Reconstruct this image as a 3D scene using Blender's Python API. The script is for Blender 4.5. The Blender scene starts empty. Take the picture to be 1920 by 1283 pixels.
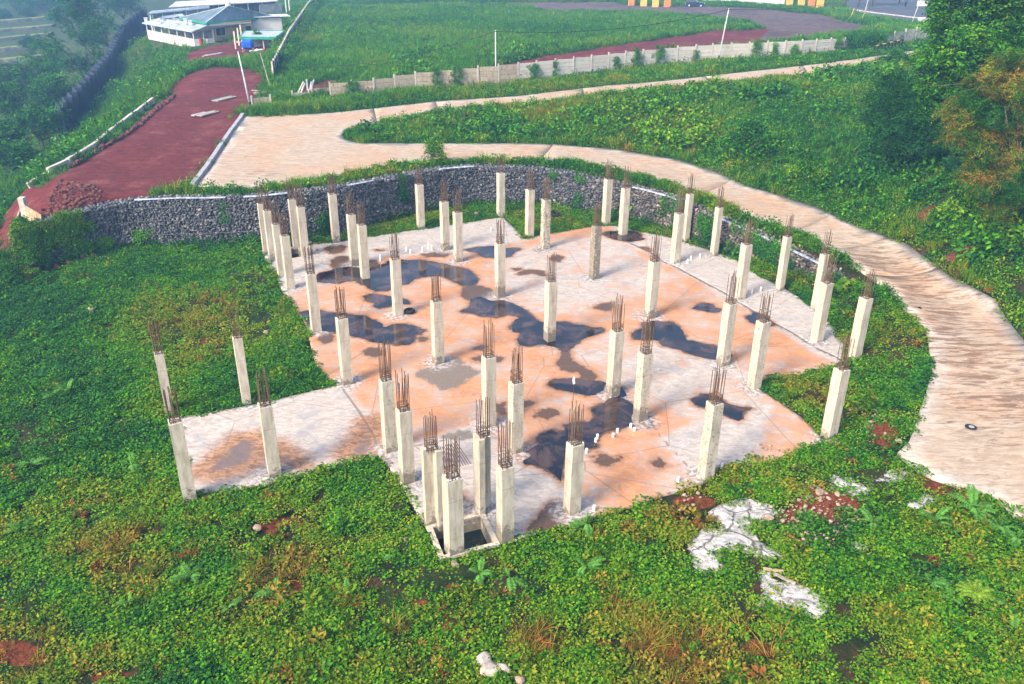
import bpy, bmesh, math, random
import numpy as np
from mathutils import Vector, Matrix, geometry as mgeo

random.seed(7)
RS = np.random.RandomState(11)
SC = bpy.context.scene
COL = SC.collection
rad = math.radians

# ------------------------------------------------------------------ camera (solved from the columns), sky, sun, exposure
FPX, PITCH, ROLL, CAMH = 1593.23, rad(26.18366), rad(0.52142), 20.722
cp, sp = math.cos(PITCH), math.sin(PITCH)
cr, sr = math.cos(ROLL), math.sin(ROLL)

cam_d = bpy.data.cameras.new('camera')
cam_d.sensor_width = 36.0
cam_d.lens = FPX / 1920 * 36.0
cam_d.clip_start, cam_d.clip_end = 0.5, 6000
cam = bpy.data.objects.new('camera', cam_d)
COL.objects.link(cam)
cam.matrix_world = Matrix.Translation((0, 0, CAMH)) @ Matrix.Rotation(math.pi / 2 - PITCH, 4, 'X') @ Matrix.Rotation(ROLL, 4, 'Z')
SC.camera = cam

SUN_EL, SUN_AZ = rad(40), rad(226)          # azimuth clockwise from +Y
world = bpy.data.worlds.new('World')
SC.world = world
world.use_nodes = True
wn = world.node_tree
wn.nodes.clear()
sky = wn.nodes.new('ShaderNodeTexSky')
sky.sky_type = 'NISHITA'
sky.sun_disc = False
sky.sun_elevation = SUN_EL
sky.sun_rotation = SUN_AZ
sky.air_density = 1.0
sky.dust_density = 3.5
sky.ozone_density = 0.6
bg = wn.nodes.new('ShaderNodeBackground')
bg.inputs['Strength'].default_value = 0.105
wo = wn.nodes.new('ShaderNodeOutputWorld')
wn.links.new(sky.outputs[0], bg.inputs[0])
wn.links.new(bg.outputs[0], wo.inputs[0])

sun_d = bpy.data.lights.new('sun', 'SUN')
sun_d.energy = 1.5
sun_d.angle = rad(16)
sun_d.color = (1.0, 0.9, 0.76)
sun = bpy.data.objects.new('sun', sun_d)
COL.objects.link(sun)
sv = Vector((math.sin(SUN_AZ) * math.cos(SUN_EL), math.cos(SUN_AZ) * math.cos(SUN_EL), math.sin(SUN_EL)))
sun.rotation_euler = sv.to_track_quat('Z', 'Y').to_euler()
sun.location = (0, 0, 80)

vs = SC.view_settings
vs.view_transform = 'Standard'
try:
    vs.look = 'None'
except Exception:
    pass
vs.gamma = 1.0
vs.use_curve_mapping = False
vs.exposure = 1.8
cy = SC.cycles
cy.use_denoising = True
cy.max_bounces = 6
cy.diffuse_bounces = 2
cy.glossy_bounces = 3
cy.transmission_bounces = 3
cy.transparent_max_bounces = 6
cy.volume_bounces = 0
cy.sample_clamp_indirect = 6.0

# ------------------------------------------------------------------ geometry helpers
def G(u, v, z=0.0):
    """Point at height z seen at photograph pixel (u, v)."""
    x, y = (u - 960) / FPX, (641.5 - v) / FPX
    x, y = cr * x - sr * y, sr * x + cr * y
    rx, ry, rz = x, cp + sp * y, -sp + cp * y
    t = (z - CAMH) / rz
    return np.array([rx * t, ry * t, z])

def PX(X, Y, Z):
    Z = Z - CAMH
    d = Y * cp - Z * sp
    u = Y * sp + Z * cp
    x, y = X / d, u / d
    x, y = cr * x + sr * y, -sr * x + cr * y
    return 960 + FPX * x, 641.5 - FPX * y

def top_z(X, Y, v):
    """Height above which the vertical line at (X, Y) reaches picture row v."""
    lo, hi = -12.0, 20.6
    for _ in range(50):
        m = (lo + hi) / 2
        if PX(X, Y, m)[1] > v:
            lo = m
        else:
            hi = m
    return (lo + hi) / 2

def PW(pts, z=0.0):
    return np.array([G(u, v, z)[:2] for u, v in pts])

def PWZ(pts):
    return np.array([G(u, v, z) for u, v, z in pts])

def T(ox, oy, pts, k=4.7875):
    return [(ox + x / k, oy + y / k) for x, y in pts]

def in_poly(x, y, poly):
    x, y = np.asarray(x, float), np.asarray(y, float)
    r = np.zeros(x.shape, bool)
    n = len(poly)
    for i in range(n):
        x0, y0 = poly[i][:2]
        x1, y1 = poly[(i + 1) % n][:2]
        if y0 == y1:
            continue
        c = ((y0 > y) != (y1 > y)) & (x < (x1 - x0) * (y - y0) / (y1 - y0) + x0)
        r ^= c
    return r

def dist_line(x, y, line, closed=False):
    """Distance to a polyline, index of the nearest segment, parameter on it and signed side (left positive)."""
    x, y = np.asarray(x, float), np.asarray(y, float)
    best = np.full(x.shape, 1e9)
    seg = np.zeros(x.shape, int)
    tt = np.zeros(x.shape)
    side = np.ones(x.shape)
    L = [p[:2] for p in line] + ([line[0][:2]] if closed else [])
    for i in range(len(L) - 1):
        ax, ay = L[i]
        bx, by = L[i + 1]
        dx, dy = bx - ax, by - ay
        l2 = dx * dx + dy * dy + 1e-12
        t = np.clip(((x - ax) * dx + (y - ay) * dy) / l2, 0, 1)
        d = np.hypot(x - ax - t * dx, y - ay - t * dy)
        m = d < best - 1e-9
        best = np.where(m, d, best)
        seg = np.where(m, i, seg)
        tt = np.where(m, t, tt)
        side = np.where(m, np.sign(dx * (y - ay) - dy * (x - ax)), side)
    return best, seg, tt, side

def sd_poly(x, y, poly):
    d = dist_line(x, y, poly, True)[0]
    return np.where(in_poly(x, y, poly), -d, d)

def smooth(a, b, v):
    t = np.clip((v - a) / (b - a), 0, 1)
    return t * t * (3 - 2 * t)

_perm = np.random.RandomState(3).rand(256, 256)
def vnoise(x, y, s=1.0, seed=0):
    x = np.asarray(x, float) / s + seed * 17.3
    y = np.asarray(y, float) / s + seed * 31.7
    xi, yi = np.floor(x).astype(int), np.floor(y).astype(int)
    fx, fy = x - xi, y - yi
    fx, fy = fx * fx * (3 - 2 * fx), fy * fy * (3 - 2 * fy)
    g = lambda i, j: _perm[(xi + i) & 255, (yi + j) & 255]
    return (g(0, 0) * (1 - fx) + g(1, 0) * fx) * (1 - fy) + (g(0, 1) * (1 - fx) + g(1, 1) * fx) * fy

def fnoise(x, y, s, seed=0, o=4):
    r, a, tot = 0, 1.0, 0
    for i in range(o):
        r = r + a * vnoise(x, y, s / 2 ** i, seed + i)
        tot += a
        a *= .5
    return r / tot

def make_mesh(name, V, F, mats=(), attrs=None, smooth_=False, mat_idx=None):
    """V: (n,3); F: (m,3) or (m,4) array, or list of index lists."""
    me = bpy.data.meshes.new(name)
    V = np.asarray(V, np.float32)
    if isinstance(F, np.ndarray):
        k = F.shape[1]
        me.vertices.add(len(V))
        me.vertices.foreach_set('co', V.ravel())
        me.loops.add(F.size)
        me.loops.foreach_set('vertex_index', F.astype(np.int32).ravel())
        me.polygons.add(len(F))
        me.polygons.foreach_set('loop_start', np.arange(0, F.size, k, dtype=np.int32))
        me.polygons.foreach_set('loop_total', np.full(len(F), k, np.int32))
        me.update(calc_edges=True)
    else:
        me.from_pydata([tuple(v) for v in V], [], [list(f) for f in F])
        me.update()
    for m in mats:
        me.materials.append(m)
    if mat_idx is not None:
        me.polygons.foreach_set('material_index', np.asarray(mat_idx, np.int32))
    if smooth_:
        me.polygons.foreach_set('use_smooth', np.ones(len(me.polygons), bool))
    for k, v in (attrs or {}).items():
        a = me.attributes.new(k, 'FLOAT', 'POINT')
        a.data.foreach_set('value', np.asarray(v, np.float32))
    return me

def link(name, me, parent=None, loc=(0, 0, 0), rz=0.0, **props):
    o = bpy.data.objects.new(name, me)
    COL.objects.link(o)
    o.location = loc
    o.rotation_euler = (0, 0, rz)
    if parent is not None:
        o.parent = parent
    for k, v in props.items():
        o[k] = v
    return o

def thing(name, label, cat, loc=(0, 0, 0), rz=0.0, group=None, me=None):
    o = bpy.data.objects.new(name, me)
    COL.objects.link(o)
    o.location = [float(a) for a in loc]
    o.rotation_euler = (0, 0, rz)
    o['label'] = label
    o['category'] = cat
    if group:
        o['group'] = group
    return o

class MB:
    """Collects simple solids into one mesh."""
    def __init__(s):
        s.V, s.F = [], []
    def add(s, V, F):
        b = len(s.V)
        s.V += [tuple(float(c) for c in v) for v in V]
        s.F += [[b + i for i in f] for f in F]
        return s
    def box(s, c, d, rz=0.0, tilt=None):
        x, y, z = d[0] / 2, d[1] / 2, d[2] / 2
        P = [Vector((a, b, e)) for e in (-z, z) for a, b in ((-x, -y), (x, -y), (x, y), (-x, y))]
        M = Matrix.Rotation(rz, 3, 'Z')
        if tilt is not None:
            M = M @ tilt
        P = [M @ p + Vector([float(q) for q in c]) for p in P]
        return s.add(P, [(3, 2, 1, 0), (4, 5, 6, 7), (0, 1, 5, 4), (1, 2, 6, 5), (2, 3, 7, 6), (3, 0, 4, 7)])
    def bar(s, a, b, w, h=None):
        """A square bar from a to b."""
        a, b = Vector([float(q) for q in a]), Vector([float(q) for q in b])
        d = b - a
        q = d.to_track_quat('Z', 'Y').to_matrix()
        h = h or w
        P = []
        for p in (a, b):
            for i, j in ((-1, -1), (1, -1), (1, 1), (-1, 1)):
                P.append(p + q @ Vector((i * w / 2, j * h / 2, 0)))
        return s.add(P, [(3, 2, 1, 0), (4, 5, 6, 7), (0, 1, 5, 4), (1, 2, 6, 5), (2, 3, 7, 6), (3, 0, 4, 7)])
    def tube(s, pts, rads, n=8, cap=True):
        pts = [Vector([float(q) for q in p]) for p in pts]
        if not hasattr(rads, '__len__'):
            rads = [rads] * len(pts)
        P = []
        for i, p in enumerate(pts):
            d = (pts[min(i + 1, len(pts) - 1)] - pts[max(i - 1, 0)])
            q = d.to_track_quat('Z', 'Y').to_matrix()
            for k in range(n):
                a = 2 * math.pi * k / n
                P.append(p + q @ Vector((math.cos(a) * rads[i], math.sin(a) * rads[i], 0)))
        F = []
        for i in range(len(pts) - 1):
            for k in range(n):
                F.append((i * n + k, i * n + (k + 1) % n, (i + 1) * n + (k + 1) % n, (i + 1) * n + k))
        if cap:
            F.append(tuple(range(n - 1, -1, -1)))
            F.append(tuple((len(pts) - 1) * n + k for k in range(n)))
        return s.add(P, F)
    def prism(s, poly3, t):
        """A flat polygon of 3D points thickened downward by t."""
        n = len(poly3)
        P = [tuple(p) for p in poly3] + [(p[0], p[1], p[2] - t) for p in poly3]
        F = [tuple(range(n)), tuple(range(2 * n - 1, n - 1, -1))]
        F += [(i + n, (i + 1) % n + n, (i + 1) % n, i) for i in range(n)]
        return s.add(P, F)
    def wall(s, a, b, z0, z1, t):
        """An upright slab from a to b (xy)."""
        a, b = np.array(a[:2], float), np.array(b[:2], float)
        d = b - a
        L = np.hypot(*d)
        c = (a + b) / 2
        return s.box((c[0], c[1], (z0 + z1) / 2), (L, t, z1 - z0), math.atan2(d[1], d[0]))
    def build(s, name, mat, parent=None, smooth_=False, bevel=0, **props):
        me = make_mesh(name, s.V, s.F, [mat], smooth_=smooth_)
        bm = bmesh.new()
        bm.from_mesh(me)
        bmesh.ops.recalc_face_normals(bm, faces=bm.faces)
        if bevel:
            bmesh.ops.bevel(bm, geom=bm.edges[:], offset=bevel, segments=1, affect='EDGES')
        bm.to_mesh(me)
        bm.free()
        return link(name, me, parent, **props)

def cdt(poly, extra_edges=(), holes=(), step=0.5, jit=0.25):
    """Triangulate a polygon with inner points; returns V (n,2), F (m,3)."""
    def sub(L, closed):
        L = [np.array(p[:2], float) for p in L]
        out = []
        for i in range(len(L) if closed else len(L) - 1):
            a, b = L[i], L[(i + 1) % len(L)]
            k = max(1, int(np.hypot(*(b - a)) / step))
            out += [a + (b - a) * q / k for q in range(k)]
        return out if closed else out + [L[-1]]
    poly0 = poly
    poly = sub(poly, True)
    extra_edges = [sub(l, False) for l in extra_edges]
    P = [tuple(p[:2]) for p in poly]
    E = [(i, (i + 1) % len(P)) for i in range(len(P))]
    for h in holes:
        b = len(P)
        P += [tuple(p[:2]) for p in h]
        E += [(b + i, b + (i + 1) % len(h)) for i in range(len(h))]
    for l in extra_edges:
        b = len(P)
        P += [tuple(p[:2]) for p in l]
        E += [(b + i, b + i + 1) for i in range(len(l) - 1)]
    a = np.array(P)
    x0, y0 = a.min(0)
    x1, y1 = a.max(0)
    gx, gy = np.meshgrid(np.arange(x0, x1, step), np.arange(y0, y1, step))
    gx = gx.ravel() + RS.uniform(-jit, jit, gx.size) * step
    gy = gy.ravel() + RS.uniform(-jit, jit, gy.size) * step
    k = sd_poly(gx, gy, poly) < -step * .35
    for h in holes:
        k &= sd_poly(gx, gy, h) > step * .35
    for l in extra_edges:
        k &= dist_line(gx, gy, l)[0] > step * .35
    P += list(zip(gx[k], gy[k]))
    r = mgeo.delaunay_2d_cdt([Vector(p) for p in P], E, [], 0, 1e-5)
    V = np.array([tuple(v) for v in r[0]])
    F = np.array([list(f) for f in r[2]], int)
    c = V[F].mean(1)
    m = in_poly(c[:, 0], c[:, 1], poly)
    for h in holes:
        m &= ~in_poly(c[:, 0], c[:, 1], h)
    F = F[m]
    d1 = V[F[:, 1]] - V[F[:, 0]]
    d2 = V[F[:, 2]] - V[F[:, 0]]
    fl = d1[:, 0] * d2[:, 1] - d1[:, 1] * d2[:, 0] < 0
    F[fl] = F[fl][:, ::-1]
    return V, F

# ------------------------------------------------------------------ materials
class NT:
    def __init__(s, name):
        s.m = bpy.data.materials.new(name)
        s.m.use_nodes = True
        s.t = s.m.node_tree
        s.t.nodes.clear()
        s.out = s.t.nodes.new('ShaderNodeOutputMaterial')
        s.b = s.t.nodes.new('ShaderNodeBsdfPrincipled')
        s.t.links.new(s.b.outputs[0], s.out.inputs[0])
        s._pos = None
    def N(s, ty, **kw):
        n = s.t.nodes.new(ty)
        for k, v in kw.items():
            setattr(n, k, v)
        return n
    def put(s, sock, v):
        if v is None:
            return
        if isinstance(v, bpy.types.NodeSocket):
            s.t.links.new(v, sock)
        elif isinstance(v, (tuple, list)):
            sock.default_value = (*v, 1.0) if len(v) == 3 and sock.type == 'RGBA' else v
        else:
            sock.default_value = v
    def pos(s):
        if s._pos is None:
            s._pos = s.N('ShaderNodeNewGeometry').outputs['Position']
        return s._pos
    def obj(s):
        return s.N('ShaderNodeTexCoord').outputs['Object']
    def rnd(s):
        return s.N('ShaderNodeObjectInfo').outputs['Random']
    def attr(s, name, inst=False):
        n = s.N('ShaderNodeAttribute', attribute_name=name)
        n.attribute_type = 'INSTANCER' if inst else 'GEOMETRY'
        return n.outputs['Fac']
    def map(s, vec, scale=(1, 1, 1), rot=(0, 0, 0), loc=(0, 0, 0)):
        n = s.N('ShaderNodeMapping')
        s.put(n.inputs['Vector'], vec)
        n.inputs['Scale'].default_value = scale
        n.inputs['Rotation'].default_value = rot
        n.inputs['Location'].default_value = loc
        return n.outputs[0]
    def noise(s, scale, vec=None, detail=4, rough=.55, dist=0):
        n = s.N('ShaderNodeTexNoise')
        s.put(n.inputs['Vector'], vec if vec is not None else s.pos())
        n.inputs['Scale'].default_value = scale
        n.inputs['Detail'].default_value = detail
        n.inputs['Roughness'].default_value = rough
        n.inputs['Distortion'].default_value = dist
        return n.outputs['Fac']
    def voro(s, scale, vec=None, feature='F1', out='Distance'):
        n = s.N('ShaderNodeTexVoronoi', feature=feature)
        s.put(n.inputs['Vector'], vec if vec is not None else s.pos())
        n.inputs['Scale'].default_value = scale
        return n.outputs[out]
    def math(s, op, a, b=0.0, clamp=False):
        n = s.N('ShaderNodeMath', operation=op, use_clamp=clamp)
        s.put(n.inputs[0], a)
        s.put(n.inputs[1], b)
        return n.outputs[0]
    def ss(s, v, a, b, lo=0.0, hi=1.0):
        n = s.N('ShaderNodeMapRange', interpolation_type='SMOOTHSTEP')
        s.put(n.inputs['Value'], v)
        n.inputs['From Min'].default_value = a
        n.inputs['From Max'].default_value = b
        n.inputs['To Min'].default_value = lo
        n.inputs['To Max'].default_value = hi
        return n.outputs[0]
    def mix(s, f, a, b, blend='MIX'):
        n = s.N('ShaderNodeMix', data_type='RGBA', blend_type=blend)
        s.put(n.inputs['Factor'], f)
        s.put(n.inputs['A'] if False else n.inputs[6], a)
        s.put(n.inputs[7], b)
        return n.outputs[2]
    def ramp(s, v, stops):
        n = s.N('ShaderNodeValToRGB')
        el = n.color_ramp.elements
        while len(el) < len(stops):
            el.new(0.5)
        for e, (p, c) in zip(el, stops):
            e.position = p
            e.color = (*c, 1)
        s.put(n.inputs[0], v)
        return n.outputs[0]
    def bump(s, h, strength=.5, dist=.03):
        n = s.N('ShaderNodeBump')
        n.inputs['Strength'].default_value = strength
        n.inputs['Distance'].default_value = dist
        s.put(n.inputs['Height'], h)
        s.t.links.new(n.outputs[0], s.b.inputs['Normal'])
    def done(s, color, rough=.85, spec=.3, metal=0.0):
        s.put(s.b.inputs['Base Color'], color)
        s.put(s.b.inputs['Roughness'], rough)
        s.put(s.b.inputs['Specular IOR Level'], spec)
        s.put(s.b.inputs['Metallic'], metal)
        return s.m

def plain(name, col, rough=.8, var=.25, scale=2.0, spec=.3, metal=0.0, dirt=None):
    n = NT(name)
    f = n.noise(scale, n.obj(), 5, .6)
    c = n.mix(n.ss(f, .35, .7), tuple(a * (1 - var) for a in col), tuple(min(1, a * (1 + var * .6)) for a in col))
    if dirt:
        c = n.mix(n.ss(n.noise(scale * .37, n.obj(), 6, .7), .5, .68), c, dirt)
    return n.done(c, rough, spec, metal)

# bare ground / earth under the plants
def mat_ground():
    n = NT('ground_mat')
    big, mid, fine = n.noise(.12, None, 5), n.noise(.9, None, 6, .65), n.noise(6, None, 5, .7)
    green = n.mix(n.ss(mid, .4, .62), (.010, .02, .006), (.026, .042, .010))
    earth = n.mix(n.ss(fine, .35, .7), (.03, .015, .009), (.08, .040, .022))
    c = n.mix(n.ss(n.math('ADD', mid, n.math('MULTIPLY', big, .5)), .72, .9), green, earth)
    soil = n.mix(n.ss(n.noise(1.0, n.map(n.pos(), (.8, 1.9, 1), (0, 0, -.5)), 9, .8, 1.4), .34, .66), (.062, .012, .012), (.165, .033, .034))
    soil = n.mix(n.ss(n.noise(.30, None, 7, .75), .5, .68, 0, .6), soil, (.24, .085, .075))
    soil = n.mix(n.ss(n.noise(.55, n.map(n.pos(), (.35, 2.4, 1), (0, 0, -.9)), 8, .8, 1.2), .57, .66, 0, .75), soil, (.045, .012, .012))
    soil = n.mix(n.ss(fine, .62, .8), soil, (.24, .10, .08))
    sy = n.N('ShaderNodeSeparateXYZ')
    n.put(sy.inputs[0], n.pos())
    soil = n.mix(n.ss(sy.outputs[1], 38, 48, 1, 0), soil, n.mix(n.ss(fine, .3, .75), (.075, .018, .008), (.22, .065, .026)))
    e = n.math('MULTIPLY', n.math('SUBTRACT', mid, .5), .5)
    gr = n.mix(n.ss(mid, .35, .65), (.022, .045, .012), (.065, .085, .025))
    c = n.mix(n.ss(n.math('ADD', n.attr('lawn'), e), .35, .6), c, gr)
    c = n.mix(n.ss(n.math('ADD', n.attr('soil'), e), .38, .55), c, soil)
    grav = n.mix(n.ss(n.noise(1.3, n.map(n.pos(), (.6, 2, 1)), 9, .85), .38, .62), (.035, .024, .028), (.20, .145, .13))
    grav = n.mix(n.ss(n.noise(.12, None, 5, .7), .5, .62, 0, .6), grav, (.05, .03, .038))
    c = n.mix(n.ss(n.math('ADD', n.attr('gravel'), e), .4, .56), c, grav)
    wv = n.noise(1.8, n.map(n.pos(), (1, 1.7, 1), (0, 0, .8)), 9, .8, .7)
    wht = n.mix(n.ss(wv, .36, .56), (.08, .07, .06), (.50, .475, .45))
    c = n.mix(n.ss(n.math('ADD', n.attr('white'), n.math('MULTIPLY', n.math('SUBTRACT', wv, .5), .9)), .42, .52), c, wht)
    n.bump(n.math('ADD', fine, n.math('MULTIPLY', mid, 2.0)), .7, .12)
    return n.done(c, .95, .15)

def mat_slab():
    n = NT('slab_concrete_mat')
    wob = n.noise(.5, None, 5, .6)
    st = n.noise(2.6, n.map(n.pos(), (.8, 1.7, 1), (0, 0, 1.0)), 9, .78, .9)
    st2 = n.noise(1.3, n.map(n.pos(), (1, 1.6, 1), (0, 0, .4)), 6, .65, 1.0)
    fine = n.noise(14, None, 4, .7)
    pale = n.mix(n.ss(st, .32, .70), (.31, .265, .23), (.53, .475, .43))
    pale = n.mix(n.ss(n.noise(.8, None, 7, .7), .5, .68), pale, (.30, .285, .29))
    rust = n.mix(n.ss(st2, .36, .64), (.41, .145, .048), (.50, .245, .115))
    rust = n.mix(n.ss(st, .50, .70), rust, (.47, .335, .255))
    o = n.math('ADD', n.attr('rust'), n.math('MULTIPLY', n.math('SUBTRACT', n.math('ADD', n.math('ADD', n.math('MULTIPLY', st2, .6), n.math('MULTIPLY', wob, .6)), n.math('MULTIPLY', st, .7)), .98), 2.6))
    c = n.mix(n.ss(o, .25, 1.05), pale, rust)
    # brown mud streaks and dark specks
    c = n.mix(n.ss(n.noise(1.1, n.map(n.pos(), (1, 1.5, 1), (0, 0, .9), (9, 3, 0)), 8, .75, .8), .56, .72, 0, .65), c, (.20, .085, .04))
    c = n.mix(n.ss(n.noise(.45, n.map(n.pos(), (1, 1.3, 1), (0, 0, .3), (4, 9, 0)), 9, .78, 1.0), .54, .66, 0, .55), c, n.mix(n.ss(st, .4, .6), (.27, .235, .215), (.55, .50, .46)))
    c = n.mix(n.ss(fine, .68, .80, 0, .7), c, (.19, .12, .085))
    d = n.math('ADD', n.attr('wet'), n.math('MULTIPLY', n.math('SUBTRACT', n.noise(2.6, None, 6, .65), .5), .75))
    wet = n.ss(d, .03, .12, 1, 0)
    halo = n.ss(d, .05, .42, .8, 0)
    c = n.mix(halo, c, (.30, .145, .075))
    c = n.mix(wet, c, n.mix(n.ss(fine, .3, .7), (.070, .038, .024), (.135, .078, .045)))
    g = n.math('ADD', n.attr('mud'), n.math('MULTIPLY', n.math('SUBTRACT', n.noise(2.2, None, 6, .7), .5), 1.0))
    c = n.mix(n.ss(g, .0, .28, .92, 0), c, n.mix(n.ss(fine, .3, .7), (.10, .085, .07), (.21, .18, .15)))
    b = n.math('ADD', n.attr('stain'), n.math('MULTIPLY', n.math('SUBTRACT', n.noise(1.5, n.map(n.pos(), (1, 2.2, 1), (0, 0, .5)), 7, .75), .5), 1.4))
    c = n.mix(n.ss(b, -.1, .9, .9, 0), c, n.mix(n.ss(st, .4, .6), (.15, .065, .028), (.42, .21, .10)))
    c = n.mix(n.ss(b, -.65, -.15, .85, 0), c, (.13, .105, .11))
    j = n.ss(n.math('ADD', n.attr('joint'), n.math('MULTIPLY', n.math('SUBTRACT', fine, .5), .06)), .03, .09, .75, 0)
    c = n.mix(j, c, (.15, .10, .08))
    gm = n.math('ADD', n.attr('foot'), n.math('MULTIPLY', n.math('SUBTRACT', n.noise(2.4, None, 6, .75), .5), 1.6))
    c = n.mix(n.ss(gm, .0, .75, .75, 0), c, n.mix(n.ss(n.noise(5, None, 5, .7), .42, .6), (.16, .135, .125), (.56, .54, .53)))
    ck = n.voro(.22, n.mix(.25, n.pos(), n.N('ShaderNodeTexNoise').outputs['Color']), 'DISTANCE_TO_EDGE')
    c = n.mix(n.ss(ck, .0, .006, .55, 0), c, (.16, .10, .07))
    n.bump(n.math('ADD', fine, n.math('MULTIPLY', st, 1.5)), .25, .03)
    return n.done(c, n.mix(wet, (.85,) * 3, (.32,) * 3), .35)

def mat_road():
    n = NT('road_concrete_mat')
    st = n.noise(2.0, n.map(n.pos(), (.6, 2.0, 1), (0, 0, .35)), 9, .78, .7)
    big = n.noise(.22, None, 5, .6)
    mid = n.noise(1.2, None, 6, .7)
    fine = n.noise(13, None, 4, .7)
    c = n.mix(n.ss(st, .34, .66), (.29, .21, .145), (.48, .395, .31))
    c = n.mix(n.ss(big, .40, .62), c, n.mix(n.ss(st, .35, .65), (.34, .21, .13), (.47, .335, .235)))
    e = n.ss(n.math('ADD', n.attr('edge'), n.math('MULTIPLY', n.math('SUBTRACT', mid, .5), 1.2)), .1, 1.1, .8, 0)
    c = n.mix(e, c, n.mix(n.ss(st, .4, .6), (.33, .29, .265), (.52, .475, .43)))
    rd = n.noise(1.1, n.map(n.pos(), (.55, 3.0, 1), (0, 0, .12)), 9, .74, .5)
    dk = n.math('ADD', n.math('MULTIPLY', n.attr('dark'), .8), n.math('MULTIPLY', n.math('SUBTRACT', rd, .56), 5.0))
    c = n.mix(n.ss(dk, .25, .85, 0, .88), c, n.mix(n.ss(fine, .3, .7), (.11, .062, .04), (.21, .13, .085)))
    c = n.mix(n.ss(fine, .66, .8, 0, .55), c, (.2, .13, .09))
    n.bump(n.math('ADD', fine, n.math('MULTIPLY', st, 2.0)), .35, .04)
    return n.done(c, .88, .25)

def mat_column():
    n = NT('column_concrete_mat')
    o = n.obj()
    r = n.rnd()
    sh = n.N('ShaderNodeVectorMath', operation='ADD')
    cx = n.N('ShaderNodeCombineXYZ')
    for i in range(3):
        n.put(cx.inputs[i], n.math('MULTIPLY', r, 37.0 + 11 * i))
    n.put(sh.inputs[0], o)
    n.put(sh.inputs[1], cx.outputs[0])
    v = sh.outputs[0]
    sep = n.N('ShaderNodeSeparateXYZ')
    n.put(sep.inputs[0], o)
    z = sep.outputs[2]
    vert = n.noise(2.2, n.map(v, (2.5, 2.5, .5)), 6, .65)
    fine = n.noise(18, v, 4, .7)
    c = n.mix(n.ss(vert, .34, .66), (.40, .34, .26), (.56, .50, .40))
    c = n.mix(n.ss(n.noise(1.3, v, 6, .7), .54, .70, 0, .65), c, (.40, .345, .25))
    # form-board band joint
    band = n.math('ABSOLUTE', n.math('SUBTRACT', n.math('FRACT', n.math('MULTIPLY', z, .62)), .5))
    c = n.mix(n.ss(band, .008, .016, .4, 0), c, (.24, .2, .15))
    # pitted dark speckle, only on some
    pit = n.math('ADD', n.noise(7.0, v, 6, .75), n.math('MULTIPLY', n.attr('pits'), .18))
    c = n.mix(n.ss(pit, .68, .76, 0, .75), c, (.13, .105, .08))
    rs_ = n.noise(3.2, n.map(v, (3.2, 3.2, .22)), 6, .7)
    c = n.mix(n.ss(rs_, .56, .70, 0, .5), c, (.20, .165, .115))
    # tide mark of dirt at the foot
    foot = n.math('ADD', z, n.math('MULTIPLY', n.math('SUBTRACT', n.noise(2.6, v, 6, .75), .42), 2.6))
    ft = n.math('SUBTRACT', foot, n.math('MULTIPLY', n.attr('tide'), .72))
    c = n.mix(n.ss(ft, -.10, .16, .8, 0), c, n.mix(n.ss(fine, .35, .65), (.085, .072, .062), (.22, .19, .15)))
    n.bump(n.math('ADD', fine, n.math('MULTIPLY', vert, 2)), .35, .02)
    return n.done(c, .9, .25)

def mat_leaf():
    n = NT('foliage_mat')
    t = n.math('ADD', n.math('ADD', n.attr('tint', True), n.attr('tintv')), n.math('MULTIPLY', n.math('SUBTRACT', n.attr('leafv'), .5), .26))
    c = n.ramp(t, [(0.0, (.012, .045, .026)), (.18, (.018, .085, .030)), (.34, (.034, .155, .016)), (.50, (.085, .250, .010)),
                   (.64, (.20, .24, .020)), (.80, (.32, .19, .035)), (.92, (.28, .09, .028)), (1.0, (.19, .04, .02))])
    c = n.mix(n.ss(n.attr('leafv'), .0, .45), n.mix(1.0, c, (.26, .32, .36), 'MULTIPLY'), c)
    c = n.mix(n.ss(n.attr('leafv'), .7, 1.0, 0, .7), c, n.mix(1.0, c, (1.35, 1.55, .7), 'MULTIPLY'))
    n.done(c, .7, .10)
    tr = n.N('ShaderNodeBsdfTranslucent')
    n.put(tr.inputs[0], n.mix(1.0, c, (1.3, 1.25, .7), 'MULTIPLY'))
    mx = n.N('ShaderNodeMixShader')
    mx.inputs[0].default_value = .2
    n.t.links.new(n.b.outputs[0], mx.inputs[1])
    n.t.links.new(tr.outputs[0], mx.inputs[2])
    n.t.links.new(mx.outputs[0], n.out.inputs[0])
    return n.m

def mat_leaf_obj(name, col, var=.35):
    n = NT(name)
    f = n.attr('leafv')
    c = n.mix(f, tuple(a * (1 - var) for a in col), tuple(a * (1 + var) for a in col))
    n.done(c, .75, .08)
    tr = n.N('ShaderNodeBsdfTranslucent')
    n.put(tr.inputs[0], c)
    mx = n.N('ShaderNodeMixShader')
    mx.inputs[0].default_value = .25
    n.t.links.new(n.b.outputs[0], mx.inputs[1])
    n.t.links.new(tr.outputs[0], mx.inputs[2])
    n.t.links.new(mx.outputs[0], n.out.inputs[0])
    return n.m

def mat_stone():
    n = NT('gabion_stone_mat')
    v = n.math('FRACT', n.math('ADD', n.attr('stonev'), n.math('MULTIPLY', n.rnd(), 7.31)))
    c = n.ramp(v, [(0, (.040, .045, .060)), (.4, (.095, .10, .115)), (.75, (.155, .155, .165)), (.93, (.19, .182, .178)), (1, (.32, .30, .275))])
    w = n.attr('warm')
    c = n.mix(w, c, n.ramp(v, [(0, (.065, .055, .05)), (.5, (.16, .135, .112)), (.85, (.28, .225, .165)), (1, (.42, .33, .21))]))
    c = n.mix(n.ss(n.noise(4, None, 5, .7), .4, .7, 0, .45), c, (.05, .05, .055))
    return n.done(c, .9, .2)

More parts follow.
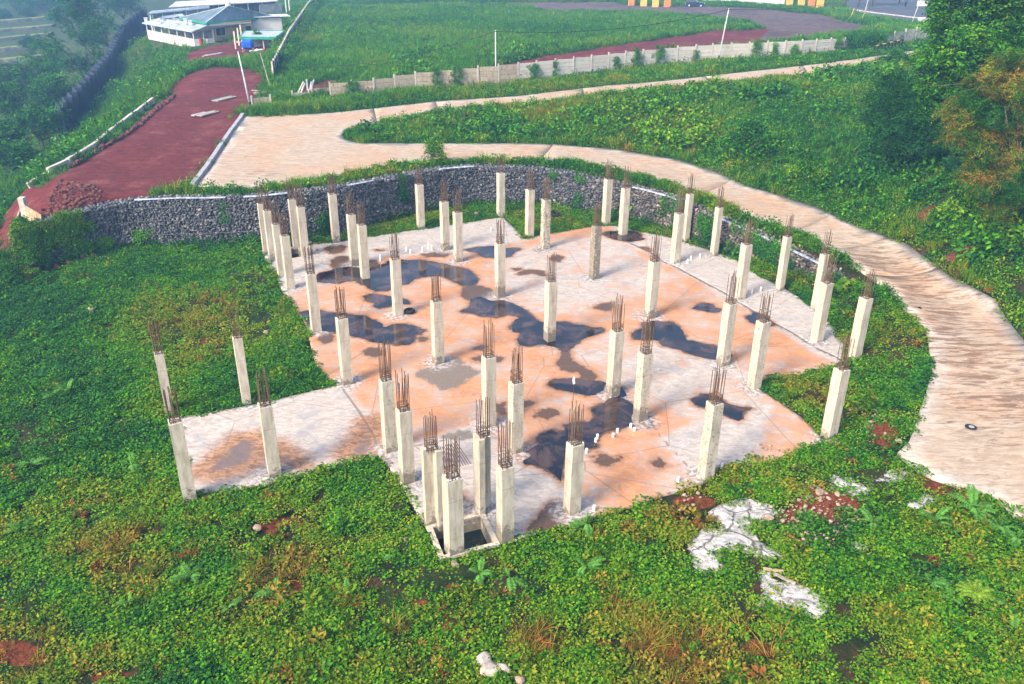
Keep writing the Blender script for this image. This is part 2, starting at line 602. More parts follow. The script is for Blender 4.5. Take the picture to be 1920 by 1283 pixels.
def mat_water(name, col, rough=.03, mud_=1.0):
    n = NT(name)
    f = n.noise(.7, None, 5, .65, .6)
    c = n.mix(n.ss(f, .40, .66), col, tuple(min(1, a * 1.6 + b * mud_) for a, b in zip(col, (.075, .036, .016))))
    n.bump(n.noise(1.6, None, 2), .02, .02)
    return n.done(c, rough, .45)

def mat_panel(name, light, dark, amt):
    n = NT(name)
    o = n.pos()
    f = n.noise(2.2, n.map(o, (1, 1, 2.2)), 7, .72)
    dr = n.noise(3.5, n.map(o, (2.2, 2.2, .35)), 6, .7)
    c = n.mix(n.ss(f, .35, .65), tuple(a * .8 for a in light), light)
    c = n.mix(n.ss(dr, .62 - amt, .80 - amt, 0, .85), c, dark)
    c = n.mix(n.math('MULTIPLY', n.rnd(), .25), c, dark)
    return n.done(c, .9, .2)

def mat_roof(name, col, ang, pitch=.35):
    n = NT(name)
    f = n.noise(.8, None, 5, .65)
    c = n.mix(n.ss(f, .35, .7), tuple(a * .72 for a in col), tuple(min(1, a * 1.15) for a in col))
    return n.done(c, .55, .35)

M = dict(ground=mat_ground(), slab=mat_slab(), road=mat_road(), column=mat_column(), leaf=mat_leaf(), stone=mat_stone())
M['puddle'] = mat_water('puddle_water_mat', (.009, .010, .016))
M['pit_water'] = mat_water('pit_water_mat', (.002, .008, .009), .02, 0.0)
M['rebar'] = plain('rusty_steel_mat', (.13, .068, .042), .8, .5, 9, .3)
M['rebar2'] = plain('dull_steel_mat', (.16, .115, .07), .8, .45, 9, .3)
M['rubble'] = plain('broken_concrete_mat', (.50, .47, .44), .9, .4, 12, dirt=(.2, .17, .14))
M['pvc'] = plain('white_pipe_mat', (.78, .77, .74), .5, .1, 3)
M['rubber'] = plain('rubber_mat', (.018, .018, .02), .7, .4, 5)
M['panel'] = mat_panel('pale_panel_mat', (.60, .56, .50), (.30, .25, .20), .0)
M['panel_dirty'] = mat_panel('weathered_panel_mat', (.46, .39, .29), (.15, .10, .07), .12)
M['panel_grey'] = mat_panel('grey_panel_mat', (.48, .45, .41), (.16, .14, .12), .10)
M['post'] = mat_panel('panel_post_mat', (.52, .48, .42), (.22, .18, .14), .06)
M['pole'] = plain('galvanised_pole_mat', (.55, .57, .60), .5, .2, 2)
M['black'] = plain('black_paint_mat', (.02, .022, .026), .6, .3, 3)
M['wire'] = plain('cable_mat', (.012, .013, .016), .6, .2, 3)
M['kerb'] = plain('kerb_concrete_mat', (.38, .38, .40), .9, .3, 1.5, dirt=(.2, .2, .22))
M['kerb_light'] = plain('pale_kerb_mat', (.55, .50, .43), .9, .3, 1.5, dirt=(.3, .26, .2))
M['wood'] = plain('raw_timber_mat', (.46, .34, .21), .85, .35, 4, dirt=(.26, .17, .1))
M['old_wood'] = plain('grey_timber_mat', (.36, .31, .26), .9, .4, 4, dirt=(.16, .12, .1))
M['dark_wall'] = plain('dark_retaining_wall_mat', (.028, .042, .072), .9, .3, .6, dirt=(.02, .032, .04))
M['roof'] = mat_roof('ribbed_roof_mat', (.17, .24, .31), 0)
M['roof_light'] = mat_roof('pale_roof_mat', (.42, .48, .54), 0)
M['roof_white'] = mat_roof('white_roof_mat', (.60, .62, .64), 0)
M['green_trim'] = plain('green_trim_mat', (.02, .30, .19), .5, .2, 2)
M['wall_beige'] = plain('beige_render_mat', (.52, .36, .22), .9, .15, .8)
M['wall_white'] = plain('white_render_mat', (.60, .58, .54), .9, .12, .8, dirt=(.5, .46, .4))
M['wall_grey'] = plain('grey_block_and_shade_mat', (.24, .25, .28), .9, .3, 1.2)  # block grey; also paints the shaded end of the white annex
M['wall_pink'] = plain('pinkish_brick_mat', (.36, .26, .24), .9, .3, 1.4)
M['cream'] = plain('cream_paint_mat', (.66, .58, .42), .8, .15, 2)
M['yellow'] = plain('yellow_paint_mat', (.72, .46, .10), .7, .15, 2)
M['orange'] = plain('orange_paint_mat', (.66, .24, .06), .7, .2, 2)
M['glass'] = plain('dark_glass_mat', (.02, .03, .045), .1, .2, 1, .6)
M['tarp'] = plain('blue_tarp_mat', (.012, .10, .55), .5, .3, 3)
M['white_plastic'] = plain('white_plastic_mat', (.72, .72, .72), .5, .1, 3)
M['red'] = plain('red_paint_mat', (.42, .05, .035), .6, .3, 3)
M['asphalt'] = plain('asphalt_mat', (.085, .09, .105), .9, .3, .4)
M['paint'] = plain('road_paint_mat', (.72, .72, .70), .8, .15, 1)
M['car'] = plain('dark_car_paint_mat', (.012, .02, .045), .3, .2, 1, .6)
M['chrome'] = plain('bare_metal_mat', (.55, .56, .58), .35, .2, 3, .5)
M['bark'] = plain('bark_mat', (.12, .095, .075), .95, .4, 5, dirt=(.05, .045, .04))
M['bark_pale'] = plain('pale_bark_mat', (.30, .26, .20), .95, .35, 5, dirt=(.15, .13, .1))
M['rock'] = plain('pale_rock_mat', (.34, .25, .185), .95, .35, 3, dirt=(.24, .15, .1))
M['rock_white'] = plain('white_rock_mat', (.46, .40, .34), .95, .35, 3, dirt=(.3, .24, .2))
M['soil'] = plain('clod_soil_mat', (.13, .045, .04), .95, .35, 2.5)
def mat_terrace():
    n = NT('terrace_grass_mat')
    f = n.noise(.8, None, 6, .7)
    g = n.mix(n.ss(f, .35, .65), (.10, .15, .04), (.24, .26, .09))
    r = n.mix(n.ss(f, .35, .65), (.05, .055, .05), (.14, .125, .12))
    n.bump(f, .5, .2)
    return n.done(n.mix(n.ss(n.math('ADD', n.attr('top'), n.math('MULTIPLY', n.math('SUBTRACT', f, .5), .5)), .45, .75), r, g), .95, .15)
M['terrace'] = mat_terrace()
M['geotextile'] = plain('geotextile_mat', (.36, .40, .47), .8, .45, 2)
M['mesh_wire'] = plain('gabion_wire_mat', (.12, .125, .14), .6, .2, 5)
M['bark_branch'] = plain('twig_mat', (.10, .09, .05), .9, .4, 5)

# ------------------------------------------------------------------ outlines (photograph pixel, height) -> world
GAB = PWZ([(38, 429, 2.7), (84, 414, 2.85), (168, 392, 3.0), (214, 382, 3.1), (248, 376, 3.2), (335, 372, 3.3), (385, 372, 3.3), (440, 371, 3.3),
           (480, 369, 3.35), (509, 366, 3.4), (565, 360, 3.45), (649, 349, 3.5), (722, 335, 3.45), (791, 323, 3.4), (843, 316, 3.35), (885, 313, 3.3),
           (927, 313, 3.25), (969, 315, 3.15), (1021, 318.6, 3.0), (1073, 327, 2.9), (1130, 339.5, 2.7), (1163, 347, 2.6), (1205, 356, 2.55), (1257, 370, 2.5),
           (1289, 384, 2.45), (1337, 405, 2.35), (1393, 429, 2.05), (1435, 447, 1.85), (1482, 469, 1.6), (1530, 492, 1.3), (1569, 514.6, 1.05), (1600, 540, .75), (1616, 556, .55)])
GAB_XY = GAB[:, :2]
ROAD_IN = [(1705, 588, 1.0), (1739, 628, .75), (1747.5, 698, .45), (1729, 758, .32), (1705, 829, .25), (1682, 852, .22), (1749, 897, .2), (1850, 930, .2), (1893, 964, .2), (1935, 990, .2)]
EDGE = np.vstack([[[-75, 40], [-40, 46.5]], GAB_XY, PWZ(ROAD_IN)[:, :2], [[40, 10], [60, -60]]])
NG0, NG1 = 2, 2 + len(GAB_XY)

# upper road + plaza + lower road, anticlockwise in the picture
R_UP_TOP = [(456, 219, 3.4), (520, 217, 3.45), (580, 215, 3.5), (640, 211, 3.5), (710, 203, 3.55), (818, 191, 3.75), (895, 186, 3.95), (975, 181, 4.2), (1042, 172.6, 4.45), (1143, 161, 4.8),
            (1210, 156, 5.05), (1280, 149, 5.25), (1324, 144, 5.4), (1414, 134, 5.7), (1508, 124, 6.0), (1615, 110.6, 6.3), (1716, 95.5, 6.6), (1800, 83, 6.9), (1880, 71, 7.2)]
R_UP_BOT = [(1900, 76, 7.2), (1810, 90, 6.9), (1716, 104, 6.6), (1615, 124, 6.25), (1515, 141, 5.9), (1441, 149, 5.7), (1380, 156, 5.5), (1330, 157.5, 5.35), (1280, 164, 5.2), (1210, 169, 5.0), (1143, 174, 4.8), (1090, 183, 4.6), (1025, 191, 4.4),
            (942, 198, 4.1), (875, 203.4, 3.9), (821, 206, 3.7), (757, 221, 3.5), (707, 233, 3.45), (665, 240, 3.4), (646, 247, 3.4), (642, 254, 3.35), (646, 262, 3.3), (660, 267, 3.3), (687, 270, 3.3)]
R_LOW_OUT = [(808, 270, 3.3), (975, 270, 3.25), (1042, 272, 3.2), (1143, 280, 3.05), (1243, 295, 2.9), (1280, 303, 2.8), (1351, 328, 2.65), (1400, 350, 2.5), (1467, 369, 2.3), (1530, 390, 2.15),
             (1592, 419, 2.0), (1634, 434, 1.9), (1699, 460, 1.7), (1749, 497, 1.5), (1783, 524, 1.35), (1866, 567, 1.1), (1920, 638, .85), (2010, 720, .6), (2120, 860, .4), (2200, 1090, .2)]
R_LOW_IN = [(1935, 990, .2), (1893, 964, .2), (1850, 930, .2), (1749, 897, .2), (1712, 876, .22), (1682, 852, .22), (1705, 829, .25), (1729, 758, .32), (1747.5, 698, .45), (1739, 628, .75), (1705, 588, 1.0), (1665, 541, 1.25), (1615, 507, 1.5), (1575, 474, 1.7),
            (1551, 463, 1.75), (1488, 434, 1.95), (1446, 423, 2.05), (1417, 413, 2.2), (1363, 385.6, 2.4), (1306, 365, 2.55), (1257, 347, 2.7), (1205, 332, 2.8), (1143, 320, 2.95), (1073, 305, 3.1), (1010, 303, 3.2),
            (948, 300, 3.25), (906, 301, 3.25), (843, 305, 3.3), (795, 307, 3.3), (722, 313, 3.3), (649, 328, 3.3), (597, 338.5, 3.3), (524, 349, 3.3), (440, 353.5, 3.3), (364, 353, 3.3)]
ROADP = PWZ(R_UP_TOP + R_UP_BOT + R_LOW_OUT + R_LOW_IN)
ROAD = ROADP[:, :2]

SLAB_PX = ([(830, 1048), (927, 1021), (955, 1016), (1052, 990), (1136, 964), (1210, 938.5), (1277, 917), (1317, 904), (1355, 871), (1419, 864.5), (1451, 859), (1482, 851), (1509, 834), (1547, 829),
            (1540, 817), (1503, 782), (1451, 746.5), (1424, 729), (1428, 711), (1467, 707), (1503, 700.6), (1563, 685), (1583, 676), (1582, 646), (1567, 625), (1557, 602), (1525, 577), (1479, 545),
            (1431, 521), (1406, 506), (1381, 487), (1347, 474), (1289, 455.5), (1257, 445), (1205, 434.6), (1174, 429), (1157, 423), (1136, 423), (1105, 426), (1030, 438), (981, 448), (977, 439), (942, 407),
            (864, 419), (760, 433.5), (684, 445), (634, 453.4), (574, 460), (535, 464), (490, 468), (500, 492), (517, 517), (529, 545), (545, 566), (572, 606), (592, 682), (610, 706), (633, 722),
            (511, 751), (451, 763), (333, 783), (336, 854), (350, 908), (358, 926), (448, 917), (515, 904), (586, 885), (628, 873), (700, 857), (709, 851), (722, 864), (761, 924), (797, 987)])
SLAB = PW(SLAB_PX)
PIT = PW([(811, 990), (901, 968), (925, 1019), (832, 1043)])
PIT2 = PW([(542, 466), (558, 464), (566, 482), (546, 485)])

PUD = [
    T(540, 420, [(230, 500), (290, 440), (360, 425), (400, 410), (430, 395), (540, 385), (620, 395), (720, 400), (780, 375), (880, 360), (890, 335), (1000, 322), (1090, 328), (1170, 320), (1330, 345), (1460, 370), (1570, 395), (1640, 420), (1700, 480), (1710, 520), (1660, 555), (1560, 550), (1480, 520), (1430, 490), (1370, 465), (1290, 470), (1200, 480), (1130, 500), (1080, 540), (1000, 550), (890, 600), (780, 605), (720, 575), (700, 550), (640, 540), (620, 510), (540, 515), (460, 535), (380, 530), (230, 520)]),
    T(860, 440, [(0, 690), (100, 650), (110, 600), (110, 580), (190, 560), (290, 600), (400, 590), (480, 620), (570, 660), (640, 710), (700, 770), (750, 790), (870, 785), (960, 780), (1060, 810), (1140, 825), (1220, 840), (1290, 835), (1310, 855), (1270, 885), (1130, 930), (1050, 980), (1000, 1030), (980, 1060), (930, 1050), (900, 1020), (850, 1010), (760, 990), (620, 1005), (550, 990), (530, 940), (560, 880), (490, 870), (460, 820), (510, 770), (550, 750), (490, 725), (440, 720), (390, 735), (340, 750), (300, 740), (210, 735), (130, 710), (60, 700)]),
    T(880, 620, [(710, 470), (760, 440), (900, 430), (1060, 440), (1150, 450), (1220, 470), (1210, 540), (1130, 580), (1040, 580), (900, 545), (780, 525), (720, 500)]),
    T(880, 620, [(1340, 500), (1380, 520), (1410, 580), (1380, 600), (1340, 590)]),
    T(880, 620, [(1270, 610), (1340, 590), (1430, 630), (1480, 690), (1470, 780), (1460, 850), (1330, 890), (1240, 905), (1160, 950), (1140, 1000), (1150, 1050), (1010, 1065), (870, 1080), (838, 1230), (826, 1376), (800, 1330), (700, 1250), (590, 1212), (500, 1200), (480, 1170), (540, 1120), (490, 1090), (560, 1050), (640, 1020), (610, 980), (620, 950), (700, 900), (760, 895), (800, 920), (850, 900), (860, 850), (940, 825), (1070, 820), (1130, 770), (1080, 710), (1200, 650)]),
    T(1180, 460, [(20, 800), (70, 760), (130, 745), (110, 700), (200, 680), (390, 690), (450, 730), (490, 800), (520, 860), (600, 865), (700, 890), (780, 905), (850, 930), (900, 960), (925, 990), (900, 1020), (780, 1030), (660, 1010), (560, 980), (480, 950), (380, 920), (300, 905), (270, 860), (210, 850), (100, 850), (40, 845)]),
    T(1180, 460, [(560, 570), (600, 545), (650, 520), (740, 525), (765, 545), (755, 560), (820, 575), (800, 600), (740, 605), (660, 590)]),
    T(1180, 460, [(1040, 650), (1060, 635), (1100, 630), (1120, 600), (1170, 610), (1240, 650), (1300, 710), (1285, 730), (1240, 725), (1160, 725), (1090, 695)]),
    T(1200, 640, [(470, 520), (550, 475), (630, 475), (720, 510), (780, 560), (870, 590), (1000, 605), (930, 640), (920, 690), (880, 715), (800, 690), (750, 650), (640, 600), (560, 595), (490, 570)]),
    T(540, 420, [(90, 800), (160, 780), (260, 770), (390, 800), (500, 800), (600, 820), (700, 830), (830, 890), (860, 930), (960, 900), (1040, 895), (1150, 920), (1230, 960), (1200, 985), (1130, 1000), (1140, 1050), (1100, 1080), (1000, 1090), (890, 1075), (760, 1060), (680, 1025), (600, 1015), (520, 985), (400, 970), (280, 960), (180, 900)]),
    T(540, 420, [(670, 650), (760, 625), (850, 640), (900, 650), (1010, 665), (1080, 690), (1100, 720), (1010, 720), (900, 745), (820, 760), (770, 745), (780, 710), (710, 690)]),
    T(760, 280, [(510, 905), (640, 880), (780, 870), (900, 890), (1010, 885), (1040, 900), (980, 920), (950, 965), (870, 975), (700, 970), (650, 930)]),
    T(1080, 280, [(220, 755), (290, 735), (370, 735), (460, 730), (560, 745), (600, 775), (560, 790), (615, 802), (590, 815), (500, 830), (420, 825), (350, 810), (290, 790)]),
]
PUDW = [PW(p) for p in PUD]
DAMP = [
    T(860, 440, [(190, 460), (280, 490), (300, 560), (200, 560), (110, 590), (40, 560), (30, 520), (60, 470)]),
    T(880, 620, [(830, 200), (910, 190), (900, 250), (980, 310), (1100, 370), (1140, 430), (1060, 440), (1000, 380), (840, 350), (780, 290), (820, 250)]),
    T(440, 280, [(820, 890), (850, 870), (960, 855), (1000, 880), (970, 920), (900, 938), (840, 930)]), T(440, 280, [(880, 990), (950, 960), (1010, 965), (1020, 1040), (950, 1070), (870, 1060)]),
    T(440, 280, [(1190, 1000), (1260, 1000), (1290, 1030), (1230, 1060), (1190, 1060)]), T(440, 280, [(1255, 905), (1300, 897), (1355, 903), (1300, 914)]),
    T(880, 620, [(560, 760), (690, 705), (780, 710), (800, 750), (700, 795), (600, 770)]), T(880, 620, [(30, 250), (120, 230), (240, 235), (305, 250), (240, 285), (60, 280)]), T(880, 620, [(30, 165), (100, 135), (160, 140), (100, 180)]),
    T(880, 620, [(1120, 1130), (1190, 1115), (1270, 1140), (1360, 1130), (1340, 1165), (1270, 1170), (1250, 1220), (1200, 1215), (1150, 1180)]), T(880, 620, [(1640, 1200), (1700, 1150), (1770, 1210), (1700, 1235)]),
    T(1080, 280, [(580, 880), (640, 878), (680, 915), (640, 912)]), T(860, 440, [(530, 360), (560, 325), (640, 315), (760, 330), (770, 370), (650, 345), (590, 360)]), T(860, 440, [(490, 305), (540, 300), (550, 320), (510, 322)]),
    T(860, 440, [(830, 200), (890, 185), (940, 205), (900, 245), (840, 230)]), T(860, 440, [(1200, 655), (1290, 620), (1380, 615), (1370, 660), (1330, 685)]),
    T(560, 620, [(585, 190), (640, 160), (730, 165), (740, 210), (690, 240), (600, 215)]), T(540, 420, [(1170, 1030), (1200, 1010), (1245, 1030), (1210, 1055)]),
    T(760, 280, [(150, 945), (300, 920), (400, 935), (350, 965), (180, 965)]), T(760, 280, [(1160, 905), (1300, 870), (1330, 890), (1200, 915)]),
    T(540, 420, [(275, 1040), (330, 985), (400, 985), (405, 1040), (340, 1080)]), T(880, 620, [(230, 660), (310, 650), (320, 740), (260, 755)]), T(880, 620, [(450, 630), (560, 640), (570, 660), (480, 700), (455, 780)]),
    T(1200, 640, [(0, 640), (60, 680), (130, 760), (100, 780), (0, 720)]), T(680, 780, [(850, 690), (900, 700), (960, 840), (870, 850)]), T(680, 780, [(1480, 1030), (1700, 760), (1790, 800), (1790, 900), (1770, 1010), (1500, 1090)]),
    T(880, 620, [(590, 980), (640, 960), (700, 930), (690, 1010), (620, 1015)]),
]
DAMPW = [PW(p) for p in DAMP]
MUDW = [PW(T(560, 620, [(1080, 400), (1120, 350), (1250, 330), (1300, 260), (1440, 255), (1460, 290), (1420, 320), (1530, 330), (1620, 380), (1500, 420), (1470, 470), (1380, 520), (1290, 520), (1170, 450)])),
        PW(T(680, 780, [(700, 190), (860, 150), (980, 140), (960, 190), (800, 200)]))]
STAINW = [PW(T(260, 720, [(490, 800), (620, 700), (760, 560), (880, 470), (1080, 450), (1120, 560), (1080, 700), (900, 780), (700, 840)])),
          PW(T(260, 720, [(1190, 560), (1250, 530), (1420, 640), (1500, 740), (1300, 790), (1210, 760)])),
          PW(T(560, 620, [(360, 1110), (480, 1000), (570, 800), (700, 790), (715, 1130), (500, 1160)]))]

COLS = [ # top u,v  base u,v  bar-top v  tide pits  label
 (483.9, 384.4, 495.4, 477.4, 343, .5, 0, 'slim column farthest back in the row of four at the far left corner of the slab'),
 (496.4, 398, 506.8, 491, 358, .9, .4, 'second column from the back in the far left row, with a dirty blotched foot'),
 (514, 424, 523.5, 520, 380, .3, 0, 'third column from the back in the far left row, half hidden by its neighbour'),
 (528.8, 445, 539.2, 544.2, 401, .2, 0, 'front column of the far left row, standing at the grass edge'),
 (544.4, 377, 551.7, 466, 336, .2, 0, 'brownish column at the back edge of the small dark square pit'),
 (557, 390.7, 567.4, 481.5, 347, .2, 0, 'column at the front edge of the small dark square pit by the stone wall'),
 (616.5, 366.7, 625.9, 456.5, 328, .9, .2, 'lone column at the back slab edge close under the left stone wall, dark grey foot'),
 (652, 405.3, 660.4, 500.4, 363, .8, 0, 'column at the back rim of the large blue puddle, left of a close pair'),
 (674, 425.2, 680.2, 524.4, 380, .2, 0, 'column standing in the left part of the large blue puddle, right of a close pair'),
 (575.8, 517, 587, 623.7, 461.7, .1, 0, 'column at the left slab edge in the corner of the wide puddle'),
 (735.6, 490, 741.6, 594.4, 438.7, .1, 0, 'column beside the black tyre'),
 (782.6, 348, 785.7, 430.4, 310, .5, .6, 'column at the back slab edge with a brown stain below its top'),
 (829, 381.3, 831.4, 471, 340.6, .8, .2, 'column behind the group of small white pipe stubs, left of a close pair'),
 (854.4, 401, 856, 493, 356, .8, .3, 'column right of the small white pipe stubs, right of a close pair'),
 (936, 327, 936, 408.5, 289.4, .5, .2, 'farthest column, at the point of the slab below the middle of the stone wall'),
 (932.3, 459.6, 934, 560, 410.5, 1.5, .2, 'column with a dark wet foot at the bend of the long winding puddle'),
 (991, 358.3, 989.8, 445, 320, .2, .4, 'column at the right end of the far pale slab step, before dark grass'),
 (1020.7, 377, 1019, 468, 333, .2, 1.1, 'speckled column before the dark tyre in the grass by the stone wall'),
 (1113, 427, 1111, 525.4, 382.4, .5, 1.6, 'column mottled all over with black spots, far right of the middle'),
 (1137.6, 338.5, 1134, 422, 302, .2, .5, 'left column of the far pair on the back slab edge under the right stone wall'),
 (1171.3, 355.2, 1165.6, 441.9, 313.4, .3, .4, 'column standing in the dark puddle at the far right corner of the slab'),
 (1271.7, 403.2, 1263.8, 495, 353, .3, .3, 'thick column at the left edge of the pale right strip of slab'),
 (1291, 366, 1283.7, 454.4, 326.4, .5, .3, 'slim column at the right slab edge behind a thicker one'),
 (1348.4, 391, 1337.3, 481.6, 350, .4, .2, 'slim column alone at the right slab edge halfway along the stone wall'),
 (1397.5, 461.7, 1385.7, 562.3, 412.6, .1, .3, 'thick column with rusty basket of bars in the middle of the pale right strip'),
 (1476.5, 446.2, 1460.8, 546.5, 403.4, .5, .3, 'slim column at the right slab edge against the low end of the stone wall'),
 (1550.6, 479.6, 1528.5, 581.5, 433.7, .3, .1, 'column at the right slab edge mostly hidden behind the column in front'),
 (1553.5, 534.5, 1530.5, 644, 475.5, .2, .2, 'bright column with a grey stained foot at the end of the pale right strip'),
 (1619.3, 563.7, 1600.5, 679.6, 512.5, .2, .2, 'rightmost column, standing in the grass beside the slab corner'),
 (1581.7, 698.4, 1553, 827, 633.7, .7, .2, 'right front column at the sharp slab corner beside a small concrete footing'),
 (1225, 494.5, 1216.5, 599, 442, .9, .2, 'column at the back rim of the boot shaped puddle'),
 (1368, 573.8, 1353.4, 688.7, 515.4, .8, .6, 'column at the toe of the boot shaped puddle'),
 (1430.7, 608.3, 1412, 732, 553, .1, .7, 'column at the inner notch of the right slab edge beside the grass'),
 (1344.1, 763.2, 1321, 901, 694.3, .3, .8, 'column at the front slab edge before the bow tie puddle'),
 (1029.2, 532, 1027, 642.6, 477.6, 1.2, .5, 'column standing in the middle of the long winding puddle, with a black tide mark'),
 (1153.5, 626, 1146.3, 745.3, 560, .9, .6, 'column reflected in the big front puddle, with a chipped top corner'),
 (1211, 667.7, 1197.5, 792.3, 603, 1.1, .8, 'column with a black foot at the right tip of the big front puddle'),
 (911, 675.4, 912, 803, 607, .3, .4, 'grey sided column in the middle of the slab, directly behind the pit'),
 (961.5, 723.4, 961.5, 853, 657.6, .3, .7, 'column right of the grey sided one, behind the pit and left of the thin rod'),
 (813.6, 569.3, 817, 684.7, 516, .8, .6, 'column at the top of the grey mud patch'),
 (634, 601.7, 644.6, 723.4, 541, .7, .2, 'column at the left slab edge where the left wing begins'),
 (715.6, 719.2, 725, 851, 647, .5, .7, 'left one of a pair at the front left edge, its lower half rough and pitted'),
 (752, 776.7, 757.3, 910.5, 704.6, 1.0, .2, 'right one of a pair at the front left edge, smooth with a dirty foot'),
 (799, 851, 807.4, 995, 782, .6, .3, 'angle shaped column at the left corner of the water pit'),
 (840.8, 905.3, 844, 1046, 828, .7, .5, 'front column at the near corner of the water pit, white rubble on its top'),
 (899.3, 825, 901.4, 966, 751.6, .4, .3, 'angle shaped yellowish column at the back corner of the water pit'),
 (941, 883.4, 941, 1020.2, 795.7, 1.2, .5, 'column at the right corner of the water pit, with grey scrawl at its foot'),
 (1073.2, 840.4, 1068, 968, 766, .4, .2, 'column at the front slab edge beside feathery weeds, nearest to the thin rod'),
 (289.7, 667.4, 312.5, 783, 603, .1, .2, 'column at the back left corner of the left wing, standing in grass'),
 (313.7, 798, 346.7, 949.8, 734, .9, .3, 'leftmost front column at the outer corner of the left wing'),
 (437, 638, 456.8, 762.5, 578.6, .1, .1, 'column halfway along the back edge of the left wing'),
 (488, 766.6, 506.5, 901.7, 698.7, .7, .2, 'column at the front edge of the left wing in the brown stain'),
]

# ------------------------------------------------------------------ terrain
def rbf(P, z):
    P, z = np.asarray(P, float), np.asarray(z, float)
    A = np.sqrt((P[:, None, 0] - P[None, :, 0]) ** 2 + (P[:, None, 1] - P[None, :, 1]) ** 2 + 20)
    n = len(P)
    K = np.zeros((n + 3, n + 3))
    K[:n, :n] = A - np.eye(n) * .12
    K[:n, n] = 1
    K[:n, n + 1:] = P / 100
    K[n, :n] = 1
    K[n + 1:, :n] = (P / 100).T
    w = np.linalg.lstsq(K, np.r_[z, 0, 0, 0], rcond=None)[0]
    def f(x, y):
        x, y = np.asarray(x, float), np.asarray(y, float)
        o = np.zeros(x.size)
        xf, yf = x.ravel(), y.ravel()
        for i in range(0, x.size, 20000):
            s_ = slice(i, i + 20000)
            o[s_] = np.sqrt((xf[s_, None] - P[None, :, 0]) ** 2 + (yf[s_, None] - P[None, :, 1]) ** 2 + 20) @ w[:n] + w[n] + (xf[s_] * w[n + 1] + yf[s_] * w[n + 2]) / 100
        return o.reshape(x.shape)
    return f

HI_PX = R_UP_TOP + R_UP_BOT + R_LOW_OUT + R_LOW_IN[::2] + [
    (640, 183, 3.7), (774, 169, 4.0), (928, 158, 4.3), (1079, 142, 4.75), (1267, 122, 5.3), (1488, 107, 6.0), (1582, 97, 6.2), (1749, 74, 6.7), (480, 203, 3.5), (550, 186, 3.6),
    (1300, 30, 3.6), (1500, 62, 5.2), (1050, 102, 4.6), (900, 70, 3.6), (700, 70, 3.0), (640, 100, 3.2), (1000, 30, 3.0), (1640, 30, 4.0), (1700, 48, 4.6), (1600, 70, 5.6), (1450, 18, 3.2), (1200, 70, 4.6), (1180, 15, 3.0), (600, 20, 2.6), (850, 12, 2.6),
    (70, 350, 2.9), (290, 195, 3.2), (440, 180, 3.4), (200, 330, 3.1), (360, 250, 3.2), (480, 150, 3.9), (120, 330, 3.0), (335, 183, 3.3), (420, 182, 3.4), (345, 152, 4.0), (402, 142, 4.3), (467, 147, 4.1), (420, 120, 4.0), (230, 260, 3.1),
    (560, 150, 3.9), (520, 120, 3.8), (230, 205, 2.1), (262, 196, 2.7), (150, 270, 1.9), (180, 240, 0.2), (128, 300, 2.4), (45, 350, 2.0),
    (128, 268, -3.6), (152, 240, -3.6), (175, 210, -3.5), (198, 178, -3.5), (219, 147, -3.3), (237, 101, -2.8), (266, 60, -1.8),  (285, 118, 0.4), (250, 150, -0.5), (330, 108, 2.2), (215, 180, -1.2), (300, 150, 2.6),
    (100, 240, -5.2), (165, 150, -5.6), (200, 95, -5.4), (240, 40, -4.8), (60, 100, -7.5), (20, 180, -7.5), (0, 30, -6.5), (100, 40, -6.0), (40, 300, -5.2), (0, 350, -4.5), (20, 250, -6.5), (70, 310, -3.0), (0, 420, -1.8), (15, 380, -2.6),
    (400, 80, 3.0), (500, 80, 3.0), (300, 72, 2.5), (420, 108, 3.3), (400, 60, 3.0), (480, 60, 3.0), (440, 30, 2.9), (520, 40, 3.0), (340, 50, 2.8), (400, 20, 2.7), (470, 100, 3.2), (50, 418, 1.4), (30, 425, .8), (18, 440, 0), (8, 410, -.6), (66, 418, 1.9), (280, 64, 2.0), (560, 40, 3.0), (560, 90, 3.4),
    (1600, 280, 4.0), (1540, 230, 4.6), (1350, 240, 4.1), (1200, 230, 3.9), (1000, 228, 3.75), (860, 236, 3.5), (1450, 300, 3.5), (1720, 200, 6.0), (1750, 320, 4.6), (1850, 300, 6.4), (1900, 450, 3.6), (1850, 480, 2.8), (1750, 430, 2.7), (1680, 380, 3.0), (1930, 560, 1.6), (1980, 350, 6.5), (1960, 150, 8.0)]
HI_W = PWZ(HI_PX)
HI_FAR = np.array([[-500, 500, -4], [0, 600, 2], [500, 500, 3], [600, 100, 6], [-600, 50, -6], [-120, 20, -4], [110, 20, 2], [60, 60, 5], [0, -100, 0], [100, -200, 0], [-100, -200, -2], [0, 900, 2]], float)
HI_ALL = np.vstack([HI_W, HI_FAR])
f_hi = rbf(HI_ALL[:, :2], HI_ALL[:, 2])
LO_PX = [(0, 700, -.4), (0, 560, -.6), (0, 1283, -.25), (0, 900, -.3), (60, 510, -.4), (200, 600, -.15), (300, 500, -.1), (960, 1283, -.25), (600, 1283, -.25), (1300, 1283, -.15), (1700, 1283, -.05), (1920, 1283, 0),
         (345, 960, -.12), (200, 900, -.2), (450, 640, -.08), (250, 472, -.2), (350, 468, -.2), (440, 462, -.1), (676, 442, -.05), (800, 415, .08), (935, 385, .12), (1060, 405, .06), (1200, 405, .12), (1340, 455, .15), (1450, 505, .15), (1540, 540, .25), (1600, 600, .35),
         (1640, 650, .3), (1600, 720, .02), (1680, 760, .15), (1650, 830, .1), (1500, 760, -.06), (960, 1080, -.1), (700, 930, -.08), (560, 930, -.1), (1150, 1000, -.06), (1400, 900, -.05), (1560, 900, .02), (1700, 960, .1), (1850, 1000, .15), (1700, 1100, .08), (1400, 1050, .0), (800, 1120, -.15)]
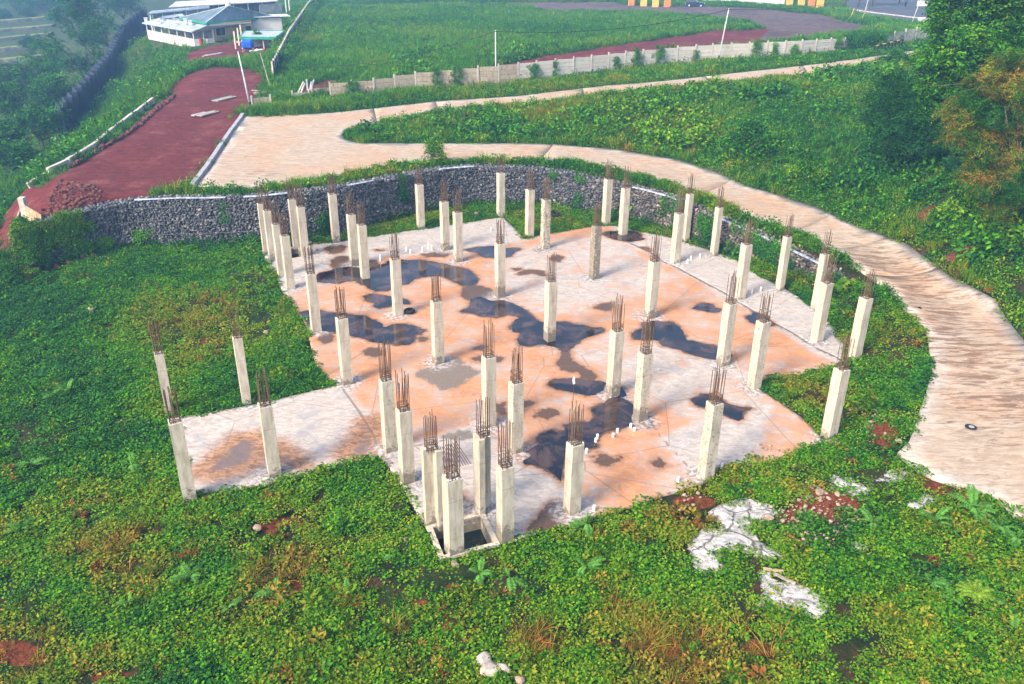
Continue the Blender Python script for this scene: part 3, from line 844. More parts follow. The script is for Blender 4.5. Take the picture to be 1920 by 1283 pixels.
LO_W = np.vstack([PWZ(LO_PX), [[-60, 25, -1.2], [-60, 45, -2.0], [0, -60, -.5], [-100, -60, -2], [60, -20, 0.2], [35, 10, .1]], np.c_[SLAB[::4], np.full(len(SLAB[::4]), -.05)]])
f_lo = rbf(LO_W[:, :2], LO_W[:, 2])

_zone_w = np.r_[[3.0] * NG0, [.8] * (len(GAB_XY) - 2), [1.6] * (len(EDGE) - NG0 - len(GAB_XY) + 2)]

def site_side(x, y):
    d, seg, t, side = dist_line(x, y, EDGE)
    return d * side, seg

def height(x, y):
    x, y = np.asarray(x, float), np.asarray(y, float)
    sd, seg = site_side(x, y)
    w = _zone_w[np.clip(seg, 0, len(_zone_w) - 1)]
    gab = (seg >= NG0) & (seg < NG1 - 1)
    a = np.where(gab, .25, -w)
    b = np.where(gab, .85, 0)
    m = np.clip((sd - a) / (b - a), 0, 1)
    m = m * m * (3 - 2 * m)
    hi, lo = f_hi(x, y), f_lo(x, y)
    far = smooth(350, 600, np.hypot(x, y - 80))
    z = np.clip(hi, -9, 10) * m + np.clip(lo, -3, 1.5) * (1 - m)
    return z * (1 - far) + 0.5 * far

def roughness(x, y):
    return (fnoise(x, y, 6, 5, 4) - .5) * .5 + (fnoise(x, y, 1.3, 9, 3) - .5) * .22

# soil / surface masks
RED = [PW([(362, 353), (456, 219), (470, 206), (500, 160), (467, 146), (402, 141), (350, 151), (322, 176), (292, 200), (214, 268), (127, 322), (56, 356), (30, 400), (40, 428), (168, 391), (248, 375)], 3.1),
       PW([(545, 183), (600, 172), (640, 158), (680, 150), (610, 150), (556, 164)], 4.0),
       PW([(870, 130), (1050, 99), (1218, 77), (1330, 60), (1408, 56), (1500, 58), (1530, 90), (1340, 105), (1160, 120), (1000, 135), (880, 142)], 4.7),
       PW([(335, 118), (350, 90), (400, 82), (500, 72), (520, 95), (470, 114), (430, 125), (360, 125)], 3.3),
       PW([(-20, 470), (-12, 405), (30, 372), (58, 378), (90, 408), (34, 432), (30, 470), (0, 480)], 0.6)]
GRAV = [PW([(1000, 12), (1050, 17), (1218, 20), (1330, 35), (1397, 47), (1440, 70), (1420, 96), (1600, 84), (1640, 62), (1570, 40), (1540, 28), (1480, 18), (1420, 10), (1330, 6), (1150, 4), (1000, 5)], 3.8),
        PW([(640, 2), (850, 1), (1150, 4), (1180, 12), (1130, 17), (1000, 13), (850, 6), (640, 10)], 2.8)]
WHITE = [PW([(1370, 938), (1395, 933), (1450, 948), (1460, 962), (1440, 975), (1400, 985), (1420, 1010), (1470, 1040), (1478, 1056), (1440, 1050), (1400, 1040), (1370, 1030), (1350, 1040), (1360, 1075), (1330, 1085), (1312, 1065), (1292, 1030), (1293, 1015), (1315, 990), (1345, 1000), (1355, 985), (1330, 960)]),
         PW([(1425, 1070), (1445, 1072), (1455, 1100), (1490, 1095), (1540, 1120), (1556, 1145), (1525, 1165), (1490, 1145), (1450, 1135), (1420, 1140), (1432, 1110)]),
         PW([(1556, 890), (1580, 895), (1628, 920), (1625, 940), (1590, 930), (1560, 910)], .05), PW([(1640, 905), (1690, 876), (1718, 890), (1690, 905), (1650, 912)], .1), PW([(1700, 945), (1735, 930), (1760, 935), (1730, 955), (1705, 957)], .1),
         PW([(1580, 1010), (1620, 1020), (1640, 1045), (1600, 1035)], .05), PW([(1615, 805), (1650, 775), (1655, 782), (1625, 812)], .15)]
BARE = [PW([(1480, 960), (1530, 905), (1600, 910), (1630, 950), (1600, 985), (1560, 1000), (1540, 1030), (1480, 1020), (1430, 1000), (1450, 960)], 0), PW([(1640, 765), (1690, 770), (1700, 830), (1650, 850), (1620, 830)], .15),
        PW([(1700, 868), (1740, 890), (1790, 920), (1760, 935), (1720, 905)], .12)]
HOLES = [(355, 1038, .9), (330, 1040, .7), (560, 1096, .8), (565, 1110, .6), (855, 1108, .6), (770, 1128, .5), (785, 1132, .6), (720, 1128, .6), (990, 1207, .8), (1020, 1212, .7), (1085, 1205, .9), (1130, 1208, .6), (1200, 1205, .9), (1230, 1200, .9), (1245, 1225, .8),
         (20, 1220, 1.2), (55, 1235, 1.0), (200, 1275, 1.0), (1415, 1215, .9), (1440, 1222, .8), (240, 790, .9), (150, 940, .6), (45, 960, .9), (270, 640, .9), (210, 610, .8), (500, 985, .8), (540, 970, .8), (675, 938, .8), (520, 1000, .6), (1300, 940, 1.2), (1290, 980, .9), (1515, 745, .8), (330, 690, 1.0), (390, 640, 1.2), (840, 1172, .7), (1720, 390, 1.3), (1775, 275, 1.6), (1765, 290, 1.4), (1345, 235, 1.2), (1330, 220, 1.0), (1165, 222, 1.4), (1840, 345, 1.6), (960, 1215, .5)]
HOLEW = [(*G(u, v, float(height(*G(u, v, 0)[:2]))) [:2], r) for u, v, r in HOLES]

def soil_mask(x, y):
    s_ = np.zeros(np.shape(x))
    for p in RED:
        s_ = np.maximum(s_, smooth(.7, -.7, sd_poly(x, y, p)))
    for p in BARE:
        s_ = np.maximum(s_, smooth(.7, -.7, sd_poly(x, y, p)) * (.45 + .55 * (fnoise(x, y, 1.3, 64, 3) > .45)))
    for hx, hy, r in HOLEW:
        s_ = np.maximum(s_, smooth(r * .95, r * .2, np.hypot((x - hx) * .8, (y - hy) * 1.5)) * .85)
    return s_

def poly_mask(x, y, polys, w=.7):
    s_ = np.zeros(np.shape(x))
    for p in polys:
        s_ = np.maximum(s_, smooth(w, -w, sd_poly(x, y, p)))
    return s_

def grow(a, b, step, ratio, lim):
    out, v, s_ = [], a, step
    while (v - lim) * (1 if b > 0 else -1) < 0:
        s_ *= ratio
        v += b * s_
        out.append(v)
    return out

xs = np.r_[grow(-62, -1, .6, 1.09, -1500)[::-1], np.arange(-62, -5, .55), np.arange(-5, 3, .22), np.arange(3, 62, .55), grow(62, 1, .6, 1.09, 1500)]
ys = np.r_[grow(14, -1, .8, 1.25, -300)[::-1], np.arange(14, 22.5, .5), np.arange(22.5, 29, .22), np.arange(29, 118, .55), grow(118, 1, .6, 1.05, 1500)]
gx, gy = np.meshgrid(xs, ys)
gz = height(gx, gy)
near = (np.abs(gx) < 150) & (gy < 320) & (gy > 5)
gz = gz + roughness(gx, gy) * smooth(.2, 1.2, np.abs(site_side(gx, gy)[0])) * np.where(near, 1, 0) * (1 - .6 * poly_mask(gx, gy, RED[:1]))
def under(x, y, poly, depth, w):
    return depth * smooth(w, -w * .2, sd_poly(x, y, poly))
sdr = sd_poly(gx, gy, ROAD)
gz = np.where(sdr < 1.2, height(gx, gy) * smooth(1.2, .2, sdr) + gz * (1 - smooth(1.2, .2, sdr)), gz)
gz -= np.where(sdr < 0, .22, 0) + np.where((sdr >= 0) & (sdr < .5), .10, 0)
sds = sd_poly(gx, gy, SLAB)
gz = np.where(sds < .9, -.06 * smooth(.9, .1, sds) + gz * (1 - smooth(.9, .1, sds)), gz)
gz -= np.where(sds < -.1, .35, 0)
V = np.c_[gx.ravel(), gy.ravel(), gz.ravel()]
ny_, nx_ = gx.shape
ii = np.arange(nx_ * ny_).reshape(ny_, nx_)
F = np.stack([ii[:-1, :-1], ii[:-1, 1:], ii[1:, 1:], ii[1:, :-1]], -1).reshape(-1, 4)
inpit = in_poly(V[:, 0], V[:, 1], PIT) | in_poly(V[:, 0], V[:, 1], PIT2)
F = F[~inpit[F].any(1)]
xf, yf = V[:, 0], V[:, 1]
lawn = np.where(yf > 55, .9, 0) * np.where(np.hypot(xf, yf - 100) < 600, 1, 1)
ground = link('ground', make_mesh('ground', V, F, [M['ground']], dict(soil=soil_mask(xf, yf), gravel=poly_mask(xf, yf, GRAV, 1.0), white=poly_mask(xf, yf, WHITE, .5), lawn=lawn), smooth_=True), kind='structure')

def gh(x, y):
    """Height of the ground sheet's surface (without the dips under road and slab)."""
    return height(x, y)

def gpos(u, v, z=0.0, it=6):
    """Point of the terrain seen at a pixel."""
    p = G(u, v, z)
    for _ in range(it):
        z = .5 * z + .5 * float(height(p[0], p[1]))
        p = G(u, v, z)
    return p

# ------------------------------------------------------------------ concrete road, cast in panels
def road_z(x, y):
    return height(x, y) + .05

JOINTS = [[(696, 180), (708, 236)], [(812, 180), (826, 212)], [(1312, 135), (1345, 164)], [(640, 204), (641, 252)], [(812, 262), (812, 315)],
          [(1042, 266), (1005, 310)], [(1378, 334), (1295, 373)], [(1565, 398), (1480, 440)], [(1670, 440), (1550, 470)], [(1770, 497), (1600, 524)], [(1935, 665), (1725, 615)], [(1090, 160), (1100, 190)], [(1500, 118), (1520, 145)]]
JW = []
for j in JOINTS:
    w = [gpos(u, v, 3.0)[:2] for u, v in j]
    JW.append(w)
rv, rf = cdt(ROAD, JW, (), .9)
r_edge = dist_line(rv[:, 0], rv[:, 1], ROAD, True)[0]
darkc = [gpos(*p)[:2] for p in [(1640, 500), (1680, 520), (1720, 560), (1770, 600), (1800, 640), (1840, 690), (1880, 740), (1740, 620)]]
rdark = np.zeros(len(rv))
for k, (dx, dy) in enumerate(darkc):
    rdark = np.maximum(rdark, smooth(6.5, 1.0, np.hypot(rv[:, 0] - dx, rv[:, 1] - dy)))
for u, v, r, s_ in [(560, 255, 7, .45), (430, 300, 5, .55), (480, 330, 5, .6), (450, 232, 2.2, .9), (600, 270, 5, .3), (1640, 470, 4, .6), (1840, 810, 3, .7), (1790, 790, 2.0, .4), (1550, 440, 4, .3), (1860, 860, 3, .4)]:
    q = gpos(u, v, 2)
    rdark = np.maximum(rdark, s_ * smooth(r, .5, np.hypot(rv[:, 0] - q[0], rv[:, 1] - q[1])))
rz_ = road_z(rv[:, 0], rv[:, 1])
# group triangles by the joints that separate them (flood fill that does not cross a joint)
jset = set()
jd = np.min([dist_line(rv[:, 0], rv[:, 1], w)[0] for w in JW], axis=0)
onj = [dist_line(rv[:, 0], rv[:, 1], w)[0] < 1e-3 for w in JW]
def panels_of(Fa, onj):
    from collections import defaultdict, deque
    ed = defaultdict(list)
    for i, f in enumerate(Fa):
        for a, b in ((0, 1), (1, 2), (2, 0)):
            ed[tuple(sorted((int(f[a]), int(f[b]))))].append(i)
    adj = [[] for _ in Fa]
    for (a, b), t in ed.items():
        if len(t) == 2 and not any(o[a] and o[b] for o in onj):
            adj[t[0]].append(t[1])
            adj[t[1]].append(t[0])
    lab = -np.ones(len(Fa), int)
    c = 0
    for i in range(len(Fa)):
        if lab[i] >= 0:
            continue
        q = deque([i])
        lab[i] = c
        while q:
            k = q.popleft()
            for m in adj[k]:
                if lab[m] < 0:
                    lab[m] = c
                    q.append(m)
        c += 1
    return lab, c

def panel_objects(name, child, V2, Z, Fa, onj, attrs, mat, thick, gap=.025):
    lab, c = panels_of(Fa, onj)
    root = None
    sizes = [(np.sum(lab == i), i) for i in range(c)]
    for n_, i in sorted(sizes, reverse=True):
        Fi = Fa[lab == i]
        used = np.unique(Fi)
        re = -np.ones(len(V2), int)
        re[used] = np.arange(len(used))
        Fi = re[Fi]
        xy = V2[used].copy()
        z = Z[used]
        # border loop -> skirt, and pull the joint edges apart a little
        from collections import Counter
        e = Counter()
        for f in Fi:
            for a, b in ((0, 1), (1, 2), (2, 0)):
                e[(int(f[a]), int(f[b]))] += 1
        bd = [(a, b) for (a, b) in e if (b, a) not in e]
        cen = xy.mean(0)
        shift = np.zeros_like(xy)
        for a, b in bd:
            d = xy[b] - xy[a]
            nrm = np.array([-d[1], d[0]]) / (np.hypot(*d) + 1e-9)
            if any(o[used[a]] and o[used[b]] for o in onj):
                shift[a] += nrm * gap * .5
                shift[b] += nrm * gap * .5
        xy += shift
        n = len(xy)
        bv = sorted({a for a, b in bd} | {b for a, b in bd})
        bi = {v: n + k for k, v in enumerate(bv)}
        VV = np.vstack([np.c_[xy, z], np.c_[xy[bv], z[bv] - thick]])
        FF = np.vstack([Fi, [[b, a, bi[a]] for a, b in bd], [[b, bi[a], bi[b]] for a, b in bd]]).astype(int)
        at = {k: np.r_[v[used], v[used][bv]] for k, v in attrs.items()}
        me = make_mesh(name if root is None else child, VV, FF, [mat], at)
        if root is None:
            root = link(name, me, kind='structure')
        else:
            link(child, me, root)
    return root

road = panel_objects('concrete_road', 'road_panel', rv, rz_, rf, onj, dict(edge=r_edge, dark=rdark), M['road'], .16)

# ------------------------------------------------------------------ foundation slab with its puddles
SJ = [PW(T(1080, 280, [(430, 700), (480, 840), (640, 905), (790, 1010), (890, 1050)])[1:] + T(1180, 460, [(560, 270), (860, 430), (1000, 520), (1200, 640), (1440, 770), (1540, 830), (1700, 930), (1880, 1010)])),
      PW([(640, 726), (672, 770), (700, 815), (716, 862)]), PW(T(1200, 640, [(60, 670), (130, 780), (250, 930), (400, 1090), (540, 1250)])),
      PW([(981, 449), (940, 460), (860, 470), (820, 490)]), PW([(770, 838), (830, 826), (885, 808), (915, 806)])]
SJ_full = [np.vstack([PW([(1170, 420)]), SJ[0], PW([(1600, 690)])]), np.vstack([PW([(628, 716)]), SJ[1], PW([(720, 872)])])]
sv2, sf2 = cdt(SLAB, SJ_full, [PIT, PIT2], .24)
x_, y_ = sv2[:, 0], sv2[:, 1]
wet = np.min([sd_poly(x_, y_, p) for p in PUDW + DAMPW], axis=0)
mud = np.min([sd_poly(x_, y_, p) for p in MUDW], axis=0)
stn = np.min([sd_poly(x_, y_, p) for p in STAINW], axis=0)
PALE = [PW([(490, 455), (574, 450), (940, 400), (985, 447), (930, 462), (860, 475), (720, 478), (640, 525), (540, 545), (500, 500)]),
        PW([(1157, 415), (1290, 450), (1380, 480), (1540, 580), (1610, 650), (1600, 690), (1540, 665), (1400, 575), (1270, 500), (1190, 462), (1150, 445)]),
        PW([(725, 855), (770, 838), (900, 800), (940, 860), (1050, 905), (1100, 960), (1060, 1000), (840, 1060)]), PW([(333, 780), (560, 735), (640, 730), (700, 800), (716, 858), (350, 930)]),
        PW([(1290, 800), (1440, 760), (1400, 860), (1330, 910), (1250, 830)])]
MIDP = [PW([(940, 470), (1150, 440), (1190, 470), (1260, 520), (1180, 560), (1060, 590), (960, 570), (935, 520)]), PW([(1060, 650), (1300, 640), (1450, 730), (1400, 790), (1280, 780), (1180, 730)])]
rust = np.ones(len(x_)) * .88
for p in MIDP:
    rust = np.minimum(rust, .45 + .55 * smooth(-.8, 1.2, sd_poly(x_, y_, p)))
for p in PALE:
    rust = np.minimum(rust, .08 + .92 * smooth(-.3, .7, sd_poly(x_, y_, p)))
cfoot = np.min([np.hypot(x_ - b_[0] - .1, y_ - b_[1] - .3) for b_ in [G(q[2], q[3], 0) for q in COLS]], axis=0) - .45
jo = np.min([dist_line(x_, y_, j)[0] for j in SJ], axis=0)
on_s = [dist_line(x_, y_, w)[0] < 1e-3 for w in SJ_full]
slab = panel_objects('foundation_slab', 'slab_panel', sv2, np.zeros(len(sv2)) + (fnoise(x_, y_, 2.5, 2) - .5) * .006, sf2, on_s, dict(foot=cfoot, wet=wet, mud=mud, stain=stn, rust=rust, joint=jo), M['slab'], .18)

def wobble(poly, step=.10, amp=.16, seed=0):
    out = []
    n = len(poly)
    for i in range(n):
        a, b = np.array(poly[i]), np.array(poly[(i + 1) % n])
        L = np.hypot(*(b - a))
        k = max(1, int(L / step))
        nr = np.array([-(b - a)[1], (b - a)[0]]) / (L + 1e-9)
        for q in range(k):
            p = a + (b - a) * q / k
            out.append(p + nr * (fnoise(p[0], p[1], .55, seed, 4) - .5) * amp * 2)
    return np.array(out)

PUD_LABEL = ['large blue puddle across the far left of the slab', 'long winding puddle across the middle of the slab', 'oval puddle beside the thin rod', 'sliver of water beside the column by the oval puddle', 'big dark puddle at the front of the slab',
             'boot shaped puddle right of the middle', 'small puddle left of the right hand columns', 'small puddle by the right strip joint', 'bow tie puddle behind the front right column', 'wide puddle at the left edge of the slab', 'small ragged puddle behind the tyre', 'puddle around the far middle column', 'dark puddle at the far right corner']
for i, p in enumerate(PUDW):
    w = wobble(p, .12, .13, i * 5 + 1)
    v2, f2 = cdt(w, (), (), .6)
    link('puddle', make_mesh('puddle', np.c_[v2, np.full(len(v2), .0085)], f2, [M['puddle']]), kind='structure', label=PUD_LABEL[i])

# water-filled pits
def pit(poly, depth, level, name, label, rim, h):
    c = poly.mean(0)
    root = thing(name, label, 'pit')
    r = np.array([p + (p - c) / np.hypot(*(p - c)) * rim * 1.35 for p in poly])
    n = len(poly)
    for i in range(n):
        a, b, a2, b2 = poly[i], poly[(i + 1) % n], r[i], r[(i + 1) % n]
        m = MB()
        m.add([(*a, -depth), (*b, -depth), (*b2, -depth), (*a2, -depth), (*a, h), (*b, h), (*b2, h), (*a2, h)], [(3, 2, 1, 0), (4, 5, 6, 7), (0, 1, 5, 4), (1, 2, 6, 5), (2, 3, 7, 6), (3, 0, 4, 7)])
        m.build('pit_wall', M['column'], root)
    link('pit_floor', make_mesh('pit_floor', [(*p, -depth + .01) for p in poly], [list(range(n))], [M['dark_wall']]), root)
    link('pit_water', make_mesh('pit_water', [(*p, level) for p in poly], [list(range(n))], [M['pit_water']]), root)
    return root
pit(PIT, 1.8, -.62, 'water_pit', 'square water filled pit with concrete rim at the front corner of the slab', .20, .055)
pit(PIT2, 1.2, -.5, 'water_pit', 'small dark square pit at the far left corner of the slab', .14, .03)

# ------------------------------------------------------------------ gabion wall of caged stones
gab = thing('gabion_wall', 'long curved dark stone gabion wall holding up the road behind the columns', 'retaining wall')
def resample(L, step):
    L = np.asarray(L, float)
    d = np.r_[0, np.cumsum(np.hypot(*np.diff(L[:, :2], axis=0).T))]
    t = np.arange(0, d[-1], step)
    return np.stack([np.interp(t, d, L[:, k]) for k in range(L.shape[1])], 1), t
GR, gt = resample(GAB, .25)
tan = np.gradient(GR[:, :2], axis=0)
tan /= np.hypot(tan[:, 0], tan[:, 1])[:, None]
nout = np.c_[tan[:, 1], -tan[:, 0]]           # towards the slab
gbase = f_lo(GR[:, 0], GR[:, 1]) - .25
# core
core_f = GR[:, :2] - nout * .10
core_b = GR[:, :2] - nout * .95
n = len(GR)
V = np.vstack([np.c_[core_f, gbase], np.c_[core_f, GR[:, 2] - .06], np.c_[core_b, GR[:, 2] - .06], np.c_[core_b, gbase]])
F = []
for i in range(n - 1):
    for a in range(3):
        F.append((a * n + i, a * n + i + 1, (a + 1) * n + i + 1, (a + 1) * n + i))
F += [(0, n, 2 * n, 3 * n), (n - 1, 4 * n - 1, 3 * n - 1, 2 * n - 1)]
me = make_mesh('core', V, F, [M['dark_wall']])
link('core', me, gab)
# stone shapes
def stone_proto(seed, sub=1):
    bm = bmesh.new()
    bmesh.ops.create_icosphere(bm, subdivisions=sub, radius=.5)
    r = np.random.RandomState(seed)
    v = np.array([p.co[:] for p in bm.verts])
    f = np.array([[q.index for q in p.verts] for p in bm.faces])
    bm.free()
    for _ in range(7):                         # chip flat facets
        d = r.normal(size=3)
        d /= np.linalg.norm(d)
        h = r.uniform(.26, .42)
        k = v @ d
        v = v - np.outer(np.maximum(k - h, 0), d)
    return v * np.array([1.25, 1, .9]), f
SP = [stone_proto(40 + i) for i in range(8)]
stones = []
rs = np.random.RandomState(5)
glen = gt[-1]
warm_px = {}
for row in range(42):
    t = rs.uniform(0, .1)
    zr = row * .108
    while t < glen:
        k = min(n - 1, int(t / .25))
        zz = gbase[k] + .1 + zr + rs.uniform(-.04, .04)
        sz = rs.uniform(.11, .22) if rs.rand() < .85 else rs.uniform(.2, .3)
        if zz < GR[k, 2] - .02:
            if zr > GR[k, 2] - gbase[k] - .45 and rs.rand() < .3:
                sz *= 1.25
            off = rs.uniform(-.06, .06)
            stones.append((t, k, zz, sz, off, 0))
        t += sz * rs.uniform(.85, 1.1)
for t in np.arange(0, glen, .23):
    k = min(n - 1, int(t / .25))
    for q in range(4):
        if rs.rand() < .85:
            stones.append((t + rs.uniform(-.1, .1), k, GR[k, 2] - .03, rs.uniform(.16, .28), -.18 - q * .22, 1))
fine_t = np.array([s_[0] for s_ in stones])
sx = np.interp(fine_t, gt, GR[:, 0])
sy = np.interp(fine_t, gt, GR[:, 1])
ki = np.array([s_[1] for s_ in stones])
off = np.array([s_[4] for s_ in stones])
sx += nout[ki, 0] * off
sy += nout[ki, 1] * off
sz_ = np.array([s_[2] for s_ in stones])
su = PX(sx, sy, sz_)[0]
warm = smooth(1000, 1330, su) * .85
dist = np.hypot(np.hypot(sx, sy), CAMH - sz_)
order = np.argsort(dist)
near_ids = set(order[:300].tolist())
VV, FF, SVv, WW = [], [], [], []
nb = 0
pm = [make_mesh('stone', v, f, [M['stone']], dict(stonev=np.full(len(v), i / 8), warm=np.full(len(v), .8))) for i, (v, f) in enumerate(SP)]
for i, s_ in enumerate(stones):
    pv, pf = SP[i % 8]
    a = rs.uniform(0, 6.28, 3)
    S = s_[3]
    if i in near_ids:
        o = link('stone', pm[i % 8], gab, (sx[i], sy[i], sz_[i]))
        o.rotation_euler = a
        o.scale = (S * 1.15,) * 3
        continue
    ca, sa = np.cos(a), np.sin(a)
    Rz = np.array([[ca[0], -sa[0], 0], [sa[0], ca[0], 0], [0, 0, 1]])
    Rx = np.array([[1, 0, 0], [0, ca[1], -sa[1]], [0, sa[1], ca[1]]])
    v = (pv * S * 1.15) @ (Rz @ Rx).T + (sx[i], sy[i], sz_[i])
    VV.append(v)
    FF.append(pf + nb)
    nb += len(v)
    SVv.append(np.full(len(v), rs.rand()))
    WW.append(np.full(len(v), warm[i] * rs.uniform(.5, 1.1)))
me = make_mesh('stones', np.vstack(VV), np.vstack(FF), [M['stone']], dict(stonev=np.concatenate(SVv), warm=np.concatenate(WW)))
link('stones', me, gab, kind='stuff')
# cage wires along the courses, and the pale fabric edge along the top
m = MB()
for lv in (.98, 1.98, 2.95):
    pts = [(*(GR[k, :2] + nout[k] * .13), gbase[k] + .2 + lv) for k in range(0, n, 4) if gbase[k] + .2 + lv < GR[k, 2] - .1]
    if len(pts) > 2:
        m.tube(pts, .014, 4)
for k in range(0, n, 8):
    m.tube([(*(GR[k, :2] + nout[k] * .13), gbase[k]), (*(GR[k, :2] + nout[k] * .13), GR[k, 2])], .010, 4)
m.build('cage_wire', M['mesh_wire'], gab)
V, F = [], []
for k in range(0, n):
    j = rs.uniform(-.05, .05) * (1 if k % 2 else .3)
    w = .04 + .12 * vnoise(gt[k], 0, 2.0, 3)
    u_ = su.min()
    V += [(*(GR[k, :2] + nout[k] * (.12 + j * .3)), GR[k, 2] + .02), (*(GR[k, :2] + nout[k] * .06), GR[k, 2] + .075 + j * .3), (*(GR[k, :2] - nout[k] * w), GR[k, 2] + .07 + j * .4)]
for k in range(30, n - 1):
    if vnoise(gt[k], 9, 3.0, 1) > .62:
        F += [(3 * k, 3 * k + 3, 3 * k + 4, 3 * k + 1), (3 * k + 1, 3 * k + 4, 3 * k + 5, 3 * k + 2)]
link('fabric_edge', make_mesh('fabric_edge', V, F, [M['geotextile']]), gab)

# ------------------------------------------------------------------ concrete columns with starter bars
AX = rad(27)
LSHAPE = {43, 45}

def shaft_mesh(h, w, pits, tide, r, ell=False):
    bm = bmesh.new()
    def bx(x0, x1, y0, y1):
        rings = []
        nz = 7
        for k in range(nz):
            z = -.12 + (h + .12) * k / (nz - 1)
            ring = []
            for a, b in ((x0, y0), (x1, y0), (x1, y1), (x0, y1)):
                ring.append(bm.verts.new((a + r.uniform(-.008, .008), b + r.uniform(-.008, .008), z + (r.uniform(-.02, .03) if k == nz - 1 else 0))))
            rings.append(ring)
        for k in range(nz - 1):
            for q in range(4):
                bm.faces.new((rings[k][q], rings[k][(q + 1) % 4], rings[k + 1][(q + 1) % 4], rings[k + 1][q]))
        bm.faces.new(rings[-1])
        bm.faces.new(rings[0][::-1])
    if ell:
        bx(-w * .62, w * .62, w * .02, w * .5)
        bx(w * .14, w * .62, -w * .62, w * .017) if ell == 1 else bx(-w * .62, -w * .14, -w * .62, w * .017)
    else:
        bx(-w / 2, w / 2, -w / 2, w / 2)
    bmesh.ops.bevel(bm, geom=[e for e in bm.edges if len(e.link_faces) == 2 and e.calc_face_angle(0) > .8], offset=.022, segments=2, affect='EDGES')
    me = bpy.data.meshes.new('shaft')
    bm.to_mesh(me)
    bm.free()
    me.materials.append(M['column'])
    for k, v in (('pits', pits), ('tide', tide)):
        a = me.attributes.new(k, 'FLOAT', 'POINT')
        a.data.foreach_set('value', np.full(len(me.vertices), v, np.float32))
    return me

bar_mb = MB().tube([(0, 0, 0), (0, 0, 1)], .0155, 6)
bar_me = [make_mesh('rebar', bar_mb.V, bar_mb.F, [M[k]], smooth_=False) for k in ('rebar', 'rebar2')]
tie_mb = MB()
q = .185
for a, b in (((-q, -q), (q, -q)), ((q, -q), (q, q)), ((q, q), (-q, q)), ((-q, q), (-q, -q))):
    tie_mb.bar((*a, 0), (*b, 0), .017)
tie_me = make_mesh('stirrup', tie_mb.V, tie_mb.F, [M['rebar']])

def rubble_mesh(r, w, n_=9, big=False):
    VV, FF, nb = [], [], 0
    for _ in range(n_):
        pv, pf = SP[r.randint(8)]
        s_ = r.uniform(.05, .13) * (1.5 if big else 1)
        v = pv * s_ + (r.uniform(-w * .42, w * .42), r.uniform(-w * .42, w * .42), r.uniform(0, .03))
        VV.append(v)
        FF.append(pf + nb)
        nb += len(v)
    return make_mesh('broken_top', np.vstack(VV), np.vstack(FF), [M['rubble']])

for i, (tu, tv, bu, bv, rvp, tide, pits, lab) in enumerate(COLS):
    r = np.random.RandomState(100 + i)
    wing = i >= 48
    zb = -.12 if wing else 0.0
    b = G(bu, bv, zb)
    thin = i in (0, 22, 23, 25, 26, 50, 48)
    w = .40 if thin else (.56 if i == 44 else .50)
    h = top_z(b[0], b[1], tv) - zb
    hr = top_z(b[0], b[1], rvp) - zb - h
    hr = min(max(hr, 1.1), 1.95)
    off = np.array([.22, .67]) * w
    a = AX if not wing else AX - rad(2)
    root = thing('concrete_column', 'concrete ' + lab if not lab.startswith('concrete') else lab, 'column', (b[0] + off[0], b[1] + off[1], zb), a, 'concrete columns with rusty starter bars')
    link('shaft', shaft_mesh(h, w, pits, tide, r, (1 if i == 43 else 2) if i in LSHAPE else False), root)
    link('broken_top', rubble_mesh(r, w, 16 if i in (44, 45) else 8, i == 44), root, (0, 0, h))
    q = w * .37
    spots = [(-q, -q), (0, -q), (q, -q), (q, 0), (q, q), (0, q), (-q, q), (-q, 0), (-q * .4, -q), (q, q * .45)]
    if not thin:
        spots += [(q * .45, q), (-q, -q * .4)]
    for x, y in spots:
        o = link('rebar', bar_me[0 if r.rand() < (.75 if bu < 1000 else .45) else 1], root, (x + r.uniform(-.012, .012), y + r.uniform(-.012, .012), h - .06))
        bend = .012 if r.rand() < .8 else .05
        o.rotation_euler = (r.normal() * bend, r.normal() * bend, 0)
        o.scale = (1, 1, (hr + .06) * r.uniform(.80, 1.03))
    for k in range(r.randint(3, 6)):
        o = link('stirrup', tie_me, root, (0, 0, h + .06 + k * r.uniform(.07, .13)), r.uniform(-.06, .06))
        o.scale = (w / .5, w / .5, 1)
        o.rotation_euler = (r.normal() * .05, r.normal() * .05, r.normal() * .03)

# bent bars standing out of the slab behind the pit
root = thing('starter_bars', 'fan of bent rusty bars sticking out of the slab behind the water pit', 'steel bars', G(865, 872, 0))
for k in range(11):
    t = k / 10
    p0 = G(*[(835 + 48 * t), 882 - 12 * t], 0) - G(865, 872, 0)
    bar = MB().tube([p0, p0 + np.array([-.10 - .25 * t, .1, .55]), p0 + np.array([-.28 - .35 * t, .2, 1.0])], .014, 5)
    bar.build('rebar', M['rebar'], root)
# thin rod with a white tip
p = G(1072.5, 778, 0)
root = thing('marker_rod', 'thin dark upright rod with a white rag at its tip', 'rod', p)
hh = top_z(p[0], p[1], 708)
MB().tube([(0, 0, 0), (.03, 0, hh)], .014, 6).build('rod', M['rebar'], root)
mb = MB()
for k in range(5):
    mb.box((.03 + random.uniform(-.03, .03), random.uniform(-.03, .03), hh - .28 * k / 4 - .02), (.09, .07, .10), random.random() * 3)
mb.build('rag', M['white_plastic'], root)

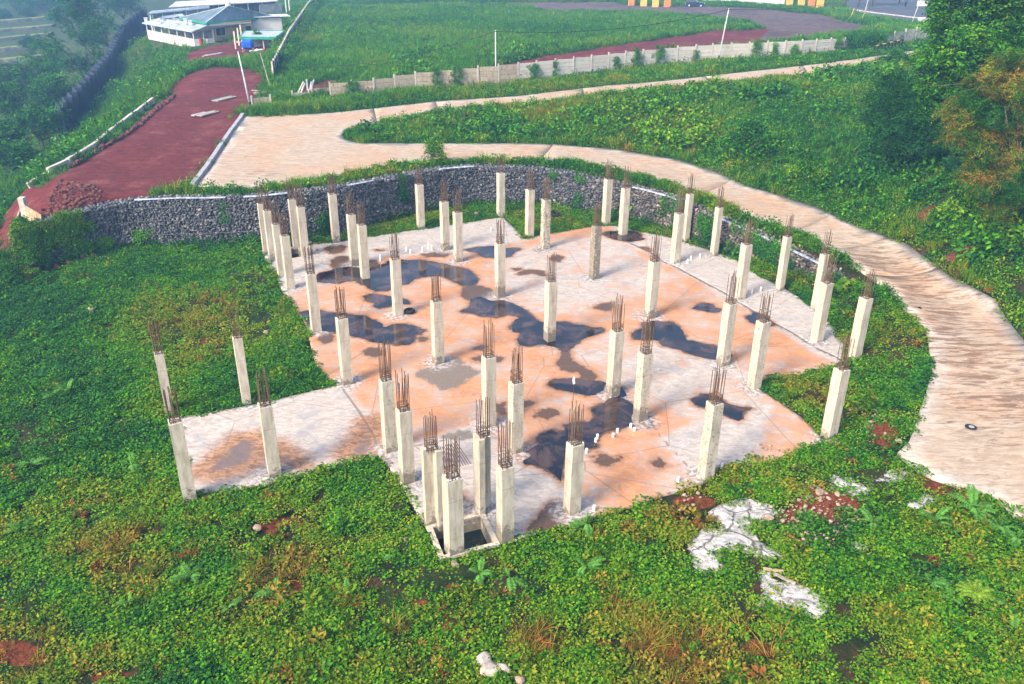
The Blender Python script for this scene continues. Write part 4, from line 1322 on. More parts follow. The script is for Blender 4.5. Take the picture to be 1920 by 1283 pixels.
# white pipe stubs
STUB = [(1092, 840, .28, 'white pipe stub in the big front puddle, upper of two'), (1099.5, 850, .24, 'white pipe stub in the big front puddle, lower of two'),
        (1120, 823, .24, 'white pipe stub on red slab by the front puddle, right of a touching two'), (1117, 829, .2, 'white pipe stub on red slab by the front puddle, left of a touching two'), (1157.5, 811, .2, 'white pipe stub alone at the lower right rim of the big front puddle'),
        (1149.5, 820, .2, 'white pipe stub on red slab below the big front puddle'), (1182.5, 802, .22, 'taller white pipe stub left of the black footed column'), (1189.5, 808, .16, 'shorter white pipe stub left of the black footed column'),
        (1271, 903, .24, 'white pipe stub at the front slab edge between two columns'), (1113.5, 958, .26, 'white pipe stub beside feathery weeds at the front slab edge'), (1353, 878, .26, 'white pipe stub in the grass right of the front slab edge column'),
        (762, 471, .3, 'white pipe stub on pale slab, leftmost of the five by the far puddle'), (770, 475.5, .3, 'white pipe stub on pale slab, second of the five by the far puddle'), (792, 472, .34, 'white pipe stub on pale slab, middle one of the five by the far puddle'), (804, 466, .42, 'white pipe stub on pale slab, fourth and tallest of the five by the far puddle'), (810, 469, .36, 'white pipe stub on pale slab, last of the five by the far puddle'),
        (713.5, 489, .45, 'dark capped white pipe stub at the back rim of the large blue puddle'), (921, 432, .25, 'white pipe stub at the far point of the slab'), (1289, 494, .3, 'white pipe stub on the pale right strip, left of the far three'), (1295, 488, .3, 'white pipe stub on the pale right strip, middle of the far three'), (1312, 484, .3, 'white pipe stub on the pale right strip, right of the far three'),
        (1409.5, 550, .3, 'white pipe stub on the pale right strip, left of the near two'), (1426, 546, .3, 'white pipe stub on the pale right strip, right of the near two')]
stub_me = {}
for u, v, h, lab in STUB:
    mb = MB()
    n_ = 10
    R, ri = .062, .048
    P, Fx = [], []
    for z, rr in ((-.05, R), (1, R), (1, ri), (.3, ri)):
        P += [(rr * math.cos(2 * math.pi * k / n_), rr * math.sin(2 * math.pi * k / n_), z * h if z > 0 else z) for k in range(n_)]
    for a in range(3):
        Fx += [(a * n_ + k, a * n_ + (k + 1) % n_, (a + 1) * n_ + (k + 1) % n_, (a + 1) * n_ + k) for k in range(n_)]
    Fx.append(tuple(3 * n_ + k for k in range(n_)))
    o = mb.add(P, Fx).build('pipe_stub', M['pvc'])
    o.location = G(u, v, 0)
    o['label'], o['category'], o['group'] = lab, 'pipe', 'white pipe stubs in the slab'

# tyres
def tyre(p, R, rr, label, tilt=0):
    bm = bmesh.new()
    V, F = [], []
    N, K = 28, 10
    for i in range(N):
        for k in range(K):
            a, b = 2 * math.pi * i / N, 2 * math.pi * k / K
            tr = .012 if (i % 2 and abs(b - 0) < 1) else 0
            V.append(((R + (rr + tr) * math.cos(b)) * math.cos(a), (R + (rr + tr) * math.cos(b)) * math.sin(a), rr * 1.15 * math.sin(b)))
    for i in range(N):
        for k in range(K):
            F.append((i * K + k, ((i + 1) % N) * K + k, ((i + 1) % N) * K + (k + 1) % K, i * K + (k + 1) % K))
    me = make_mesh('tyre', V, F, [M['rubber']], smooth_=True)
    return thing('tyre', label, 'tyre', p, me=me)
tyre(G(768, 587, 0) + [0, 0, .13], .22, .105, 'black worn tyre lying flat on the orange slab beside a column')
o = tyre(gpos(1040, 407) + [0, 0, .25], .26, .12, 'dark tyre half sunk in the grass under the stone wall')
o.rotation_euler = (.4, .25, 0)
# footing by the front right column
q = G(1563, 832, 0)
MB().box((0, 0, .0), (.62, .5, .22), .3).build('concrete_footing', M['rock'], bevel=.03)
o = bpy.data.objects['concrete_footing']
o.location = q
o['label'], o['category'] = 'small square concrete footing at the foot of the right front column', 'footing'
# manhole cover on the road
q = gpos(1820, 803)
root = thing('manhole_cover', 'small oval dark manhole cover in the lower road', 'manhole', (q[0], q[1], q[2] + .055))
MB().tube([(0, 0, -.05), (0, 0, .012)], .26, 20).build('frame', M['black'], root)
MB().tube([(.03, .02, 0), (.03, .02, .02)], .12, 16).build('lid', M['kerb'], root)
# square stub post with weeds at the plaza edge
q = gpos(813, 297)
root = thing('bollard', 'dark green square post on the road edge above the stone wall', 'post', q)
hb = top_z(q[0], q[1], 268) - q[2]
MB().box((0, 0, hb / 2), (.34, .34, hb)).build('post', M['black'], root, bevel=.02)
MB().box((0, 0, hb + .03), (.40, .40, .06)).build('cap', M['black'], root)

# ------------------------------------------------------------------ precast panel wall along the upper road
WL = [(621, 186, 3.6, 163), (640, 184, 3.65, 159), (700, 179, 3.8, 151.5), (774, 170, 4.0, 138), (928, 159, 4.35, 124), (1079, 142.5, 4.75, 109), (1153, 133, 5.0, 100.5), (1267, 122, 5.3, 89), (1340, 116.5, 5.5, 84), (1488, 107, 5.95, 77), (1582, 98, 6.15, 72), (1649, 89, 6.4, 66), (1749, 74, 6.75, 47), (1830, 63, 7.0, 36)]
wp = np.array([[*G(u, v, z), top_z(*G(u, v, z)[:2], t)] for u, v, z, t in WL])
wr, wt = resample(wp, .1)
pw_root = thing('panel_wall', 'long precast concrete panel wall along the upper road, stained brown at left and white in the middle', 'wall', (0, 0, 0))
bays = np.arange(0, wt[-1] - 2.3, 2.38)
for bi, t0 in enumerate(bays):
    i0, i1 = int(t0 / .1), min(int((t0 + 2.38) / .1), len(wr) - 1)
    a, b = wr[i0], wr[i1]
    za = min(a[2], b[2]) - .15
    zt = max(1.6, (a[3] - a[2] + b[3] - b[2]) / 2)
    base = (a[2] + b[2]) / 2
    um = PX((a[0] + b[0]) / 2, (a[1] + b[1]) / 2, base)[0]
    kind = 'panel_dirty' if um < 968 else ('panel' if um < 1585 else 'panel_grey')
    d = (b - a)[:2]
    L = np.hypot(*d)
    ang = math.atan2(d[1], d[0])
    mb = MB().box((0, 0, (zt + .22) / 2 - .1), (.17, .17, zt + .30))
    mb.build('post', M['post'], pw_root, bevel=.012)
    o = bpy.context.scene.objects[-1] if False else COL.objects[-1]
    o.location = (a[0], a[1], base + random.uniform(-.03, .03))
    o.rotation_euler = (random.gauss(0, .012), random.gauss(0, .012), ang)
    nrow = 5 if kind == 'panel' else 4
    hrow = (zt + .1) / nrow
    c = (a[:2] + b[:2]) / 2
    for k in range(nrow):
        parts = [(-L / 2 + .09, L / 2 - .09)]
        if kind != 'panel':
            s_ = random.uniform(-.25, .25)
            parts = [(-L / 2 + .09, s_ - .006), (s_ + .006, L / 2 - .09)]
        for x0, x1 in parts:
            mb = MB().box(((x0 + x1) / 2, random.uniform(-.012, .012), 0), (x1 - x0, .075, hrow - .022))
            o = mb.build('panel', M[kind], pw_root, bevel=.008)
            o.location = (c[0], c[1], base - .1 + hrow * (k + .5))
            o.rotation_euler = (random.gauss(0, .01), random.gauss(0, .006), ang)
# broken bits of the same wall further left
def low_wall(label, pts, h, mat):
    root = thing('broken_panel_wall', label, 'wall', (0, 0, 0))
    P = [gpos(u, v, 3.6) for u, v in pts]
    for i, (a, b) in enumerate(zip(P[:-1], P[1:])):
        for k in range(2):
            z = min(a[2], b[2]) - .1 + h / 2 * k
            MB().wall(a, b, z, z + h / 2 - .02, .09).build('panel', M[mat], root, bevel=.01)
    for i, a in enumerate(P):
        MB().box((a[0], a[1], a[2] + h / 2), (.17, .17, h + .3)).build('post', M['post'], root, bevel=.01)
low_wall('short low broken panel wall beside the leaning lamp pole at the plaza corner', [(474, 204), (509, 201)], 1.15, 'panel_dirty')
low_wall('low leftover of panel wall with grey beams leaning on it', [(549, 187), (580, 184)], .8, 'panel_grey')
low_wall('two low panels between the leaning beams and the long panel wall', [(586, 180), (621, 177)], .9, 'panel_dirty')
# beams leaning there, boards lying there
for i, (a, b, lab) in enumerate([((557, 178), (570, 155), 'grey concrete beam leaning left on the broken wall, leftmost of five'), ((563, 178), (572, 158), 'thin beam second from left among those leaning on the broken wall'), ((577, 172), (575, 150), 'upright middle beam of the five leaning on the broken wall'), ((581, 172), (584, 155), 'beam second from right of the five leaning on the broken wall'), ((583, 170), (589, 151), 'grey beam leaning right on the broken wall, rightmost of five')]):
    p = gpos(*a, 3.7)
    zt = top_z(p[0], p[1], b[1])
    t = G(b[0], b[1], zt)
    t = np.array([G(b[0], a[1], p[2])[0], p[1] + .5, zt])
    root = thing('concrete_beam', lab, 'beam', p, group='beams leaning on the broken wall')
    MB().bar((0, 0, 0), t - p, .2, .14).build('beam', M['kerb'] if i > 1 else M['kerb_light'], root, bevel=.012)
for i, (u, v, L, a, lab) in enumerate([(491, 173, 2.2, .5, 'pale board on top of the heap by the broken wall'), (489, 177, 1.6, -.2, 'small board under the heap by the broken wall'), (500, 180, 2.6, .25, 'long pale board at the front of the heap by the broken wall'), (505, 170, 1.4, 1.0, 'tilted short board at the back of the heap by the broken wall')]):
    p = gpos(u, v, 4.2)
    root = thing('board', lab, 'board', (p[0], p[1], p[2] + .12 + .1 * (i % 2)), a, group='boards heaped by the broken wall')
    root.rotation_euler = (random.uniform(-.15, .15), random.uniform(-.15, .15), a)
    MB().box((0, 0, 0), (L, .45, .07)).build('board', M['old_wood'] if i != 0 else M['kerb_light'], root)
for i, (u, v, L, w, lab, mt) in enumerate([(412, 186, 2.8, .45, 'dark grey plank lying on the red soil, upper left of four', 'dark_wall'), (421, 187, 3.0, .9, 'pale board lying on the red soil, upper right of four', 'old_wood'), (374, 216, 1.8, .5, 'grey plank lying on the red soil, lower left of four', 'kerb'), (389, 215, 2.6, .9, 'pinkish board lying on the red soil, lower right of four', 'old_wood')]):
    p = gpos(u, v, 3.2)
    root = thing('plank', lab, 'plank', (p[0], p[1], p[2] + .1), rad(66), group='planks lying on the red soil')
    MB().box((0, 0, 0), (L, w, .12)).build('plank', M[mt], root, bevel=.01)

# ------------------------------------------------------------------ kerbs
def strip(name, label, cat, P, w, h, mat, seglen=2.0, part='kerb_stone'):
    P = np.asarray(P)
    R_, t_ = resample(P, seglen)
    R_ = np.vstack([R_, P[-1]])
    root = thing(name, label, cat, (0, 0, 0))
    for a, b in zip(R_[:-1], R_[1:]):
        d = (b - a)[:2]
        L = np.hypot(*d)
        if L < .2:
            continue
        c = (a + b) / 2
        o = MB().box((0, 0, h / 2 - .2), (L - .02, w, h + .4)).build(part, M[mat], root, bevel=.02)
        o.location = (c[0], c[1], min(a[2], b[2]) + random.uniform(-.02, .02))
        o.rotation_euler = (0, -math.atan2(b[2] - a[2], L), math.atan2(d[1], d[0]))
    return root
strip('kerb', 'grey concrete kerb between the red soil and the pale plaza', 'kerb', [gpos(u, v, 3.3) for u, v in [(361, 352), (385, 321), (410, 284), (435, 246), (456, 218)]], .35, .32, 'kerb', 1.6)
strip('retaining_kerb', 'pale low wall along the top of the grass slope left of the red soil', 'kerb', [gpos(u, v, 3.0) for u, v in [(288, 193), (255, 219), (214, 250), (190, 271), (168, 288), (127, 312), (100, 324), (70, 338), (55, 350)]], .3, .6, 'kerb_light', 2.4)
# stacked dark kerb stones along the plateau edge
P = [gpos(u, v, 3.1) for u, v in [(327, 182), (318, 190), (302, 201), (282, 218), (262, 237), (240, 252), (214, 267), (190, 281), (160, 297), (130, 318)]]
R_, _ = resample(np.array(P), .3)
root = thing('earth_bank', 'dark lumpy row of stones along the left edge of the red soil', 'stone row', (0, 0, 0))
for p in R_:
    pv, pf = SP[random.randrange(8)]
    o = link('stone', make_mesh('stone', pv, pf, [M['soil']]) if not bpy.data.meshes.get('bank_stone') else bpy.data.meshes['bank_stone'], root, (p[0] + random.uniform(-.2, .2), p[1] + random.uniform(-.2, .2), p[2] + .12))
    o.data.name = 'bank_stone'
    o.scale = [random.uniform(.28, .6) for _ in range(3)]
    o.rotation_euler = [random.uniform(0, 6) for _ in range(3)]
# clods of red earth dumped behind the end of the stone wall
VV, FF, nb = [], [], 0
poly = PW([(190, 378), (130, 398), (84, 412), (60, 400), (80, 370), (115, 335), (135, 345), (180, 355), (192, 366)], 3.2)
for _ in range(900):
    x, y = RS.uniform(poly[:, 0].min(), poly[:, 0].max()), RS.uniform(poly[:, 1].min(), poly[:, 1].max())
    if not in_poly(x, y, poly):
        continue
    pv, pf = SP[RS.randint(8)]
    s_ = .1 + .32 * RS.rand() ** 2
    z = float(height(x, y)) + .1 + .45 * max(0, 1 - np.hypot(x - poly[:, 0].mean(), y - poly[:, 1].mean()) / 4)
    VV.append(pv * s_ + (x, y, z))
    FF.append(pf + nb)
    nb += len(pv)
link('earth_clods', make_mesh('earth_clods', np.vstack(VV), np.vstack(FF), [M['soil']]), kind='stuff')
# timber shoring at the end of the stone wall
root = thing('timber_shoring', 'raw timber boards and raking props at the left end of the stone wall', 'shoring', (0, 0, 0))
a, b = G(44, 386, 3.1), G(77, 404, 3.15)
for k in range(2, 5):
    MB().wall(a, b, .7 + k * .5, 1.18 + k * .5, .06).build('board', M['wood'], root)
for q, t in [((19, 440, -.1), (43, 384, 2.9)), ((24, 452, -.2), (47, 391, 2.8)), ((52, 424, .9), (58, 404, 2.5))]:
    MB().bar(G(*q), G(*t), .13).build('prop', M['old_wood'], root)
MB().box((a[0], a[1], 2.2), (.4, .4, 3.0)).build('post', M['kerb_light'], root, bevel=.02)

# ------------------------------------------------------------------ lamp poles and the cable between them
def pole(u, v, z, tu, tv, label, r=.075, black=True, arm=None):
    b = G(u, v, z)
    h = top_z(b[0], b[1], tv) - z
    dx = G(tu, v, z)[0] - b[0]
    root = thing('utility_pole', label, 'pole', b, group='thin metal poles along the upper road')
    MB().tube([(0, 0, -.3), (dx * .5, 0, h * .5), (dx, 0, h)], [r * 1.15, r, r * .7], 8).build('pole', M['pole'], root, smooth_=True)
    if black:
        MB().tube([(0, 0, -.3), (dx * .12, 0, h * .14)], [r * 1.45, r * 1.3], 8).build('base', M['black'], root)
    MB().box((dx, 0, h - .12), (.3, .1, .1)).build('cable_clamp', M['black'], root)
    return np.array([b[0] + dx, b[1], z + h - .12])
t1 = pole(471, 206, 3.5, 460, 97, 'leaning bare metal pole at the plaza corner before the house', .09)
t2 = pole(930, 158, 4.35, 929, 57, 'metal pole with black foot before the brown part of the panel wall')
t3 = pole(1346, 118, 5.5, 1355, 16, 'metal pole with black foot before the white part of the panel wall')
t4 = pole(1620, 26, 4.3, 1625, -14, 'grey pole on the verge beside the far asphalt road, with two wooden props', .08, False)
t5 = pole(1708, 47, 4.9, 1718, -12, 'thin pole behind the right end of the panel wall', .07, False)
root = thing('guy_pole', 'thin slanting pole rising from the board heap toward the house', 'pole', gpos(510, 176, 3.9))
p = gpos(510, 176, 3.9)
MB().tube([(0, 0, 0), G(488, 100, 6.5) - p], .045, 6).build('pole', M['old_wood'], root)
def sag(a, b, d, n_=24):
    return [a + (b - a) * k / n_ - np.array([0, 0, d * 4 * (k / n_) * (1 - k / n_)]) for k in range(n_ + 1)]
mb = MB()
mb.tube(sag(t3, t2, .95), .030, 5)
mb.tube(sag(t3, t4, 1.0), .030, 5)
mb.tube(sag(t2, np.array([*G(566, 127, 4.6)]), .9), .030, 5)
mb.tube(sag(t4, t4 + np.array([20, 40, 4.]), .5), .030, 5)
o = mb.build('power_cable', M['wire'])
o['label'], o['category'] = 'sagging black cable strung between the metal poles', 'cable'
for i, (a, b, lab) in enumerate([((1613, 41), (1621, 14), 'orange footed wooden prop leaning on the far pole'), ((1594, 36), (1598, 15), 'short slanting wooden post left of the far pole')]):
    p = G(*a, 4.3)
    h = top_z(p[0], p[1], b[1]) - 4.3
    root = thing('wooden_post', lab, 'post', p)
    MB().tube([(0, 0, 0), (G(b[0], a[1], 4.3)[0] - p[0], 0, h)], .07, 6).build('post', M['yellow'] if i else M['wood'], root)
    if i == 0:
        MB().box((0, 0, .12), (.9, .5, .25), .3).build('footing', M['orange'], root, bevel=.05)
# low black guard rail
root = thing('guard_rail', 'low black guard rail with yellow top between the upper road and the ivy wall', 'railing', (0, 0, 0))
ga, gb = G(1638, 104, 6.2), G(1690, 91, 6.5)
N_ = 9
tops = []
for k in range(N_):
    p = ga + (gb - ga) * k / (N_ - 1)
    MB().box((p[0], p[1], p[2] + .38), (.14, .14, 1.6)).build('post', M['black'], root)
    tops.append(p + [0, 0, 1.12])
for k in range(N_ - 1):
    MB().bar(tops[k], tops[k + 1], .12).build('rail', M['black'] if k % 2 else M['yellow'], root)

# ------------------------------------------------------------------ stepped dark retaining wall on the left
zw = [(128, 268, -3.6), (140, 254, -3.6), (152, 240, -3.6), (164, 224, -3.5), (175, 210, -3.5), (186, 197, -3.5), (198, 178, -3.5), (209, 162, -3.4), (219, 147, -3.3), (228, 124, -3.1), (237, 101, -2.8), (250, 76, -2.4), (266, 60, -1.8), (286, 50, -1.2)]
root = thing('stepped_wall', 'long dark stepped retaining wall between the valley trees and the grass slope', 'retaining wall', (0, 0, 0))
ZT = [(122, 236), (131, 222), (142, 210), (152, 197), (165, 184), (178, 166), (190, 151), (200, 133), (206, 118), (216, 100), (226, 80), (238, 64), (250, 54), (262, 47)]
zwr, _ = resample(np.array([[*G(*q)] for q in zw]), 3.6)
for i in range(len(zwr) - 1):
    a, b = zwr[i], zwr[i + 1]
    top = (a[2] + b[2]) / 2 + 4.2
    d = (b - a)[:2] / np.hypot(*(b - a)[:2])
    nrm = np.array([-d[1], d[0]])
    c = b[:2] + nrm * 1.1 - d * .2
    for p, q in ((a[:2] + d * .04, c), (c + d * .2, b[:2] - d * .02)):
        L = np.hypot(*(q - p))
        k_ = max(1, int(L / 2.4))
        for k in range(k_):
            MB().wall(p + (q - p) * (k + .01) / k_, p + (q - p) * (k + .99) / k_, -9.0, top + .06 * (k % 2), .22).build('wall_section', M['dark_wall'], root, bevel=.02)

# ------------------------------------------------------------------ house with veranda roofs
house = thing('house', 'low house with grey blue hipped metal roof, green eaves and wide white veranda roofs', 'house', (0, 0, 0))
def quad(name, pts, t, mat, parent, ridges=0):
    P = [G(*p) for p in pts]
    mb = MB().prism(P, t)
    o = mb.build(name, M[mat], parent)
    if ridges:                       # ribs of the sheet metal run from eave (0-1) to ridge (3-2)
        m2 = MB()
        for k in range(ridges + 1):
            s_ = k / ridges
            a = P[0] + (P[1] - P[0]) * s_
            b = P[3] + (P[2] - P[3]) * s_
            m2.bar(a + [0, 0, .03], b + [0, 0, .03], .09, .07)
        r_ = m2.build('sheet_ribs', M[mat], o)
        r_['kind'] = 'stuff'
    return o
L_, Fc, R_c = G(337, 33.5, 6.1), G(386, 43, 6.1), G(513, 30.5, 6.1)
Bk = L_ + R_c - Fc
ctr = (L_ + R_c) / 2
apx = np.array([G(428, 11.5, 8.3)[0], G(428, 11.5, 8.3)[1], 8.3])
for a, b in ((L_, Fc), (Fc, R_c), (R_c, Bk), (Bk, L_)):
    mb = MB().add([a, b, apx, a - [0, 0, .12], b - [0, 0, .12], apx - [0, 0, .12]], [(0, 1, 2), (5, 4, 3), (0, 3, 4, 1), (1, 4, 5, 2), (2, 5, 3, 0)])
    o = mb.build('roof', M['roof'], house)
    m2 = MB()
    nn = int(np.hypot(*(b - a)[:2]) / .55)
    up = (a + b) / 2
    for k in range(1, nn):
        s_ = k / nn
        p = a + (b - a) * s_
        # rib climbs straight up the slope until it meets a hip
        f = 1 - abs(2 * s_ - 1)
        q = p + (apx - (a + b) / 2) * f * .98
        m2.bar(p + [0, 0, .04], q + [0, 0, .04], .07, .06)
    r_ = m2.build('sheet_ribs', M['roof'], o)
    r_['kind'] = 'stuff'
    MB().bar(a - [0, 0, .12], b - [0, 0, .12], .18, .32).build('eave_trim', M['green_trim'], house)
    MB().bar(a + [0, 0, .05], apx + [0, 0, .05], .22, .1).build('hip_cap', M['roof_light'], house)
MB().tube([apx, apx + [0, 0, .5], apx + [0, 0, .9]], [.45, .45, .2], 10).build('roof_vent', M['white_plastic'], house)
quad('veranda_roof', [(266, 43.5, 4.9), (359, 60, 4.9), (388, 48, 5.75), (301, 34, 5.75)], .1, 'roof_light', house, 22)
quad('veranda_roof', [(359, 60.5, 4.95), (436, 51, 4.95), (470, 42.5, 5.8), (388.5, 48.5, 5.8)], .1, 'roof_light', house, 14)
quad('veranda_roof', [(300, 36, 5.9), (345, 30, 5.9), (340, 26, 6.1), (306, 31, 6.1)], .1, 'roof_light', house, 8)
b1, b2, b3 = G(325, 66, 3.0), G(398, 80, 3.0), G(474, 72, 3.0)
b4 = b1 + b3 - b2
MB().wall(b1, b2, 2.2, 5.9, .2).build('wall', M['wall_grey'], house)
MB().wall(b2, b3, 2.2, 5.9, .2).build('wall', M['wall_beige'], house)
MB().wall(b3, b4, 2.2, 5.9, .2).build('wall', M['wall_grey'], house)
MB().wall(b4, b1, 2.2, 5.9, .2).build('wall', M['wall_grey'], house)
dv = (b3 - b2) / np.hypot(*(b3 - b2)[:2])
nv = np.array([dv[1], -dv[0], 0])
wL = np.hypot(*(b3 - b2)[:2])
def facade(name, s0, s1, z0, z1, mat, out=.12, parent=house, t=.06):
    a = b2 + dv * s0 * wL + nv * out
    b = b2 + dv * s1 * wL + nv * out
    return MB().wall(a, b, z0, z1, t).build(name, M[mat], parent)
w_ = facade('window', .10, .34, 3.9, 5.15, 'cream', .115)
facade('pane', .115, .215, 3.98, 5.08, 'glass', .15, w_)
facade('pane', .225, .325, 3.98, 5.08, 'glass', .15, w_)
facade('door', .66, .78, 3.0, 5.0, 'wood', .115)
facade('window', .84, .97, 3.9, 5.0, 'glass', .115)
# porch posts, veranda posts and the white boards along the veranda foot
for (u, v) in [(442.5, 93), (449, 86), (454, 79)]:
    p = G(u, v, 3.0)
    MB().box((p[0], p[1], 4.2), (.2, .2, 2.9)).build('porch_post', M['cream'], house)
va, vb = G(278, 68, 2.7), G(365, 84, 2.9)
vc = G(402, 81, 3.0)
for k in range(7):
    p = va + (vb - va) * k / 6
    MB().box((p[0], p[1], 3.9), (.1, .1, 2.6)).build('veranda_post', M['white_plastic'], house)
for p in (vb + (vc - vb) * .5, vc):
    MB().box((p[0], p[1], 3.9), (.1, .1, 2.5)).build('veranda_post', M['white_plastic'], house)
for k in range(12):
    a, b = va + (vb - va) * (k + .06) / 12, va + (vb - va) * (k + .94) / 12
    MB().wall(a, b, 2.2, 3.75, .08).build('white_board', M['wall_white'], house)
for k in range(3):
    a, b = vb + (vc - vb) * (k + .06) / 3, vb + (vc - vb) * (k + .94) / 3
    MB().wall(a, b, 2.6, 3.75, .08).build('white_board', M['wall_white'], house)
# roof-top boxes and an air conditioner
for i, (u, v, z, lab) in enumerate([(274, 40, 5.2, 'white box on the veranda roof, leftmost'), (298, 44.5, 5.2, 'white box on the veranda roof between two others'), (331, 48.5, 5.2, 'white box on the veranda roof nearest the front corner'), (348, 42, 5.9, 'white chimney box under the hipped roof, left one'), (357, 45.5, 5.75, 'white chimney box under the hipped roof, right one')]):
    p = G(u, v, z)
    root = thing('roof_vent_box', lab, 'vent', p, .4, 'white boxes on the veranda roof')
    MB().box((0, 0, .15), (.5, .45, .7)).build('duct', M['white_plastic'], root, bevel=.03)
    MB().box((0, 0, .53), (.62, .57, .08)).build('cap', M['white_plastic'], root)
def aircon(p, rz, label):
    root = thing('air_conditioner', label, 'air conditioner', p, rz)
    MB().box((0, 0, .35), (.9, .35, .7)).build('casing', M['white_plastic'], root, bevel=.03)
    MB().tube([(-.1, -.18, .35), (-.1, -.205, .35)], .26, 16).build('fan_grille', M['black'], root)
aircon(G(421, 49, 5.1), .1, 'white air conditioner under the front eave of the house')
aircon(G(386, 81.5, 3.0), .1, 'white air conditioner on the ground before the veranda')
MB().tube([(0, 0, 0), (0, 0, .8)], .3, 14).build('red_drum', M['red'])
o = bpy.data.objects['red_drum']
o.location = G(377.5, 82.5, 3.0)
o['label'], o['category'] = 'red drum beside the air conditioner before the veranda', 'drum'

# white box annex, green-edged canopy, sheds behind
annex = thing('annex', 'white flat roofed annex beside the hipped roof house', 'building', (0, 0, 0))
a1, a2 = G(471, 70, 3.0), G(531, 68, 3.0)
dd = (a2 - a1) / np.hypot(*(a2 - a1)[:2])
nn = np.array([-dd[1], dd[0], 0])
a3, a4 = a2 + nn * 4.5, a1 + nn * 4.5
for (p, q), mt in zip(((a1, a2), (a2, a3), (a3, a4), (a4, a1)), ('wall_white', 'wall_grey', 'wall_white', 'wall_grey')):  # grey end walls: the shade of the right side is put into the colour
    MB().wall(p, q, 2.5, 6.0, .18).build('wall', M[mt], annex)
o_ = .5
MB().prism([a1 - dd * .5 - nn * o_ + [0, 0, 3.3], a2 + dd * 1.5 - nn * o_ + [0, 0, 3.3], a3 + dd * 1.5 + nn * o_ + [0, 0, 3.15], a4 - dd * .5 + nn * o_ + [0, 0, 3.15]], .12).build('roof', M['roof_white'], annex)
for k in (.35, .42):
    p = a1 + (a2 - a1) * k
    MB().box((p[0], p[1], 3.9), (.5, .5, .5)).build('vent_box', M['white_plastic'], annex)
can = thing('canopy', 'low flat canopy with bright green edge before the white annex', 'shelter', (0, 0, 0))
cpts = [(449, 69.5, 5.0), (517, 70.5, 5.0), (533, 58, 5.0), (459, 58.5, 5.0)]
quad('roof', cpts, .14, 'roof_light', can)
Cp = [G(*p) for p in cpts]
for a, b in zip(Cp, Cp[1:] + Cp[:1]):
    MB().bar(a - [0, 0, .12], b - [0, 0, .12], .14, .38).build('edge_trim', M['green_trim'], can)
for a, b in ((Cp[1], Cp[2]),):
    MB().wall(a - dd * .5, b - dd * .5, 2.2, 4.75, .2).build('wall', M['wall_pink'], can)
for s_ in (.05, .35, .65):
    p = Cp[0] + (Cp[1] - Cp[0]) * s_ + nn * .4
    MB().box((p[0], p[1], 3.8), (.14, .14, 2.1)).build('post', M['cream'], can)
MB().wall(Cp[0] + dd * 1.0 + nn * 1.8, Cp[0] + dd * 5.0 + nn * 1.8, 2.5, 4.7, .15).build('back_wall', M['wall_white'], can)
p = gpos(466, 97, 3.2)
root = thing('blue_tank', 'bright blue tarpaulin covered tank on a stand before the canopy', 'tank', (p[0], p[1], p[2]), .1)
MB().box((0, 0, 1.05), (1.7, 1.5, 1.3)).build('tank', M['tarp'], root, bevel=.28)
for x in (-.7, .7):
    for y in (-.6, .6):
        MB().box((x, y, .2), (.1, .1, .6)).build('leg', M['old_wood'], root)
root = thing('sack_heap', 'white sacks beside the blue tank', 'sacks', gpos(481, 100, 3.2))
for k in range(4):
    o = link('sack', make_mesh('sack', SP[k][0], SP[k][1], [M['white_plastic']], smooth_=True), root, (.4 * k - .6, .3 * (k % 2), .25 + .2 * (k // 2)))
    o.scale = (.9, .6, .5)
for i, (u, v, L, a, mt, lab) in enumerate([(447, 114, 5.2, .02, 'kerb_light', 'long pale plank on the ground before the blue tank'), (458, 118, 3.0, .05, 'wall_white', 'short white plank in front of the long one by the blue tank'), (402, 104, 3.2, 1.05, 'kerb', 'grey slanting slab beside the dirt track before the house'), (396, 106, 3.0, 1.05, 'old_wood', 'narrow board beside the slanting grey slab'), (445, 80.5, 3.0, -.9, 'wood', 'wooden porch step board before the house')]):
    p = gpos(u, v, 3.3)
    root = thing('plank', lab, 'plank', (p[0], p[1], p[2] + .15), a, group='planks around the house yard')
    MB().box((0, 0, 0), (L, .5, .16)).build('plank', M[mt], root)
def shed(label, pts, zg, n_, mat):
    root = thing('open_shed', label, 'shed', (0, 0, 0))
    P = [G(*p) for p in pts]
    quad('roof', pts, .16, mat, root)
    for k in range(n_):
        p = P[0] + (P[1] - P[0]) * (k + .15) / (n_ - .7)
        MB().box((p[0], p[1] + .3, (zg + p[2]) / 2 - .1), (.14, .14, p[2] - zg)).build('post', M['white_plastic'], root)
    MB().wall(P[3] + (P[2] - P[3]) * .02 + [0, -.5, 0], P[2] + [0, -.5, 0], zg - 1, P[3][2] - .3, .15).build('back_wall', M['wall_grey'], root)
    return root
shed('long low shed with a white roof left behind the hipped roof house', [(276, 26.5, 5.2), (392.5, 15, 5.2), (392.5, 10.5, 5.6), (284, 20.5, 5.6)], 2.2, 6, 'roof_light')
shed('widest white roofed shed behind the house at the top edge', [(316, 13.5, 5.6), (520, 2, 5.6), (520, -6, 6.2), (330, 3, 6.2)], 2.6, 8, 'roof_white')
root = thing('block_wall', 'grey unfinished block wall under the far shed roof', 'wall', (0, 0, 0))
MB().wall(G(488, 30, 3.0), G(530, 28, 3.0), 2.5, 5.2, .2).build('wall', M['wall_grey'], root)
